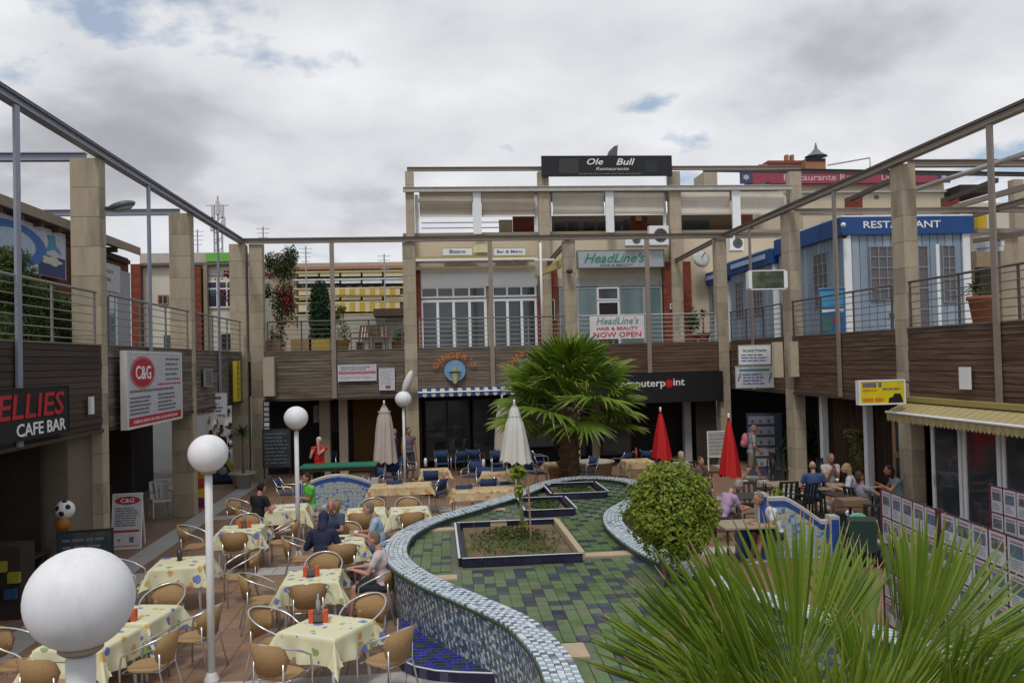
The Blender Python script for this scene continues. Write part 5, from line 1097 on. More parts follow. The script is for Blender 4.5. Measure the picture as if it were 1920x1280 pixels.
def make_blue():
    c = thing('blue_chair', '', 'chair'); BX((-.22, -.2, .42), (.22, .23, .445)).build('seat', BLUEF, c)
    b = MB(); n_ = 8; vs = []
    for i in range(n_+1):
        x = -.21+.42*i/n_; y = -.24-.05*(1-(x/.21)**2); vs += [(x, y, .55), (x, y-.08, .84), (x, y-.10, .84), (x, y-.015, .55)]
    b.add(vs, [(i*4+k, (i+1)*4+k, (i+1)*4+(k+1) % 4, i*4+(k+1) % 4) for i in range(n_) for k in range(4)]+[(0, 1, 2, 3), (n_*4+3, n_*4+2, n_*4+1, n_*4)]); b.build('backrest', BLUEF, c, True)
    for sx in (-1, 1):
        MB().tube([(sx*.25, .24, 0), (sx*.25, .22, .62), (sx*.25, .1, .66), (sx*.245, -.2, .66), (sx*.225, -.33, .86)], .0125, 6).build('arm_frame', ALU, c, True)
        MB().tube([(sx*.23, -.26, .66), (sx*.23, -.15, .42), (sx*.24, -.3, 0)], .0125, 6).build('leg', ALU, c, True)
    return c
BLC = make_blue()
def make_dark(m=None, name='dark_chair'):
    m = m or mat('dark_resin', (.022, .024, .022), .6, .1, 8.); c = thing(name, '', 'chair'); BX((-.23, -.22, .41), (.23, .24, .445)).build('seat', m, c)
    for k in range(4): 
        x = -.18+.12*k; MB().bar((x, -.23, .45), (x, -.33, .86), .06, .018).build('back_slat', m, c)
    MB().bar((-.23, -.335, .88), (.23, -.335, .88), .03, .05).build('top_rail', m, c)
    for sx in (-1, 1):
        MB().tube([(sx*.25, .22, 0), (sx*.25, .22, .64), (sx*.25, -.3, .66)], .02, 6).build('arm', m, c); MB().tube([(sx*.22, -.33, .88), (sx*.22, -.23, .43), (sx*.24, -.3, 0)], .02, 6).build('leg', m, c)
    return c
DC = make_dark()
def chair(src, x, y, rz, lab, grp): c = first(src); put(c, (x, y, .008), rz); c['label'] = lab; c['group'] = grp; return c
G1, G2, G3 = 'tan wicker bistro chairs on the left terrace', 'blue chairs in front of the rear arcade', 'dark chairs on the right terrace'
PI = math.pi
# --- left terrace tables: (x, y, rz, table label, cloth label, variant)
tb = [(-1.38, 10.6, R(-30), 'nearest front table with the metal bottle and napkin holder', 'floral cloth on the nearest table at the bottom, corner hanging down', 0),
      (-1.9, 13.1, R(2), 'second table, beside the seated woman in the white top', 'floral cloth under the hand of the woman in white', 1),
      (-1.75, 15.75, R(4), 'table between the hooded figure and the bald man', 'floral cloth on the table shared by the three men', 2),
      (-3.95, 11.55, R(-12), 'table right behind the biggest lamp globe', 'floral cloth behind the biggest globe, farther half', 3),
      (-4.15, 10.6, R(-12), 'table half hidden below the biggest lamp globe', 'floral cloth hanging below the biggest globe, nearer half', 0),
      (-4.2, 14.45, R(4), 'table with a single dark tumbler left of the thin lamp pole', 'floral cloth with a dark tumbler on it, left of the lamp pole', 1),
      (-3.85, 17.2, R(3), 'table with a red box behind the thin lamp pole', 'floral cloth with a red box, crossed by the lamp pole', 2),
      (-3.35, 19.6, R(3), 'table between the man in green and the woman in black', 'floral cloth between the man in green and the woman in black', 3),
      (-.62, 18.6, R(3), 'table beside the left curve of the basin rim', 'pale floral cloth beside the left curve of the basin rim', 0),
      (-1.55, 18.7, R(3), 'table behind the man in the light blue shirt', 'pale floral cloth behind the man in the light blue shirt', 1)]
for x, y, rz, a, b, k in tb: table(x, y, rz, (a, b), k)
def around(i, ang, d=.62, turn=0.):   # chair standing at angle (deg, 0 = +x side in the table's frame) and facing the table
    x, y, rz = tb[i][0], tb[i][1], tb[i][2]; a = R(ang)+rz; return x+d*math.cos(a), y+d*math.sin(a), a+PI/2+R(turn)
CH = [(0, 180, .78, 0, 'wicker chair at the near left corner of the nearest table, back to the viewer'), (0, -90, .80, 0, 'wicker chair at the near right corner of the nearest table, back at the right'), (0, 90, .80, 5, 'wicker chair with an oval back at the far left of the nearest table'), (0, 0, .85, -5, 'wicker chair with an oval back at the far right of the nearest table'),
      (1, -90, .62, 0, 'wicker chair tucked under the near side of the second table'), (1, 180, .75, 0, 'wicker chair on the left side of the second table'), (1, 88, .80, 0, 'wicker chair at the far side of the second table'), (1, 0, .9, 0, 'wicker chair under the seated woman in the white top'),
      (2, 180, .75, 0, 'wicker chair left of the three men\'s table'), (2, -90, .66, 0, 'wicker chair under the hooded figure'), (2, 90, .75, 0, 'wicker chair under the bald man in the slate tee shirt'), (2, 0, .80, 0, 'wicker chair under the man in the light blue shirt'),
      (3, 0, .78, 0, 'wicker chair right of the big globe, farther of two side by side'), (4, 0, .80, 0, 'wicker chair right of the big globe, nearer of two side by side'), (3, 95, .72, 0, 'wicker chair with an oval back above the big globe\'s table'), (4, -90, .72, 0, 'wicker chair below the big globe, its back to the viewer'), (4, 185, .85, 0, 'wicker chair just left of the big globe\'s white pole'), (3, 180, .8, 0, 'wicker chair mostly hidden by the big globe'),
      (5, 180, .85, 0, 'wicker chair left of the table with the single tumbler'), (5, 2, .95, 10, 'wicker chair between the tumbler table and the thin lamp pole'),
      (6, -92, .68, 0, 'wicker chair in front of the red box table'), (6, 90, .74, 0, 'wicker chair with an oval back behind the red box table'), (6, 183, .85, 0, 'wicker chair left of the red box table'), (6, 0, .8, 0, 'wicker chair right of the red box table'),
      (7, 0, .85, 0, 'wicker chair under the man in the green shirt'), (7, 200, .8, 0, 'wicker chair under the woman in black'), (7, 150, 1.3, 0, 'empty wicker chair left of the woman in black'),
      (8, -90, .66, 0, 'wicker chair with its back to the viewer beside the basin rim'), (9, -95, .64, 0, 'wicker chair right behind the bald man'), (9, 85, .72, 0, 'wicker chair before the blue tiled bench'), (8, 88, .72, 0, 'wicker chair behind the table by the basin rim')]
rj = random.Random(17)
for i, a, d, t, lab in CH: x, y, rz = around(i, a+rj.uniform(-4, 4), d+rj.uniform(-.03, .05), t+rj.uniform(-9, 9)); chair(BC, x, y, rz, lab, G1)
# chairs at the very left, by the cafe bar
for x, y, rz, lab in ((-6.7, 12.6, R(200), 'wicker chair in the shade by the dark cafe table'), (-6.2, 11.2, R(120), 'wicker chair at the lower left edge of the photo'), (-5.6, 10.1, R(80), 'wicker chair at the bottom left corner')): chair(BC, x, y, rz, lab, G1)
# far tables
ft = [((752, 908), True, 0, 'long', 'long peach patterned cloth in front of the tiled bench'), ((815, 880), False, 4, 'round', 'peach patterned cloth right of the smallest globe lamp pole'), ((930, 883), False, -3, 'x', 'peach patterned cloth under the white parasol'), ((908, 916), True, 2, 'x', 'long cream cloth behind the rear rim of the basin'), ((1048, 868), False, 0, 'x', 'cream cloth left of the palm trunk'), ((1195, 862), False, 0, 'x', 'cream cloth right of the palm trunk')]
for k, (p_, wide, rz, _, lab) in enumerate(ft):
    q = gz(*p_, .74); table(q.x, q.y, R(rz), ('cafe table under the '+lab.replace(' cloth', ' tablecloth'), lab), k, 1, wide)
bc = [(737, 925, 10, 'blue chair at the near side of the long peach table, left one'), (812, 925, 60, 'blue chair at the right end of the long peach table'), (735, 893, 170, 'blue chair at the far side of the long peach table'), (762, 880, 220, 'blue chair by the smallest globe lamp pole'), (812, 905, -10, 'blue chair in front of the peach table beside the globe lamp pole'), (868, 935, 5, 'blue chair at the left end of the long cream table, back to the viewer'), (915, 922, 0, 'blue chair beside the rear basin rim, back to the viewer'), (885, 892, 150, 'blue chair with crossed arms between the two peach tables'), (910, 905, 180, 'blue chair behind the long cream table'), (945, 905, 200, 'blue chair left of the papaya plant'), (862, 865, 20, 'blue chair at the dark bar entrance, left one'), (892, 862, -20, 'blue chair at the dark bar entrance, right one'), (935, 868, 185, 'blue chair behind the peach table under the white parasol'), (1005, 885, -60, 'blue chair right of the white parasol, nearer one'), (1012, 865, -80, 'blue chair right of the white parasol, farther one'), (1100, 882, 120, 'blue chair just right of the palm trunk'), (1165, 870, 40, 'blue chair right of the palm, left of the red bottle'), (1222, 865, -50, 'blue chair in front of the left red parasol'), (830, 868, 190, 'blue chair at the far side of the peach table beside the globe lamp pole'), (617, 868, 180, 'blue chair behind the green counter'), (540, 925, -100, 'blue chair left of the man in green'), (700, 905, 160, 'blue chair against the tiled bench')]
for a, b, rz, lab in bc: q = gz(a, b, .45); chair(BLC, q.x, q.y, R(rz), lab, G2)
# white resin chair by the maroon shop
wc = make_dark(mat('white_resin', (.55, .55, .54), .5), 'white_chair'); wc['label'] = 'white plastic armchair outside the maroon shop front on the left'; q = gz(303, 968, 0); put(wc, (q.x, q.y, .008), R(-150))
# dark tables on the right terrace
def dark_table(px_, py_, lab, a=.45, m=None, cloth=False):
    q = gz(px_, py_, .74); t = thing('dark_table', lab, 'table', (q.x, q.y, 0), 'tables on the right terrace'); m = m or mat('dark_tabletop', (.05, .04, .035), .5)
    BX((q.x-a, q.y-.4, .70), (q.x+a, q.y+.4, .735)).build('tabletop', m, t)
    for sx in (-1, 1):
        for sy in (-1, 1): MB().tube([(q.x+sx*(a-.06), q.y+sy*.34, .7), (q.x+sx*(a-.06), q.y+sy*.34, .01)], .022, 6).build('leg', mat('dark_resin', (.022, .024, .022), .6), t)
    return t
BT_ = mat('beige_top', (.30, .24, .17), .6)
dark_table(1558, 910, 'beige table between the man in blue and the woman in the white tee', .45, BT_); dark_table(1590, 925, 'dark table before the blonde woman'); dark_table(1478, 905, 'empty wooden table left of the man in blue', .5, BT_); dark_table(1395, 980, 'beige table under the hands of the man in the lavender shirt', .5, BT_); dark_table(1400, 928, 'dark table behind the man in lavender', .4)
dc = [(1470, 935, 0, 'dark chair in front of the empty wooden table, left one'), (1500, 940, 30, 'dark chair beside the man in blue'), (1465, 880, 180, 'dark chair by the parked bicycle'), (1523, 930, -8, 'dark chair under the man in blue'), (1556, 892, 180, 'dark chair under the woman in the white tee'), (1597, 905, 100, 'dark chair under the blonde woman'), (1618, 950, -75, 'dark chair under the man in the grey tee'), (1668, 925, 95, 'dark chair under the person with the bracelet'), (1355, 960, -90, 'dark chair under the man in lavender'), (1425, 985, 90, 'dark chair under the grey haired person in white'), (1405, 945, 170, 'dark chair behind the man in lavender'), (1440, 915, 90, 'dark chair beyond the tiled bench, left of the cactus pot'), (1650, 985, -40, 'dark chair beside the mobility scooter'), (1625, 965, 150, 'dark chair behind the mobility scooter')]
for a, b, rz, lab in dc: q = gz(a, b, .45); chair(DC, q.x, q.y, R(rz), lab, G3)
# --- small things on tables
def holder(x, y, lab, rz=0., bottle=True):
    r = thing('napkin_holder', lab, 'napkin holder', (x, y, .745)); 
    for s in (-1, 1): BX((x+s*.085-.03, y-.05, .745), (x+s*.085+.03, y+.05, .885)).build('red_box', mat('orange_red_box', (.52, .09, .03), .6), r)
    BX((x-.05, y-.055, .745), (x+.05, y+.055, .84)).build('napkin_stack', mat('grey_box', (.12, .10, .09), .6), r); BX((x-.06, y-.065, .7455), (x+.06, y+.065, .76)).build('tray', BLACK, r)
    if bottle: MB().lathe([(.03, .02), (.03, .16), (.012, .21), (.012, .26)], (x, y-.0, .825), 10).build('bottle', mat('clear_bottle', (.30, .32, .32), .2), r, True)
holder(-1.5, 10.75, 'orange red napkin holder with a clear bottle on the nearest table'); holder(-1.92, 13.1, 'orange red napkin holder on the second table', 0, False)
q = gz(428, 975, .8); holder(-3.8, 17.25, 'red napkin box on the table crossed by the lamp pole'); q = gz(238, 1155, .8); holder(q.x, q.y, 'orange holder peeping out right of the biggest globe', 0, False)
def small(name, lab, cat, px_, py_, z, prof, m, n_=10, g=None):
    q = gz(px_, py_, z); o = MB().lathe(prof, (q.x, q.y, z), n_).build(name, m, None, True); tag(o, lab, cat, g); return o
small('tumbler', 'dark tumbler on the floral table left of the lamp pole', 'tumbler', 337, 1050, .745, [(.04, 0), (.05, .17), (.04, .17), (.03, .02)], mat('dark_tumbler', (.05, .04, .035), .3))
small('sauce_bottle', 'red bottle with a white cap on the table right of the palm', 'bottle', 1193, 857, .745, [(.045, 0), (.045, .2), (.02, .26), (.02, .3)], mat('sauce_red', (.42, .08, .05), .4))
small('white_jug', 'white bottle on the peach table beside the globe lamp pole', 'bottle', 798, 874, .745, [(.05, 0), (.05, .2), (.03, .25)], WHITE2); small('white_jug', 'white bottle on the peach table under the white parasol', 'bottle', 907, 877, .745, [(.05, 0), (.05, .22), (.03, .26)], WHITE2)
small('coffee_cup', 'white cup on the three men\'s table', 'cup', 668, 1003, .745, [(.03, 0), (.045, .08), (.035, .08), (.02, .01)], WHITE2); small('ashtray', 'small dark ashtray on the three men\'s table', 'ashtray', 640, 1010, .745, [(.06, 0), (.065, .03), (.04, .03), (.04, .01)], mat('dark_tumbler', (.05, .04, .035), .3))
small('beer_glass', 'tall clear glass on the wooden table of the two couples', 'glass', 1551, 903, .737, [(.03, 0), (.042, .15), (.03, .15), (.02, .01)], mat('amber_glass', (.25, .14, .03), .2)); small('coffee_cup', 'white cup by the woman in the white tee', 'cup', 1570, 903, .737, [(.03, 0), (.045, .08), (.035, .08), (.02, .01)], WHITE2)
q = gz(548, 948, .75); tag(MB().box((q.x-.22, q.y-.16, .752), (q.x+.2, q.y+.15, .757), ).build('newspaper', mat('newsprint', (.58, .57, .56), .8, .1, 12.), None), 'open newspaper on the table before the man in green', 'newspaper')
q = gz(22, 1042, .74); t = thing('dark_table', 'dark table with a sheet of paper at the left edge', 'table', (q.x, q.y, 0)); BX((q.x-.6, q.y-.5, .70), (q.x+.45, q.y+.5, .735)).build('tabletop', mat('dark_tabletop', (.05, .04, .035), .5), t)
for sx, sy in ((-.5, -.42), (.38, -.42), (.38, .42), (-.5, .42)): BX((q.x+sx-.03, q.y+sy-.03, .01), (q.x+sx+.03, q.y+sy+.03, .699)).build('leg', mat('dark_tabletop', (.05, .04, .035), .5), t)
tag(BX((q.x-.2, q.y-.15, .737), (q.x+.3, q.y+.12, .742)).build('paper_sheet', mat('newsprint', (.58, .57, .56), .8), None), 'white sheet of paper on the dark table at the left edge', 'paper')
# ================================================================ parasols (closed)
def parasol(lab, px_, ytop, ybot, Y, m, folds=8, wtop=.10, wbot=.22, tie=.2):
    a, b = gy(px_, ytop, Y), gy(px_, ybot, Y); r = thing('closed_parasol', lab, 'parasol', (a.x, Y, 0)); n_ = folds*4; rows_ = 12; vs = []; H = a.z-b.z
    for i in range(rows_+1):
        t = i/rows_; z = a.z-.06-(H-.06)*t; rad = .03+(wtop-.03)*min(1, t/.12) if t < .12 else wtop+(wbot-wtop)*((t-.12)/.88)**.8
        if abs(t-tie) < .05: rad *= .86
        for k in range(n_):
            th = 2*PI*k/n_; rr_ = rad*(1+.22*min(1, t*2)*math.cos(folds*th+t*1.5)); zz_ = z+(.05*math.cos(folds*th) if i == rows_ else 0); vs.append((a.x+rr_*math.cos(th), Y+rr_*math.sin(th), zz_))
    MB().add(vs, [(i*n_+k, i*n_+(k+1) % n_, (i+1)*n_+(k+1) % n_, (i+1)*n_+k) for i in range(rows_) for k in range(n_)]+[tuple(range(n_))]).build('canopy', m, r, True)
    MB().tube([(a.x, Y, .05), (a.x, Y, a.z)], .024, 8).build('pole', WHITE2, r, True); MB().ell((a.x, Y, a.z), (.035, .035, .05), 8).build('finial', WHITE2, r, True); MB().lathe([(.28, 0), (.28, .06), (.06, .1)], (a.x, Y, .01), 14).build('base', mat('concrete_base', (.2, .2, .19), .9), r)
    if tie: 
        z = a.z-.06-H*tie; MB().tube([(a.x+wtop*1.12*math.cos(R(t)), Y+wtop*1.12*math.sin(R(t)), z) for t in range(0, 360, 24)], .012, 5, closed=True).build('tie_band', m, r)
parasol('cream closed parasol, leftmost, beside the smallest globe lamp', 720, 753, 866, 26.5, mat('cream_canvas', (.47, .40, .36), .85, .06, 4.), 8, .17, .32, .13)
parasol('white closed parasol in front, left of the palm', 964, 752, 866, 21.2, mat('white_canvas', (.58, .57, .53), .85, .06, 4.), 8, .13, .34, .2)
parasol('cream closed parasol behind the white one', 941, 742, 844, 27.0, mat('cream_canvas', (.47, .40, .36), .85, .06, 4.), 8, .15, .24, .2)
parasol('red closed parasol, left of the two, above the round bush', 1238, 766, 860, 22.5, mat('red_canvas', (.46, .008, .010), .7, .06, 4.), 6, .06, .235, 0)
parasol('red closed parasol, right of the two, by the walking man', 1366, 778, 892, 21.0, mat('red_canvas', (.46, .008, .010), .7, .06, 4.), 6, .06, .235, 0)
# ================================================================ tiled benches
def tile_mat(key): return cloth_mat(key, (.30, .37, .42), (.06, .12, .34), (.50, .36, .10), (.34, .40, .40), 11., .6)
TLM = tile_mat('painted_ceramic_tile'); BORD = mat('cobalt_border_tile', (.03, .07, .26), .3, .2, 9., obj=.2); CAPT = mat('white_coping_tile', (.42, .42, .40), .4, .1, 5.)
def tiled_bench(lab, w, zc0, zc1, slope=0, seat=True):
    # back panel reads from -Y, local centre x; top edge is arched (slope=0) or steps down to the right
    r = thing('tiled_bench', lab, 'bench'); ts_ = .11; n_ = int(w/ts_)
    topz = lambda x: (zc0+(zc1-zc0)*math.cos(PI*x/w)) if not slope else (zc1 if x < -w*.22 else zc1-(zc1-zc0)*min(1, (x+w*.22)/(w*.6))**1.2)
    xs = [-w/2+w*i/24 for i in range(25)]
    MB().prism([(x, .012, topz(x)-.02) for x in xs]+[(w/2, .012, 0), (-w/2, .012, 0)], (0, .14, 0)).build('bench_back', CAPT, r)
    i = 0; x = -w/2
    while x < w/2-.03:
        z = .02; c = 0; tz = min(topz(x+.01), topz(x+ts_-.01))-.03
        while z < tz-.03:
            h = min(ts_, tz-z); edge = x < -w/2+.01 or x+ts_ > w/2-.03 
            slab = BX((x+.003, 0, z+.003), (min(x+ts_, w/2)-.003, .011, z+h-.003)).build('ceramic_tile', BORD if edge else TLM, r); z += ts_
        x += ts_
    cp = MB(); cp.tube([(x, .06, topz(x)) for x in xs], .035, 6); cp.build('coping', CAPT, r); bt = MB()
    for a_, b_ in zip(xs[:-1], xs[1:]): bt.add([(a_, -.004, topz(a_)-.16), (b_, -.004, topz(b_)-.16), (b_, -.004, topz(b_)-.05), (a_, -.004, topz(a_)-.05), (a_, .01, topz(a_)-.16), (b_, .01, topz(b_)-.16), (b_, .01, topz(b_)-.05), (a_, .01, topz(a_)-.05)], [(0,1,2,3), (3,2,6,7), (1,0,4,5)])
    bt.build('blue_border', BORD, r)
    for s in (-1, 1):
        hh = topz(s*w/2*.98)+.10; BX((s*(w/2+.10)-.09, -.06, 0), (s*(w/2+.10)+.09, .2, hh)).build('end_post', CAPT, r); BX((s*(w/2+.10)-.07, -.072, .06), (s*(w/2+.10)+.07, -.061, hh-.06)).build('post_tile', BORD, r)
    if seat:
        BX((-w/2, -.45, 0), (w/2, -.001, .40)).build('seat_block', CAPT, r)
        k = -w/2
        while k < w/2-.05: BX((k+.003, -.462, .02), (min(k+.2, w/2)-.003, -.451, .39)).build('seat_front_tile', BORD, r); k += .2
    return r
r = tiled_bench('tiled bench with a floral blue and yellow arched back behind the men on the left', 1.8, .70, .93, 0, False); put(r, (gy(632, 915, 23.3).x, 23.3, 0), R(2)); 
MB().lathe([(.2, 0), (.2, .01)], (r.location.x, r.location.y, 0), 20).build('medallion', mat('medallion_white', (.45, .47, .45), .4), r); o = r.children[-1]; 
o.data.transform(Matrix.Rotation(R(90), 4, 'X')); o.location = (0, -.004, .50)
r = tiled_bench('blue bordered tiled bench stepping down behind the big palm fronds', 1.15, .72, 1.18, 1, False); put(r, (gy(1497, 985, 15.6).x, 15.6, 0), R(-4))
p0 = gy(1405, 990, 15.9); tag(BX((p0.x-.22, 15.8, 0), (p0.x+.24, 16.1, p0.z+.08)).build('low_tiled_wall', BORD, None), 'low blue tiled block left of the stepped tiled bench', 'low wall')
# green counter behind the left tiled bench
q0, q1 = gz(566, 872, .95), gz(702, 876, .95); t = thing('green_counter', 'long bench table with a green top behind the arched tiled bench', 'table', ((q0.x+q1.x)/2, q0.y, 0))
BX((q0.x, q0.y-.55, .90), (q1.x, q0.y+.4, .95)).build('tabletop', GREEN, t); BX((q0.x+.05, q0.y-.5, .80), (q1.x-.05, q0.y+.35, .899)).build('apron', mat('brown_frame', (.09, .045, .02), .7), t)
for x in (q0.x+.1, q1.x-.1): BX((x-.06, q0.y-.4, 0), (x+.06, q0.y-.28, .799)).build('leg', mat('brown_frame', (.09, .045, .02), .7), t); BX((x-.06, q0.y+.1, 0), (x+.06, q0.y+.22, .799)).build('leg', mat('brown_frame', (.09, .045, .02), .7), t)
# ================================================================ estate agent display stands
CARD = mat('card_paper', (.53, .51, .56), .5, .04, 3., obj=.08); CRED = mat('card_heading', (.34, .16, .22), .6); CPH = [mat('photo_grey', (.09, .10, .12), .4, .6, 30., tint=(.20, .20, .19)), mat('photo_blue', (.10, .17, .26), .4, .6, 30., tint=(.14, .13, .12)), mat('photo_brown', (.12, .10, .09), .4, .6, 30., tint=(.22, .25, .3))]; CTX = mat('card_print', (.28, .27, .31), .7)
def card_mesh(k):
    c = MB(); w, h = .21, .297; rn = random.Random(k)
    c.k = 0; c.box((-w/2, -.004, -h/2), (w/2, 0, h/2)); c.k = 1; c.box((-w/2+.03, -.0055, h/2-.045), (w/2-.03, -.0042, h/2-.025)); c.k = 2; c.box((-w/2+.03, -.0055, -.015+rn.uniform(-.01, .01)), (w/2-.03, -.0042, h/2-.06)); c.k = 3
    for i in range(4): c.box((-w/2+.03, -.0055, -.05-.022*i), (w/2-.03-rn.uniform(0, .07), -.0042, -.04-.022*i))
    me = bpy.data.meshes.new('listing_card'); me.from_pydata([tuple(v) for v in c.v], [], c.f)
    for m_ in (CARD, CRED, CPH[k % 3], CTX): me.materials.append(m_)
    me.polygons.foreach_set('material_index', c.m); return me
CM = [card_mesh(k) for k in range(6)]
def stand(lab, A, B_, zt_, rows_, ncol, seed):
    # panel from A to B_ (ground points), reads from its -Y side
    A = Vector((A.x, A.y, 0)); B_ = Vector((B_.x, B_.y, 0)); w = (B_-A).length; r = thing('display_stand', lab, 'display stand'); rn = random.Random(seed); pitch = w/ncol; rp = .345; zb_ = zt_-rows_*rp-.05
    BX((0, .002, zb_), (w, .02, zt_)).build('back_panel', mat('clear_panel', (.20, .18, .20), .3), r)
    for i in range(ncol+1): BX((i*pitch-.008, -.012, zb_), (i*pitch+.008, .001, zt_)).build('upright_strip', PURP if (i % 3 == 0 or rn.random() < .5) else mat('lilac_strip', (.22, .18, .22), .5), r)
    for j in range(rows_+1): BX((.013, -.010, zt_-j*rp-.008), (w-.013, .001, zt_-j*rp+.008)).build('shelf_strip', PURP, r)
    for s in (0, w): BX((s-.018, -.02, 0), (s+.018, .022, zt_+.02)).build('post', PURP, r); BX((s-.05, -.3, 0), (s+.05, .3, .03)).build('foot', PURP, r)
    for i in range(ncol):
        for j in range(rows_):
            if rn.random() < .04: continue
            o = bpy.data.objects.new('listing_card', CM[rn.randrange(6)]); COL.objects.link(o); o.parent = r; o.location = (pitch*(i+.5)+rn.uniform(-.004, .004), -.003, zt_-rp*(j+.5)); sc_ = min(1.5, (pitch-.018)/.21); o.scale = (sc_, 1, 1.10)
    d = B_-A; put(r, A, math.atan2(d.y, d.x)); return r
a0, a1, a2 = gz(1653, 916, 2.1), gz(1764, 958, 2.1), gz(1918, 1012, 2.1)
stand('maroon display stand of property cards, left panel with the narrow cards', a0, a1-(a1-a0).normalized()*.08, 2.1, 5, 5, 1)
stand('maroon display stand of property cards, large right hand panel', a1, a2+(a2-a1)*.25, 2.1, 5, 6, 2)
b0, b1 = gz(1857, 909, 2.1), gz(1925, 925, 2.1); stand('maroon display stand of property cards in the shade at the right edge', b0, b0+(b1-b0)*2.2, 2.1, 4, 6, 3)
# ================================================================ odds and ends
q = gz(430, 905, 0); r = thing('ride_machine', 'blue and yellow coin operated children\'s ride by the far left pillar', 'ride', (q.x, q.y, 0)); x, y = q.x, q.y
BX((x-.55, y-.3, 0), (x+.45, y+.35, .1)).build('base', BLACK, r); MB().prism([(x-.55, y-.25, .1), (x+.3, y-.25, .1), (x+.2, y-.25, .45), (x-.1, y-.25, .75), (x-.45, y-.25, .7)], (0, .5, 0)).build('body', mat('ride_navy', (.03, .06, .14), .5, .8, 6.), r)
MB().prism([(x+.02, y-.3, .9), (x-.08, y-.3, .82), (x+.28, y-.3, .1), (x+.42, y-.3, .1)], (0, .12, 0)).build('yellow_slide', YEL, r); MB().ell((x-.15, y-.28, .45), (.15, .05, .15)).build('round_badge', GREYP, r)
q = gz(380, 950, 0); r = thing('toy_column', 'tall column of yellow red and purple toy blocks by the second left pillar', 'toy column', (q.x, q.y, 0))
for k, m_ in enumerate((mat('toy_purple', (.25, .02, .14), .5), YEL, mat('toy_red', (.45, .06, .04), .5), mat('toy_amber', (.5, .25, .02), .5), mat('toy_purple', (.25, .02, .14), .5))): BX((q.x-.13, q.y-.12, .02+k*.26), (q.x+.13, q.y+.12, .27+k*.26)).build('toy_block', m_, r)
q = gz(455, 915, 0); 
def pot(lab, c, rb_, rt_, h, m, name='plant_pot'): o = MB().lathe([(rb_, 0), (rt_, h), (rt_*1.06, h), (rt_*1.06, h-.05), (rt_*.9, h-.04), (rt_*.9, h-.1)], c, 16).build(name, m, None, True); return tag(o, lab, 'plant pot')
pot('white bowl planter at the foot of the far left pillar', (q.x, q.y, .01), .22, .42, .5, mat('pot_grey_white', (.40, .39, .37), .8))
# football, stacked toys in the shade at left
q = gy(122, 955, 15.2); r = thing('football', 'white and black football hung by the near left pillar', 'ball', (q.x, 15.2, q.z)); MB().ell((q.x, 15.2, q.z), (.16, .16, .16), 16).build('ball', WHITE2, r, True)
for d in ((-.5, -.8, .3), (.6, -.7, .4), (0, -.95, -.3), (.1, -.3, .95), (-.95, -.2, -.1)):
    dv = Vector(d).normalized(); MB().ell(Vector((q.x, 15.2, q.z))+dv*.125, (.055,)*3, 8).build('black_patch', BLACK, r, True)
q = gy(118, 984, 15.0); tag(MB().ell((q.x, 15.0, q.z), (.12, .12, .12), 14).build('orange_ball', mat('dull_orange', (.28, .10, .01), .6), None, True), 'orange ball under the football', 'ball')
r = thing('toy_rack', 'dark rack of colourful beach toys in front of the cafe window', 'rack', (-6.9, 14.4, 0)); BX((-7.3, 14.2, 0), (-6.6, 14.7, 1.15)).build('rack_body', DARK2, r)
for k, (dx, z, m_) in enumerate(((.1, .75, PURP), (.3, .78, mat('toy_olive', (.25, .24, .02), .6)), (.5, .6, mat('toy_olive', (.25, .24, .02), .6)), (.45, .35, mat('toy_blue', (.015, .07, .16), .5)), (.2, .35, DARK2), (.05, 1.15, mat('toy_olive', (.25, .24, .02), .6)))): BX((-7.25+dx, 14.1, z), (-7.08+dx, 14.19, z+.16)).build('toy', m_, r)
# property listing shelves behind the walking man
r = thing('leaflet_rack', 'blue grey rack of property leaflets behind the walking man', 'rack'); q = gy(1437, 830, 26.5)
BX((-.55, 0, 0), (.55, .12, 2.0)).build('rack_body', mat('rack_blue', (.06, .08, .13), .6), r)
for j in range(5):
    BX((-.52, -.03, .3+j*.34), (.30, -.001, .55+j*.34)).build('leaflet_panel', mat('leaflet_grey', (.36, .36, .40), .6), r)
    for k in range(3): BX((-.44+k*.26, -.04, .34+j*.34), (-.36+k*.26, -.031, .44+j*.34)).build('leaflet_photo', CPH[(j+k) % 3], r)
put(r, (q.x, 26.6, 0), R(-6))
# bicycle near the rack
def bicycle(lab, px_, py_, rz):
    q = gz(px_, py_, 0); r = thing('bicycle', lab, 'bicycle'); bm_ = mat('bike_black', (.02, .02, .025), .4)
    for x in (-.5, .5):
        w_ = MB().tube([(x+.33*math.cos(R(a)), 0, .34+.33*math.sin(R(a))) for a in range(0, 360, 15)], .02, 6, closed=True).build('wheel', bm_, r, True); s_ = MB()
        for a in range(0, 180, 30): s_.tube([(x-.31*math.cos(R(a)), 0, .34-.31*math.sin(R(a))), (x+.31*math.cos(R(a)), 0, .34+.31*math.sin(R(a)))], .003, 4)
        s_.build('spokes', ALU, w_)
    f_ = MB(); 
    for a, b in (((-.5, 0, .34), (-.1, 0, .3)), ((-.1, 0, .3), (-.22, 0, .85)), ((-.5, 0, .34), (-.2, 0, .78)), ((-.1, 0, .3), (.38, 0, .78)), ((-.2, 0, .8), (.36, 0, .85)), ((.5, 0, .34), (.36, 0, .98))): f_.tube([a, b], .018, 6)
    f_.build('frame', mat('bike_maroon', (.12, .02, .02), .4), r, True); BX((-.34, -.06, .87), (-.1, .06, .92)).build('saddle', BLACK, r); MB().tube([(.3, -.28, 1.05), (.38, 0, 1.0), (.3, .28, 1.05)], .015, 6).build('handlebar', bm_, r, True); put(r, (q.x, q.y, .01), rz)
bicycle('dark bicycle parked beside the leaflet rack', 1450, 905, R(80))
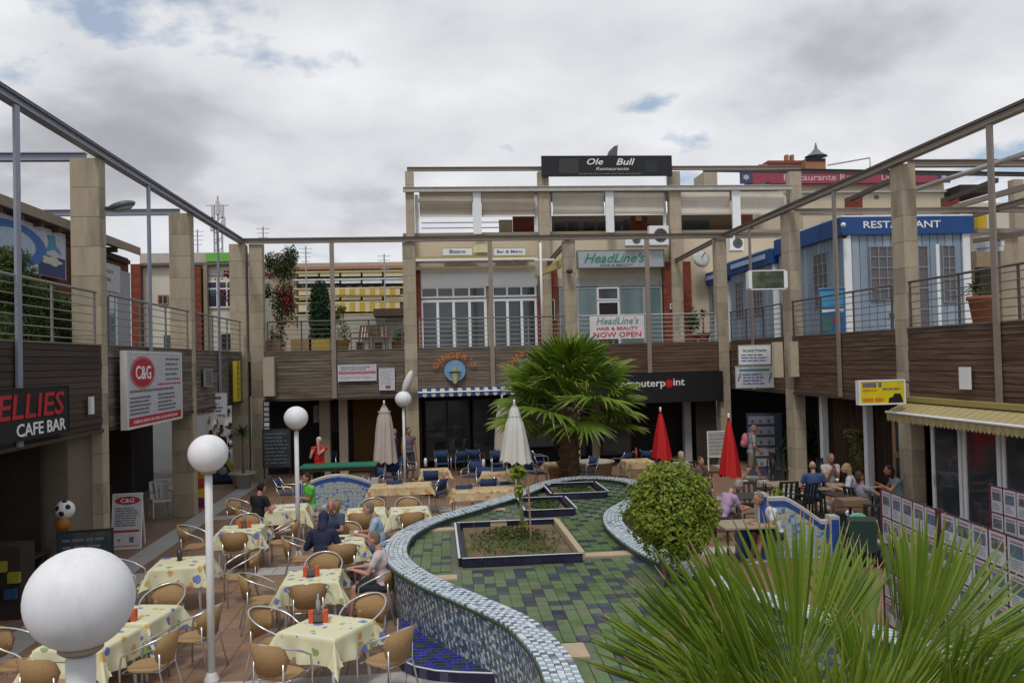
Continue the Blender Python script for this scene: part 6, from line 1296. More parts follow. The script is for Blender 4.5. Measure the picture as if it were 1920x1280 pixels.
# mobility scooter behind the palm
q = gz(1615, 1060, 0); r = thing('mobility_scooter', 'dark green mobility scooter with a painted pale green round sticker behind the palm', 'mobility scooter')
BX((-.28, -.5, .18), (.28, .5, .3)).build('chassis', BLACK, r); MB().prism([(-.24, .3, .3), (-.24, .58, .3), (-.24, .53, .85), (-.24, .45, .92), (-.24, .38, .85)], (.48, 0, 0)).build('seat_back', mat('scooter_green', (.005, .025, .018), .4), r)
BX((-.27, .02, .55), (.27, .42, .66)).build('seat', BLACK, r); BX((-.05, .1, .3), (.05, .25, .55)).build('seat_post', BLACK, r); MB().tube([(0, -.5, .3), (0, -.42, .95)], .03, 8).build('tiller', BLACK, r); MB().tube([(-.25, -.4, .95), (.25, -.4, .95)], .018, 6).build('handlebar', BLACK, r); MB().ell((0, -.52, .8), (.08, .05, .07)).build('headlight', WHITE, r, True)
BX((-.2, -.8, .55), (.2, -.53, .8)).build('basket', mat('basket_black', (.015, .015, .015), .6), r)
for sx in (-1, 1):
    for y in (-.42, .42):
        w_ = MB().lathe([(.06, -.05), (.16, -.05), (.17, 0), (.16, .05), (.06, .05)], (0, 0, 0), 16); w_.v = [(sx*.32+v[2], y+v[0], .17+v[1]) for v in w_.v]; w_ = w_.build('wheel', BLACK, r, True)
MB().ell((.02, .28, .86), (.17, .02, .10)).build('highlight', mat('pale_green_highlight', (.16, .36, .25), .4), r, True); o = r.children[-1]; o.location = (0, .06, 0)  # pale green disc paints the round highlight on the seat back
q = gz(1622, 1060, 0); put(r, (q.x, q.y+.3, .0), R(165))
q = gz(1600, 995, .3); tag(BX((q.x-.28, q.y-.2, 0), (q.x+.25, q.y+.2, .95)).build('brown_box', mat('cardboard_brown', (.20, .12, .07), .8), None), 'brown carton behind the mobility scooter', 'box')
# ================================================================ people
SK = mat('skin_tanned', (.36, .17, .11), .55, .08, 14.); SKP = mat('skin_pink', (.46, .24, .18), .55, .08, 14.)
def finish(mb, name, m, parent, vox, it=4, fac=.5):
    o = mb.build(name, m, parent); o.parent = None; d = o.modifiers.new('r', 'REMESH'); d.mode = 'VOXEL'; d.voxel_size = vox; d.use_smooth_shade = True
    s = o.modifiers.new('s', 'SMOOTH'); s.factor = fac; s.iterations = it
    me = bpy.data.meshes.new_from_object(o.evaluated_get(bpy.context.evaluated_depsgraph_get())); o.modifiers.clear(); old = o.data; o.data = me; me.name = name; bpy.data.meshes.remove(old)
    me.polygons.foreach_set('use_smooth', [True]*len(me.polygons))
    if not me.materials: me.materials.append(m)
    o.parent = parent; return o
def ik(a, b, l1, l2, pole):
    a, b = Vector(a), Vector(b); d = b-a; D = min(d.length, (l1+l2)*.999); d.normalize(); b = a+d*D
    x = (l1*l1-l2*l2+D*D)/(2*D); h = math.sqrt(max(0, l1*l1-x*x)); p = Vector(pole); p = (p-d*p.dot(d)).normalized(); return a+d*x+p*h, b
def person(lab, loc, rz, pose='sit', lean=5, wl=None, wr=None, al=None, ar=None, shirt=(.3, .3, .3), legs=(.05, .05, .08), shorts=True, sleeve=.5, hair=(.2, .18, .16), hairk='short', skin=None, turn=0., nod=0., hood=False, shoes=(.4, .4, .4), vox=.0125, pole=None):
    sk = skin or SK; r = thing('person', lab, 'person'); hz_ = .53 if pose == 'sit' else .93
    pel = Vector((0, 0, hz_)); la = R(lean); sv = Vector((0, math.sin(la), math.cos(la))); fwd = Vector((0, math.cos(la), -math.sin(la)))
    waist = pel+sv*.17; chest = pel+sv*.36; sh = pel+sv*.47; neck = pel+sv*.55; hd = neck+Vector((0, math.sin(la)*.4+.02, .155)); 
    S_ = [sh+Vector((s*.185, 0, 0)) for s in (-1, 1)]; H_ = [pel+Vector((s*.09, 0, -.03)) for s in (-1, 1)]
    if pose == 'sit': AN = [al or (-.13, .50, .09), ar or (.13, .46, .09)]; KP = (0, 1, .8)
    elif pose == 'walk': AN = [al or (-.09, .30, .09), ar or (.09, -.32, .14)]; KP = (0, 1, 0)
    else: AN = [al or (-.10, .03, .09), ar or (.10, -.02, .09)]; KP = (0, 1, 0)
    KN = []
    for i in (0, 1): k, e = ik(H_[i], AN[i], .43, .43, KP); KN.append(k); AN[i] = e
    WR = [Vector(wl) if wl else (Vector((-.16, .34, .80)) if pose == 'sit' else Vector((-.25, .05, .80))), Vector(wr) if wr else (Vector((.16, .34, .80)) if pose == 'sit' else Vector((.25, .02, .80)))]; EL = []
    for i in (0, 1):
        s = -1 if i == 0 else 1; e, w_ = ik(S_[i], WR[i], .28, .25, (pole[i] if pole else (s*.6, -.5, -.8))); EL.append(e); WR[i] = w_
    b = MB()
    b.ell(chest, (.155, .10, .19), 12, Matrix.Rotation(-la, 3, 'X')); b.ell(waist, (.135, .095, .16), 12, Matrix.Rotation(-la, 3, 'X')); b.ell(pel, (.16, .115, .12), 12)
    b.cap(S_[0], S_[1], .06, .06); b.cap(sh, neck+Vector((0, .01, .06)), .06, .05)
    RH = Matrix.Rotation(R(turn), 3, 'Z') @ Matrix.Rotation(R(-nod), 3, 'X')
    hp = lambda x, y, z: hd+RH @ Vector((x, y, z))
    b.ell(hd, (.074, .093, .108), 14, RH); b.ell(hp(0, .03, -.06), (.055, .06, .055), 12, RH); b.cap(hp(0, .09, .005), hp(0, .112, -.028), .011, .016, 6); b.ell(hp(0, .088, -.062), (.026, .012, .009), 8, RH)
    for s in (-1, 1): b.ell(hp(s*.077, -.005, -.01), (.012, .022, .032), 8, RH)
    for i in (0, 1):
        b.cap(S_[i], EL[i], .052, .040); b.cap(EL[i], WR[i], .041, .027); b.cap(H_[i], KN[i], .088, .058); b.cap(KN[i], AN[i], .056, .038); b.ell(KN[i].lerp(AN[i], .3)-Vector((0, .015, 0)), (.056, .058, .11), 8)
        f_ = (WR[i]-EL[i]).normalized(); s = -1 if i == 0 else 1; side = f_.cross(Vector((0, 0, 1))); side = side.normalized() if side.length > .1 else Vector((1, 0, 0)); dn = f_.cross(side).normalized()
        if dn.z > 0: dn = -dn
        pc = WR[i]+f_*.055; M_ = Matrix((side, f_, dn)).transposed(); b.ell(pc, (.038, .052, .016), 8, M_)
        for k, (o_, l_) in enumerate(((-.030, .058), (-.010, .072), (.010, .068), (.029, .052))):
            p1 = pc+f_*.045+side*o_; p2 = p1+f_*l_*.5+dn*.006; p3 = p2+f_*l_*.45+dn*.022; b.cap(p1, p2, .0085, .008, 6); b.cap(p2, p3, .008, .007, 6)
        tp_ = side*(-s if side.x > 0 else s); t1 = pc-f_*.02+tp_*.034; t2 = t1+f_*.035+tp_*.022+dn*.006; b.cap(t1, t2, .011, .010, 6); b.cap(t2, t2+f_*.028+dn*.01, .010, .008, 6)
        ft_ = Vector((0, 1, 0)); b.cap(AN[i]-Vector((0, .02, .04)), AN[i]+Vector((0, .13, -.055)), .035, .026, 8)
    finish(b, 'body', sk, r, vox, 2)
    key = lambda n, c: mat('%s_%d_%d_%d' % ((n,)+tuple(int(v*1000) for v in c)), c, .85, .1, 16., .3)
    c = MB(); I = .016; c.ell(chest, (.155+I+.006, .10+I+.008, .20), 12, Matrix.Rotation(-la, 3, 'X')); c.ell(waist, (.135+I+.012, .095+I+.016, .19), 12, Matrix.Rotation(-la, 3, 'X')); c.ell(pel+sv*.02, (.16+I, .115+I, .11), 12); c.cap(S_[0], S_[1], .06+I, .06+I)
    if sleeve > 0:
        for i in (0, 1):
            e_ = EL[i] if sleeve >= 1 else S_[i].lerp(EL[i], sleeve); c.cap(S_[i], e_, .052+I, .048+I)
            if sleeve > 1: c.cap(EL[i], EL[i].lerp(WR[i], min(1, sleeve-1)), .041+I, .030+I)
    if hood: c.ell(hd+Vector((0, -.022, .012)), (.098, .108, .128), 14, RH); c.cap(neck-Vector((0, .04, 0)), hd-Vector((0, .05, .04)), .09, .085)
    finish(c, 'hooded_top' if hood else 'shirt', key('cloth', shirt), r, .018, 5)
    t = MB(); t.ell(pel-sv*.0, (.16+.02, .115+.02, .11), 12)
    for i in (0, 1):
        t.cap(H_[i], KN[i] if not shorts else H_[i].lerp(KN[i], .85), .088+.018, .062+.02)
        if not shorts: t.cap(KN[i], KN[i].lerp(AN[i], .93), .062+.014, .046+.012)
    finish(t, 'shorts' if shorts else 'trousers', key('cloth', legs), r, .018, 4)
    for i in (0, 1):
        s_ = MB(); s_.cap(AN[i]-Vector((0, .03, .045)), AN[i]+Vector((0, .15, -.058)), .040, .032, 8); s_.box(AN[i]-Vector((.035, .06, .088)), AN[i]+Vector((.035, .17, -.07))); finish(s_, 'shoe', key('shoe', shoes), r, .014, 3)
    if hair and not hood:
        h = MB(); hr_ = key('hair', hair)
        if hairk == 'fringe': h.ell(hp(0, -.035, -.01), (.083, .075, .07), 12, RH)
        else:
            h.ell(hp(0, -.018, .028), (.083, .092, .098), 12, RH); h.ell(hp(0, -.045, -.01), (.08, .06, .085), 12, RH)
            if hairk == 'long': h.cap(hp(0, -.06, -.02), hp(0, -.075, -.16), .075, .055)
            if hairk == 'bun': h.ell(hp(0, -.10, .03), (.045, .045, .045), 10)
        finish(h, 'hair', hr_, r, .012, 2)
    if not hood:
        e_ = MB()
        for s in (-1, 1): e_.ell(hp(s*.030, .082, .008), (.013, .010, .008), 8, RH)
        e_.build('eyes', mat('eye_dark', (.03, .02, .02), .3), r, True)
    put(r, loc, rz); return r
def at_sit(px_, py_, z=1.33): q = gz(px_, py_, z); return q
def sit(lab, px_, py_, rz, **k):
    q = gz(px_, py_, 1.31); d = Vector((-math.sin(R(rz)), math.cos(R(rz)), 0))*(.75*math.sin(R(k.get('lean', 5)))); return person(lab, (q.x-d.x, q.y-d.y, .0), R(rz), 'sit', **k)
sit('woman in a pinkish white top seated by the basin, arm on the table', 706, 1000, 82, lean=8, shirt=(.55, .45, .44), legs=(.02, .02, .035), skin=SKP, hair=(.17, .11, .07), wl=(-.1, .42, .78), wr=(.12, .45, .78), shoes=(.1, .1, .1), vox=.011)
g_ = bpy.data.objects[-1] if False else None
sit('bald man in a slate blue tee shirt facing the viewer', 621, 938, 182, lean=12, shirt=(.055, .075, .12), legs=(.06, .06, .07), hair=None, wl=(-.05, .42, .78), wr=(.1, .42, .78), shoes=(.1, .1, .1))
sit('person in a dark navy hooded top seen from behind', 606, 962, -4, lean=14, shirt=(.018, .022, .055), legs=(.03, .03, .05), shorts=False, sleeve=2, hood=True, shoes=(.1, .1, .1))
sit('grey haired man in a light blue shirt facing left', 697, 944, 92, lean=12, shirt=(.30, .42, .55), legs=(.05, .14, .25), hair=(.15, .13, .12), hairk='short', skin=SKP, wl=(-.1, .42, .78), wr=(.1, .44, .80))
sit('man in a bright green tee shirt with folded hands', 577, 889, 120, lean=6, shirt=(.12, .50, .08), legs=(.30, .30, .27), hair=(.03, .02, .02), wl=(.05, .26, .78), wr=(-.02, .28, .76), shoes=(.5, .5, .5))
sit('woman with black hair in a black top seen from behind', 488, 907, -35, lean=8, shirt=(.012, .012, .014), legs=(.02, .02, .02), hair=(.012, .010, .010), hairk='bun', skin=SKP, shoes=(.05, .05, .05))
q = gz(598, 827, 1.62); person('woman in a red vest standing behind the green counter, hand to her face', (q.x, q.y, 0), R(170), 'stand', lean=0, shirt=(.50, .012, .015), legs=(.05, .05, .06), sleeve=0, hair=(.55, .52, .48), skin=SKP, wl=(-.03, .16, 1.50), wr=(.12, .14, 1.38))
q = gz(1410, 905, 0); person('walking man in a grey tee shirt and khaki shorts with a pink backpack', (q.x, q.y, 0), R(-95), 'walk', lean=6, shirt=(.22, .24, .25), legs=(.17, .16, .11), hair=(.22, .15, .12), wl=(-.2, .25, .95), wr=(.22, .2, .98), shoes=(.45, .45, .45))
q2 = Vector((q.x-.20, q.y, 0)); r = thing('backpack', 'small pink backpack on the walking man\'s back', 'backpack', (q2.x, q2.y, 1.1)); bb = MB(); bb.ell((q2.x+.02, q2.y, 1.30), (.10, .15, .22), 12); bb.ell((q2.x-.05, q2.y, 1.20), (.07, .11, .12), 10); finish(bb, 'bag', mat('pink_nylon', (.46, .14, .18), .7), r, .02)
st2 = MB(); 
for s in (-.1, .1): st2.tube([(q2.x+.06, q2.y+s, 1.48), (q2.x+.25, q2.y+s, 1.52), (q2.x+.32, q2.y+s, 1.36), (q2.x+.2, q2.y+s, 1.14)], .012, 5)
st2.build('strap', mat('pink_nylon', (.46, .14, .18), .7), r)
sit('stooping grey haired man in a lavender polo shirt', 1377, 897, -75, lean=28, shirt=(.36, .25, .38), legs=(.04, .02, .03), hair=(.26, .23, .22), skin=SKP, wl=(-.12, .62, .70), wr=(.12, .58, .70), nod=22, shoes=(.1, .1, .1))
sit('grey haired person in a white shirt behind the tiled bench', 1430, 922, 100, lean=22, shirt=(.55, .55, .60), legs=(.04, .04, .05), hair=(.16, .13, .12), wl=(-.12, .5, .74), wr=(.12, .5, .74))
sit('balding man in a blue tee shirt seen from behind', 1524, 867, -12, lean=4, shirt=(.035, .07, .18), legs=(.05, .06, .08), hair=(.20, .13, .10), hairk='fringe', skin=SKP, wr=(.28, .25, .75), wl=(-.2, .3, .74))
sit('woman in a white tee shirt facing the viewer with hands at her chin', 1557, 852, 178, lean=8, shirt=(.45, .43, .40), legs=(.05, .05, .05), hair=(.20, .12, .07), skin=SK, wl=(-.04, .25, .98), wr=(.04, .25, .96))
sit('blonde woman in a white top turned to the right', 1590, 871, 60, lean=8, shirt=(.52, .52, .58), legs=(.03, .03, .04), hair=(.30, .21, .10), hairk='long', sleeve=1, skin=SKP)
sit('man in a grey tee shirt leaning back with a tanned arm stretched forward', 1612, 886, -80, lean=-8, shirt=(.22, .22, .27), legs=(.06, .06, .08), hair=(.05, .03, .02), wl=(-.18, .45, .95), wr=(.2, .42, .84), turn=10)
sit('dark haired person with tanned shoulders and a pale blue top by the display stand', 1672, 873, 80, lean=14, shirt=(.16, .30, .36), legs=(.05, .05, .08), hair=(.03, .02, .015), hairk='long', sleeve=0, wl=(-.15, .5, .92), wr=(.2, .4, .85))
q = gz(738, 802, 1.70); person('figure in dark clothes standing behind the leftmost cream parasol', (q.x+.1, 28.2, 0), R(100), 'stand', lean=2, shirt=(.02, .02, .035), legs=(.02, .02, .03), shorts=False, sleeve=1.8, hair=(.25, .2, .18), skin=SKP, vox=.015)
q = gz(765, 812, 1.6); person('person with bare shoulders behind the smallest globe lamp pole', (gy(766, 830, 28.4).x, 28.5, 0), R(-160), 'stand', lean=0, shirt=(.14, .10, .13), legs=(.03, .03, .04), sleeve=0, hair=(.03, .02, .02), hairk='bun', vox=.015)
q = gy(411, 830, 31.0); person('figure in black standing in the far left passage', (q.x, 31.0, 0), R(180), 'stand', lean=0, shirt=(.012, .012, .014), legs=(.015, .015, .02), shorts=False, sleeve=1.9, hair=(.02, .015, .015), vox=.015)
sit('pink faced person half hidden behind the round bush', 1276, 848, 190, lean=6, shirt=(.40, .30, .30), legs=(.05, .05, .05), hair=(.35, .3, .28), skin=SKP, vox=.015); sit('brown haired person in the shade left of the right red parasol', 1312, 858, 200, lean=6, shirt=(.10, .07, .06), legs=(.05, .05, .05), hair=(.07, .04, .02), vox=.015)
chair(DC, gz(1276, 888, .45).x, gz(1276, 888, .45).y, R(190), 'dark chair under the pink faced person behind the bush', G3); chair(DC, gz(1312, 898, .45).x, gz(1312, 898, .45).y, R(200), 'dark chair under the brown haired person', G3)
# ================================================================ plants
PALM = leafmat('palm_leaf', (.095, .185, .012), (.20, .27, .03), .35); PALMN = leafmat('palm_leaf_near', (.095, .180, .008), (.21, .27, .03), .35)
STALK = mat('palm_stalk', (.16, .20, .05), .6); TRUNK = mat('fibrous_trunk', (.11, .065, .038), .95, .3, 12., .8, stretch=(1, 1, .4)); BARK = mat('thin_bark', (.20, .14, .09), .9, .2, 10., .4)
def fan_leaf(seed, segs=34, spread=150, rl=1.0, droop=.35, split=.45, m=None, w0=.05, sub=7, tipdry=True):
    # fan blade in the YZ plane growing towards +Z from the hub at the origin, slightly cupped towards -Y
    rnd = random.Random(seed); b = MB(); m = m or PALM; b.k = 0
    for i in range(segs):
        a = R(-spread+2*spread*(i+.5)/segs+rnd.uniform(-1.2, 1.2)); ln = rl*(.80+.20*math.cos(a*.55))*rnd.uniform(.92, 1.05); dr = droop*rnd.uniform(.5, 1.5); da = R(2*spread/segs)*.5
        rows_ = []; tw_ = rnd.uniform(-.3, .3)
        for j in range(sub+1):
            t = j/sub; rad = ln*t; base_w = rad*math.tan(da)*1.02; w = min(base_w, w0*rl) if t < split else w0*rl*(1-((t-split)/(1-split))**1.5)*.95
            w = max(min(w, base_w), .0015); x, z = math.sin(a)*rad, math.cos(a)*rad
            y = -.10*rl*t*(1-abs(a)/3)+dr*rl*max(0, t-split*.7)**2.0*1.2; z -= dr*rl*max(0, t-.5)**2*.6
            px_, pz_ = math.cos(a), -math.sin(a); fold = w*1.25*(1-.3*t)
            rows_.append(((x-px_*w, y+fold, z-pz_*w), (x, y-fold*.3, z), (x+px_*w, y+fold, z+pz_*w)))
        vs = [p for r_ in rows_ for p in r_]; b.k = 0; n0 = len(b.f)
        b.add(vs, [(3*j+k, 3*j+k+1, 3*j+4+k, 3*j+3+k) for j in range(sub) for k in (0, 1)])
        if tipdry and rnd.random() < .28: b.m[-2:] = [1, 1]
    me = bpy.data.meshes.new('palm_leaf'); me.from_pydata([tuple(v) for v in b.v], [], b.f); me.materials.append(m); me.materials.append(mat('dry_leaf_tip', (.28, .20, .09), .8)); me.polygons.foreach_set('material_index', b.m); return me
def palm(lab, base, zc_, nleaf, rl, stalk, m, seed, trunk_r, elev=(-25, 85), variants=4, segs=34, w0=.05, aim=None, spread=150, sub=7):
    rnd = random.Random(seed); r = thing('fan_palm', lab, 'palm tree', base); bx, by = base[0], base[1]; H = zc_-base[2]
    t = MB(); n_ = 14; vs = []; rows_ = 26
    for i in range(rows_+1):
        z = base[2]+H*i/rows_; rr_ = trunk_r*(1.12-.18*i/rows_)*(1.08 if i % 2 else .95)
        for k in range(n_): a = 2*PI*k/n_; q = rr_*(1+.10*math.sin(k*5+i*2.1)); vs.append((bx+q*math.cos(a), by+q*math.sin(a), z))
    t.add(vs, [(i*n_+k, i*n_+(k+1) % n_, (i+1)*n_+(k+1) % n_, (i+1)*n_+k) for i in range(rows_) for k in range(n_)]+[tuple(rows_*n_+k for k in range(n_))]); t.build('trunk', TRUNK, r)
    st_ = MB()
    for k in range(int(60*min(1, H))):   # old leaf bases
        a = rnd.uniform(0, 2*PI); z = base[2]+H*rnd.uniform(.25, 1.0); p = Vector((bx+trunk_r*math.cos(a), by+trunk_r*math.sin(a), z)); st_.bar(p, p+Vector((math.cos(a)*.12, math.sin(a)*.12, .16)), .05, .02)
    if st_.v: st_.build('leaf_bases', TRUNK, r, kind='stuff')
    ms = [fan_leaf(seed*10+k, segs, spread, rl, .30+.12*k, .42, m, w0, sub) for k in range(variants)]
    for k in range(nleaf):
        az_ = (k*137.5+rnd.uniform(-12, 12)) % 360; e = elev[0]+(elev[1]-elev[0])*((k+.5)/nleaf)**.85; e += rnd.uniform(-6, 6)
        if aim: az_, e = aim[k] if k < len(aim) else (az_, e)
        d = Vector((math.cos(R(az_))*math.cos(R(e)), math.sin(R(az_))*math.cos(R(e)), math.sin(R(e)))); L_ = stalk*rnd.uniform(.85, 1.15); c = Vector((bx, by, zc_))+Vector((d.x, d.y, 0))*trunk_r*.5; hub = c+d*L_-Vector((0, 0, .08*L_*math.cos(R(e))))
        o = bpy.data.objects.new('leaf', ms[k % variants]); COL.objects.link(o); o.parent = r
        upv = Vector((0, 0, 1)) if abs(d.z) < .97 else Vector((-math.cos(R(az_)), -math.sin(R(az_)), 0)); ny = (-upv+d*upv.dot(d)).normalized(); nx = ny.cross(d); M_ = Matrix((nx, ny, d)).transposed(); 
        M_ = M_ @ Matrix.Rotation(rnd.uniform(-.35, .35), 3, 'Z'); tilt = Matrix.Rotation(rnd.uniform(-.05, .25), 3, 'X'); o.matrix_basis = Matrix.Translation(hub-r.location) @ (M_ @ tilt).to_4x4(); s_ = rnd.uniform(.88, 1.08); o.scale = (s_, s_, s_)
        MB().tube([c, c.lerp(hub, .5)+Vector((0, 0, .03)), hub], [.022, .014, .009], 6).build('leaf_stalk', STALK, r, True)
    return r
palm('big fan palm with a thick fibrous trunk behind the rear of the basin', (3.55, 22.9, 0), 2.60, 36, 1.18, 1.02, PALM, 3, .26, (-24, 84), 4, 28, .048, None, 108)
# foreground palm, cropped by the bottom of the frame: fans thrown up, left and right from one crown
YN = 4.4
def W_(px_, py_, Y=YN): return gy(px_, py_, Y)
cc = W_(1560, 1530); r = thing('fan_palm', 'near fan palm whose long leaves fill the lower right foreground', 'palm tree', (cc.x, cc.y, 0))
t = MB(); n_ = 12
for i in range(22):
    z0, z1 = cc.z*i/22, cc.z*(i+1)/22; t.lathe([(.20, z0), (.235, z1-.01)], (cc.x, cc.y, 0), n_)
t.build('trunk', TRUNK, r)
rnd = random.Random(12)
# hub x, y, tip x, y, half spread, depth of hub, depth of tip, face turn, blades
NF = [(1492, 1285, 1440, 960, 52, 4.4, 4.55, .12, 56), (1450, 1335, 1140, 1150, 33, 4.2, 4.0, -.30, 40), (1692, 1225, 1712, 992, 21, 4.5, 4.7, .6, 36), (1690, 1235, 1735, 1000, 19, 4.55, 4.8, -.5, 32), (1620, 1420, 1640, 1215, 60, 3.9, 3.8, .3, 40), (1470, 1440, 1400, 1235, 50, 3.9, 3.8, -.2, 40), (1700, 1262, 1915, 1062, 50, 4.3, 4.3, .25, 54), (1600, 1290, 1585, 1010, 26, 4.9, 5.1, .45, 24),
      (1740, 1330, 1950, 1185, 36, 3.9, 3.6, .5, 34), (1460, 1400, 1180, 1250, 32, 3.8, 3.5, -.5, 34), (1560, 1460, 1565, 1190, 66, 3.6, 3.5, .0, 44), (1500, 1330, 1290, 1085, 24, 4.6, 4.8, .35, 26), (1640, 1390, 1700, 1150, 34, 3.9, 3.9, -.35, 30),
      (1780, 1400, 1960, 1240, 40, 3.6, 3.3, .3, 34), (1380, 1420, 1180, 1330, 40, 3.5, 3.2, -.3, 30), (1600, 1480, 1720, 1640, 70, 3.9, 3.5, .1, 30), (1500, 1500, 1380, 1680, 70, 3.9, 3.5, .1, 30), (1560, 1500, 1560, 1330, 60, 4.9, 5.6, .1, 30)]
for k, (hx, hy, tx, ty, sp_, Yh, Yt, turn_, nb) in enumerate(NF):
    hub, tip = W_(hx, hy, Yh), W_(tx, ty, Yt); d = tip-hub; rl = d.length; d.normalize()
    me = fan_leaf(80+k, nb, sp_*1.05, rl*1.03, .12+.16*rnd.random(), .44, PALMN, .0255, 12, True)
    ny = (Vector((0, -1, .25))-d*Vector((0, -1, .25)).dot(d)).normalized()*-1; ny = Matrix.Rotation(turn_, 3, d) @ ny; nx = ny.cross(d); M_ = Matrix((nx, ny, d)).transposed()
    o = bpy.data.objects.new('leaf', me); COL.objects.link(o); o.parent = r; o.matrix_basis = Matrix.Translation(hub-r.location) @ M_.to_4x4()
    MB().tube([cc, cc.lerp(hub, .5)+Vector((0, 0, .03)), hub, hub+d*.05], [.024, .016, .011, .006], 6).build('leaf_stalk', STALK, r, True)
def leaf_cloud(centres, n, size, seed, flat=.0, asp=.5):
    # many leaf sized folded quads spread through ellipsoids [(centre, radii, weight, inner)]
    rnd = random.Random(seed); b = MB(); tot = sum(c[2] for c in centres)
    for c, rad, wgt, inner in centres:
        c = Vector(c)
        for _ in range(int(n*wgt/tot)):
            d = Vector((rnd.gauss(0, 1), rnd.gauss(0, 1), rnd.gauss(0, 1))).normalized(); f_ = inner+(1-inner)*rnd.random()**.6; f_ *= 1+.24*noise.noise(d*2.3+c)+.10*noise.noise(d*6+c); p = c+Vector((d.x*rad[0], d.y*rad[1], d.z*rad[2]))*f_
            nrm = (d+Vector((rnd.gauss(0, .5), rnd.gauss(0, .5), rnd.gauss(0, .5)+.35))).normalized(); u = nrm.orthogonal().normalized(); u = Matrix.Rotation(rnd.uniform(0, 6.28), 3, nrm) @ u; v = nrm.cross(u); s = size*rnd.uniform(.6, 1.3)
            b.add([p-u*s, p-v*s*asp+nrm*s*.12, p+u*s, p+v*s*asp+nrm*s*.12], [(0, 1, 2, 3)])
    return b
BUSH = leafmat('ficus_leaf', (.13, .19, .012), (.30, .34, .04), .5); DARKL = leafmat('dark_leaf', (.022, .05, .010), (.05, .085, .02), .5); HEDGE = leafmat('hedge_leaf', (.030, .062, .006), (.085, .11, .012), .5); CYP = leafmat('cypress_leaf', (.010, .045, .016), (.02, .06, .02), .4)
# round bush in the basin
bc_ = gz(1257, 958, 1.76); r = thing('round_bush', 'round clipped ficus bush on a short trunk at the right rim of the basin', 'bush', (bc_.x, bc_.y, ZF)); rnd = random.Random(4)
cl = [(bc_, (.62, .62, .70), 5, .55)]+[(bc_+Vector((rnd.gauss(0, 1), rnd.gauss(0, 1), rnd.gauss(0, 1))).normalized()*.5, (.2, .2, .2), .35, .1) for _ in range(26)]
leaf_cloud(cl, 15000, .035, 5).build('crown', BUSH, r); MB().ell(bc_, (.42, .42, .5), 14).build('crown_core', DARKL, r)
for dx, dy in ((0, 0), (.05, .03), (-.06, .02)): MB().tube([(bc_.x+dx, bc_.y+dy, ZF-.02), (bc_.x+dx*2, bc_.y+dy*2, 1.0), (bc_.x+dx*4, bc_.y+dy*4, 1.4)], [.035, .028, .02], 7).build('trunk', BARK, r, True)
# papaya like sapling in the big planter
q = gz(985, 1010, ZF+.05); r = thing('sapling', 'thin young sapling with a stake in the large tile edged planter', 'sapling', (q.x, q.y, ZF)); h = 2.13-ZF
MB().tube([(q.x-.03, q.y, ZF), (q.x-.06, q.y, ZF+.6), (q.x-.10, q.y, ZF+h*.9)], [.035, .03, .015], 7).build('trunk', mat('green_bark', (.16, .16, .07), .8), r, True); MB().tube([(q.x+.10, q.y, ZF), (q.x+.07, q.y, ZF+1.1)], .018, 6).build('stake', mat('stake_wood', (.30, .20, .12), .8), r)
leaf_cloud([((q.x-.1, q.y, ZF+h*.88), (.14, .14, .14), 3, .1), ((q.x-.08, q.y, ZF+h*.65), (.13, .13, .16), 2, .1), ((q.x-.02, q.y, ZF+.25), (.08, .08, .2), 1, .1)], 150, .075, 6, 0, .38).build('foliage', BUSH, r)
gr = leaf_cloud([((1.27, 14.5, ZF+.06), (.8, 1.3, .05), 3, 0)], 2200, .035, 8); tag(gr.build('planter_weeds', leafmat('weed_leaf', (.06, .11, .02), (.14, .14, .04)), None, kind='stuff'), 'short weeds and grass in the large planter', 'weeds')
for k, (a, b) in enumerate(PLAN[1:]):
    g = leaf_cloud([(((a[0]+b[0])/2, (a[1]+b[1])/2, ZF+.08), ((b[0]-a[0])/2-.12, (b[1]-a[1])/2-.12, .07), 1, 0)], 900, .035, 11+k); tag(g.build('planter_grass', leafmat('grass_leaf', (.03, .07, .015), (.07, .11, .02)), None, kind='stuff'), 'low dark greenery filling the %s small planter' % ('middle', 'rearmost')[k], 'greenery')
# hedge on the left terrace
r = thing('hedge', 'dense green conifer hedge behind the left balcony railing', 'hedge', (-7.6, 14.5, ZT)); 
cl = []
for px_, py_, rr_ in ((5, 525, .42), (45, 560, .36), (85, 575, .36), (40, 590, .6), (95, 605, .5), (130, 600, .36), (10, 620, .6), (140, 630, .34), (60, 640, .6), (4, 485, .26), (22, 515, .25), (62, 545, .25), (118, 572, .28)): p = gx(px_, py_, -7.5); cl.append((p, (.5, rr_*1.1, rr_*.9), rr_, .5))
leaf_cloud(cl, 26000, .032, 12).build('foliage', HEDGE, r)
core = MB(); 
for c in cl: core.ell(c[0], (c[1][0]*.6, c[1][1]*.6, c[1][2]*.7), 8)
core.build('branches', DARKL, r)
def bushy(name, lab, cat, cl, n, size, m, seed, loc, trunk=None, pot_=None, asp=.5):
    r = thing(name, lab, cat, loc); leaf_cloud(cl, n, size, seed, 0, asp).build('foliage', m, r)
    if trunk: MB().tube(trunk, .03, 6).build('trunk', BARK, r, True)
    if pot_: MB().lathe([(pot_[0]*.7, 0), (pot_[0], pot_[1]), (pot_[0]*1.08, pot_[1]), (pot_[0]*.85, pot_[1]-.04)], loc, 14).build('pot', pot_[2], r, True)
    return r
Yf = 32.
def ev(px_, py_, rx, rz_, Y=Yf, w=1, inner=.2, ry_=None): p = gy(px_, py_, Y); s = Y/F; return (p, (rx*s, ry_ or rx*s*.8, rz_*s), w, inner)
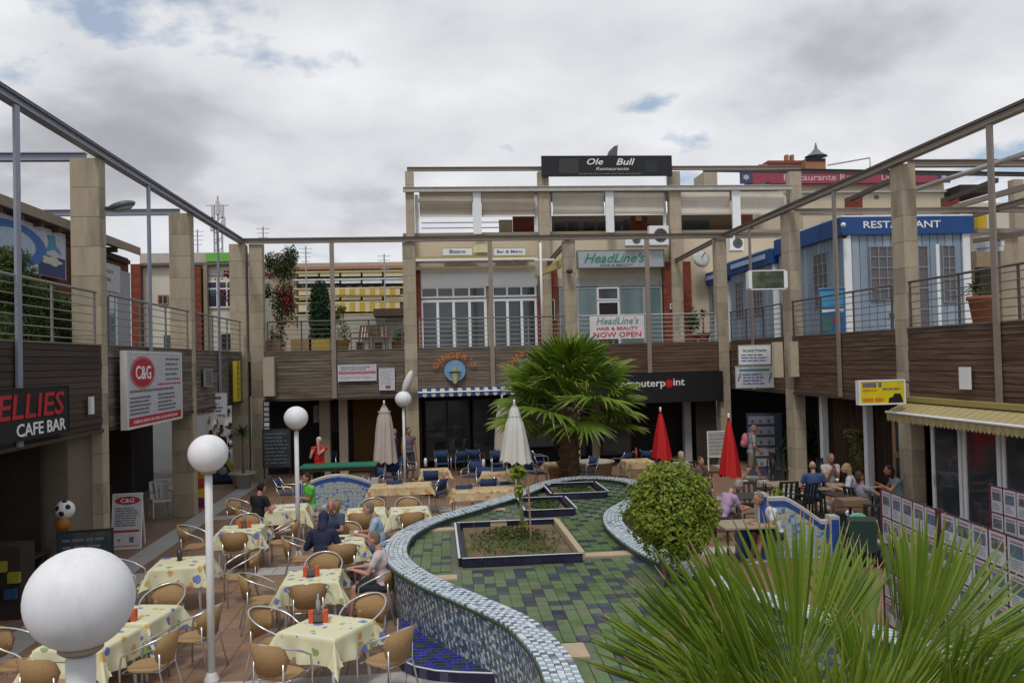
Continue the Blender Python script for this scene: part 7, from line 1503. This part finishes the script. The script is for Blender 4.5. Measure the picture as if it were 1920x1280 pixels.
bushy('cypress', 'dark green column cypress on the rear terrace', 'tree', [ev(601, 590, 23, 56, 31.2, 3, .3), ev(600, 552, 17, 28, 31.2, 1), ev(603, 622, 24, 34, 31.2, 1)], 8000, .05, CYP, 21, (gy(601, 590, 31.2).x, 31.2, ZT), [(gy(601, 590, 31.2).x, 31.2, ZT), (gy(601, 590, 31.2).x, 31.2, ZT+1.5)], (.28, .45, TERRA))
r = bushy('climbing_plant', 'tall climbing plant with red flowers over the corner of the rear terrace', 'climber', [ev(530, 500, 28, 26, 30.5, 3), ev(545, 480, 16, 22, 30.5, 1.5), ev(528, 570, 22, 50, 30.5, 3), ev(520, 640, 18, 34, 30.5, 1.6), ev(505, 490, 14, 18, 30.5, .8), ev(500, 545, 12, 16, 30.5, .6), ev(545, 560, 10, 50, 30.5, 1)], 5200, .05, leafmat('climber_leaf', (.03, .06, .015), (.07, .09, .03)), 22, (gy(525, 600, 30.5).x, 30.5, ZT), [(gy(525, 650, 30.5).x, 30.5, ZT), (gy(530, 560, 30.5).x, 30.5, gy(530, 560, 30.5).z), (gy(535, 490, 30.5).x, 30.5, gy(535, 490, 30.5).z)])
leaf_cloud([ev(538, 560, 14, 26, 30.3, 3), ev(525, 545, 14, 16, 30.3, 1), ev(505, 517, 18, 7, 30.3, 1), ev(520, 480, 16, 10, 30.3, .6)], 620, .045, 23).build('red_flowers', leafmat('bougainvillea_petal', (.22, .018, .03), (.30, .04, .05)), r)
bushy('terrace_plant', 'pale leafy shrub right of the cypress on the rear terrace', 'plant', [ev(632, 590, 14, 22, 31, 1), ev(645, 625, 14, 24, 31, 1), ev(640, 580, 10, 8, 31, .5)], 700, .05, leafmat('olive_leaf', (.09, .11, .03), (.22, .20, .05)), 24, (gy(640, 600, 31).x, 31, ZT), None, (.3, .4, mat('yellow_planter', (.36, .26, .06), .8)))
for k, (lab, a, m_) in enumerate((('small yellow planter box below the cypress', 600, (.36, .26, .06)), ('ochre planter box left of the cypress on the rear terrace', 566, (.26, .17, .07)), ('brown planter box by the left rear pillar on the terrace', 508, (.20, .13, .06)))):
    p = gy(a, 640, 30.2); tag(BX((p.x-.35, 30.0, ZT), (p.x+.35, 30.4, ZT+.42)).build('planter_box', mat('planter_%d' % k, m_, .8), None), lab, 'planter')
for k, (lab, a) in enumerate((('wooden terrace chair right of the cypress', 676), ('wooden terrace chair left of the second rear pillar', 712))):
    p = gy(a, 640, 30.6); c = make_dark(mat('rust_chair', (.15, .06, .035), .7), 'terrace_chair'); c['label'] = lab; c['group'] = 'wooden chairs on the rear terrace'; put(c, (p.x, 30.6, ZT), R(150+40*k))
bushy('terrace_plant', 'bushy plant before the second rear pillar on the terrace', 'plant', [ev(748, 635, 12, 22, 30.6, 1)], 350, .05, leafmat('climber_leaf', (.03, .06, .015), (.07, .09, .03)), 25, (gy(748, 640, 30.6).x, 30.6, ZT), None, (.2, .3, TERRA))
def spiky(lab, px_, py_, Y, n, ln, m, potc=None, base=None, cat='plant', seed=1, up_=.5, w=.02, name='potted_palm'):
    p = gy(px_, py_, Y); b0 = Vector((p.x, Y, base if base is not None else ZT)); ph = .35 if potc else .0; r = thing(name, lab, cat, b0); rnd = random.Random(seed); b = MB()
    for k in range(n):
        az_, e = rnd.uniform(0, 2*PI), rnd.uniform(up_*.4, 1.3); d = Vector((math.cos(az_)*math.cos(e), math.sin(az_)*math.cos(e), math.sin(e))); L_ = ln*rnd.uniform(.7, 1.1); sd_ = d.cross(Vector((0, 0, 1))).normalized(); pts = []
        for j in range(6): t = j/5; c = p+d*L_*t-Vector((0, 0, L_*.55*t*t)); ww = w*math.sin(PI*min(1, .15+t*.85)); pts += [c-sd_*ww, c+sd_*ww]
        b.add(pts, [(2*j, 2*j+1, 2*j+3, 2*j+2) for j in range(5)])
    b.build('leaves', m, r); MB().tube([b0+Vector((0, 0, ph*.8)), p], .035, 6).build('stem', BARK, r, True)
    if potc: MB().lathe([(.17, 0), (.25, ph), (.27, ph), (.22, ph-.03)], b0, 14).build('pot', potc, r, True)
spiky('potted palm with arching leaves on the right terrace by the kiosk door', 1830, 545, 18.4, 60, .55, DARKL, None, seed=3)
p = gx(1845, 600, 11.2); tag(MB().lathe([(.20, 0), (.28, .52), (.32, .52), (.32, .60), (.27, .60), (.25, .5)], (p.x, p.y, ZT), 18).build('terracotta_pot', mat('terracotta_big', (.33, .13, .06), .8), None, True), 'large terracotta pot behind the right balcony railing', 'plant pot')
spiky('small dracaena in front of the farthest kiosk', 1318, 590, 30.2, 50, .5, DARKL, TERRA, seed=4); spiky('spiky grey agave by the restaurant kiosk', 1672, 598, 19.4, 30, .4, leafmat('agave_leaf', (.12, .15, .13), (.16, .2, .18)), None, seed=5)
bushy('terrace_plant', 'leafy plant beside the brick pier at the end of the pale railing', 'plant', [ev(1298, 600, 16, 24, 30.4, 1)], 500, .05, DARKL, 26, (gy(1298, 620, 30.4).x, 30.4, ZT), None, (.22, .3, TERRA))
spiky('small green plant behind the white banner', 1132, 596, 30.2, 36, .4, BUSH, TERRA, seed=9)
spiky('potted palm in the white bowl at the far left pillar', 455, 815, gz(455, 915, 0).y, 70, .75, leafmat('dusty_palm_leaf', (.05, .075, .02), (.09, .11, .04)), None, .45, seed=6, w=.025)
# right terrace shrubs before the dark shop front
bushy('leafy_shrub', 'dense dark leafy shrub before the dark shop front, left one', 'shrub', [((q_ := gz(1500, 900, 0))+Vector((0, 0, 1.25)), (.42, .4, .62), 3, .2), (q_+Vector((-.25, 0, .9)), (.4, .4, .5), 2, .2)], 3200, .06, DARKL, 31, (q_.x, q_.y, 0), [(q_.x, q_.y, 0), (q_.x, q_.y, 1.0)])
bushy('leafy_shrub', 'dense dark leafy shrub before the dark shop front, right one', 'shrub', [((q_ := gz(1542, 900, 0))+Vector((0, 0, 1.2)), (.45, .4, .7), 3, .2), (q_+Vector((.1, 0, .6)), (.4, .4, .5), 2, .2)], 3200, .06, DARKL, 32, (q_.x, q_.y, 0), [(q_.x, q_.y, 0), (q_.x, q_.y, 1.0)])
bushy('tall_shrub', 'loose pale bamboo like shrub behind the man in the grey tee', 'shrub', [((q_ := gz(1618, 940, 0))+Vector((-.1, 0, 1.75)), (.35, .3, .25), 2, .1), (q_+Vector((0, 0, 1.2)), (.32, .3, .5), 2, .1), (q_+Vector((.1, 0, .7)), (.25, .25, .4), 1, .1)], 1000, .07, leafmat('olive_leaf', (.09, .11, .03), (.17, .17, .06)), 33, (q_.x, q_.y, 0), [(q_.x, q_.y, 0), (q_.x-.05, q_.y, 1.6)], None, .3)
bushy('potted_cactus', 'small bright green plant behind the stepped tiled bench', 'plant', [(gy(1458, 928, 17.6), (.12, .12, .14), 1, .1)], 160, .05, BUSH, 34, (gy(1458, 928, 17.6).x, 17.6, 0), [(gy(1458, 928, 17.6).x, 17.6, .3), gy(1458, 928, 17.6)], (.15, .5, TERRA))
p = gz(1115, 890, .4); pot('broad pale planter right of the palm trunk', (gy(1115, 860, 27.5).x, 27.5, .01), .5, .62, .55, mat('pot_beige', (.36, .31, .24), .8))
q = gy(1062, 885, 25.0); tag(BX((q.x-.42, 24.9, 0), (q.x+.3, 25.5, .72)).build('wooden_crate', mat('orange_wood', (.24, .11, .04), .8, .3, 6., stretch=(6, 1, 1)), None), 'orange brown wooden crate left of the palm trunk', 'crate')
for n_ in list(bpy.data.objects):
    if n_.get('_y') is not None: del n_['_y']
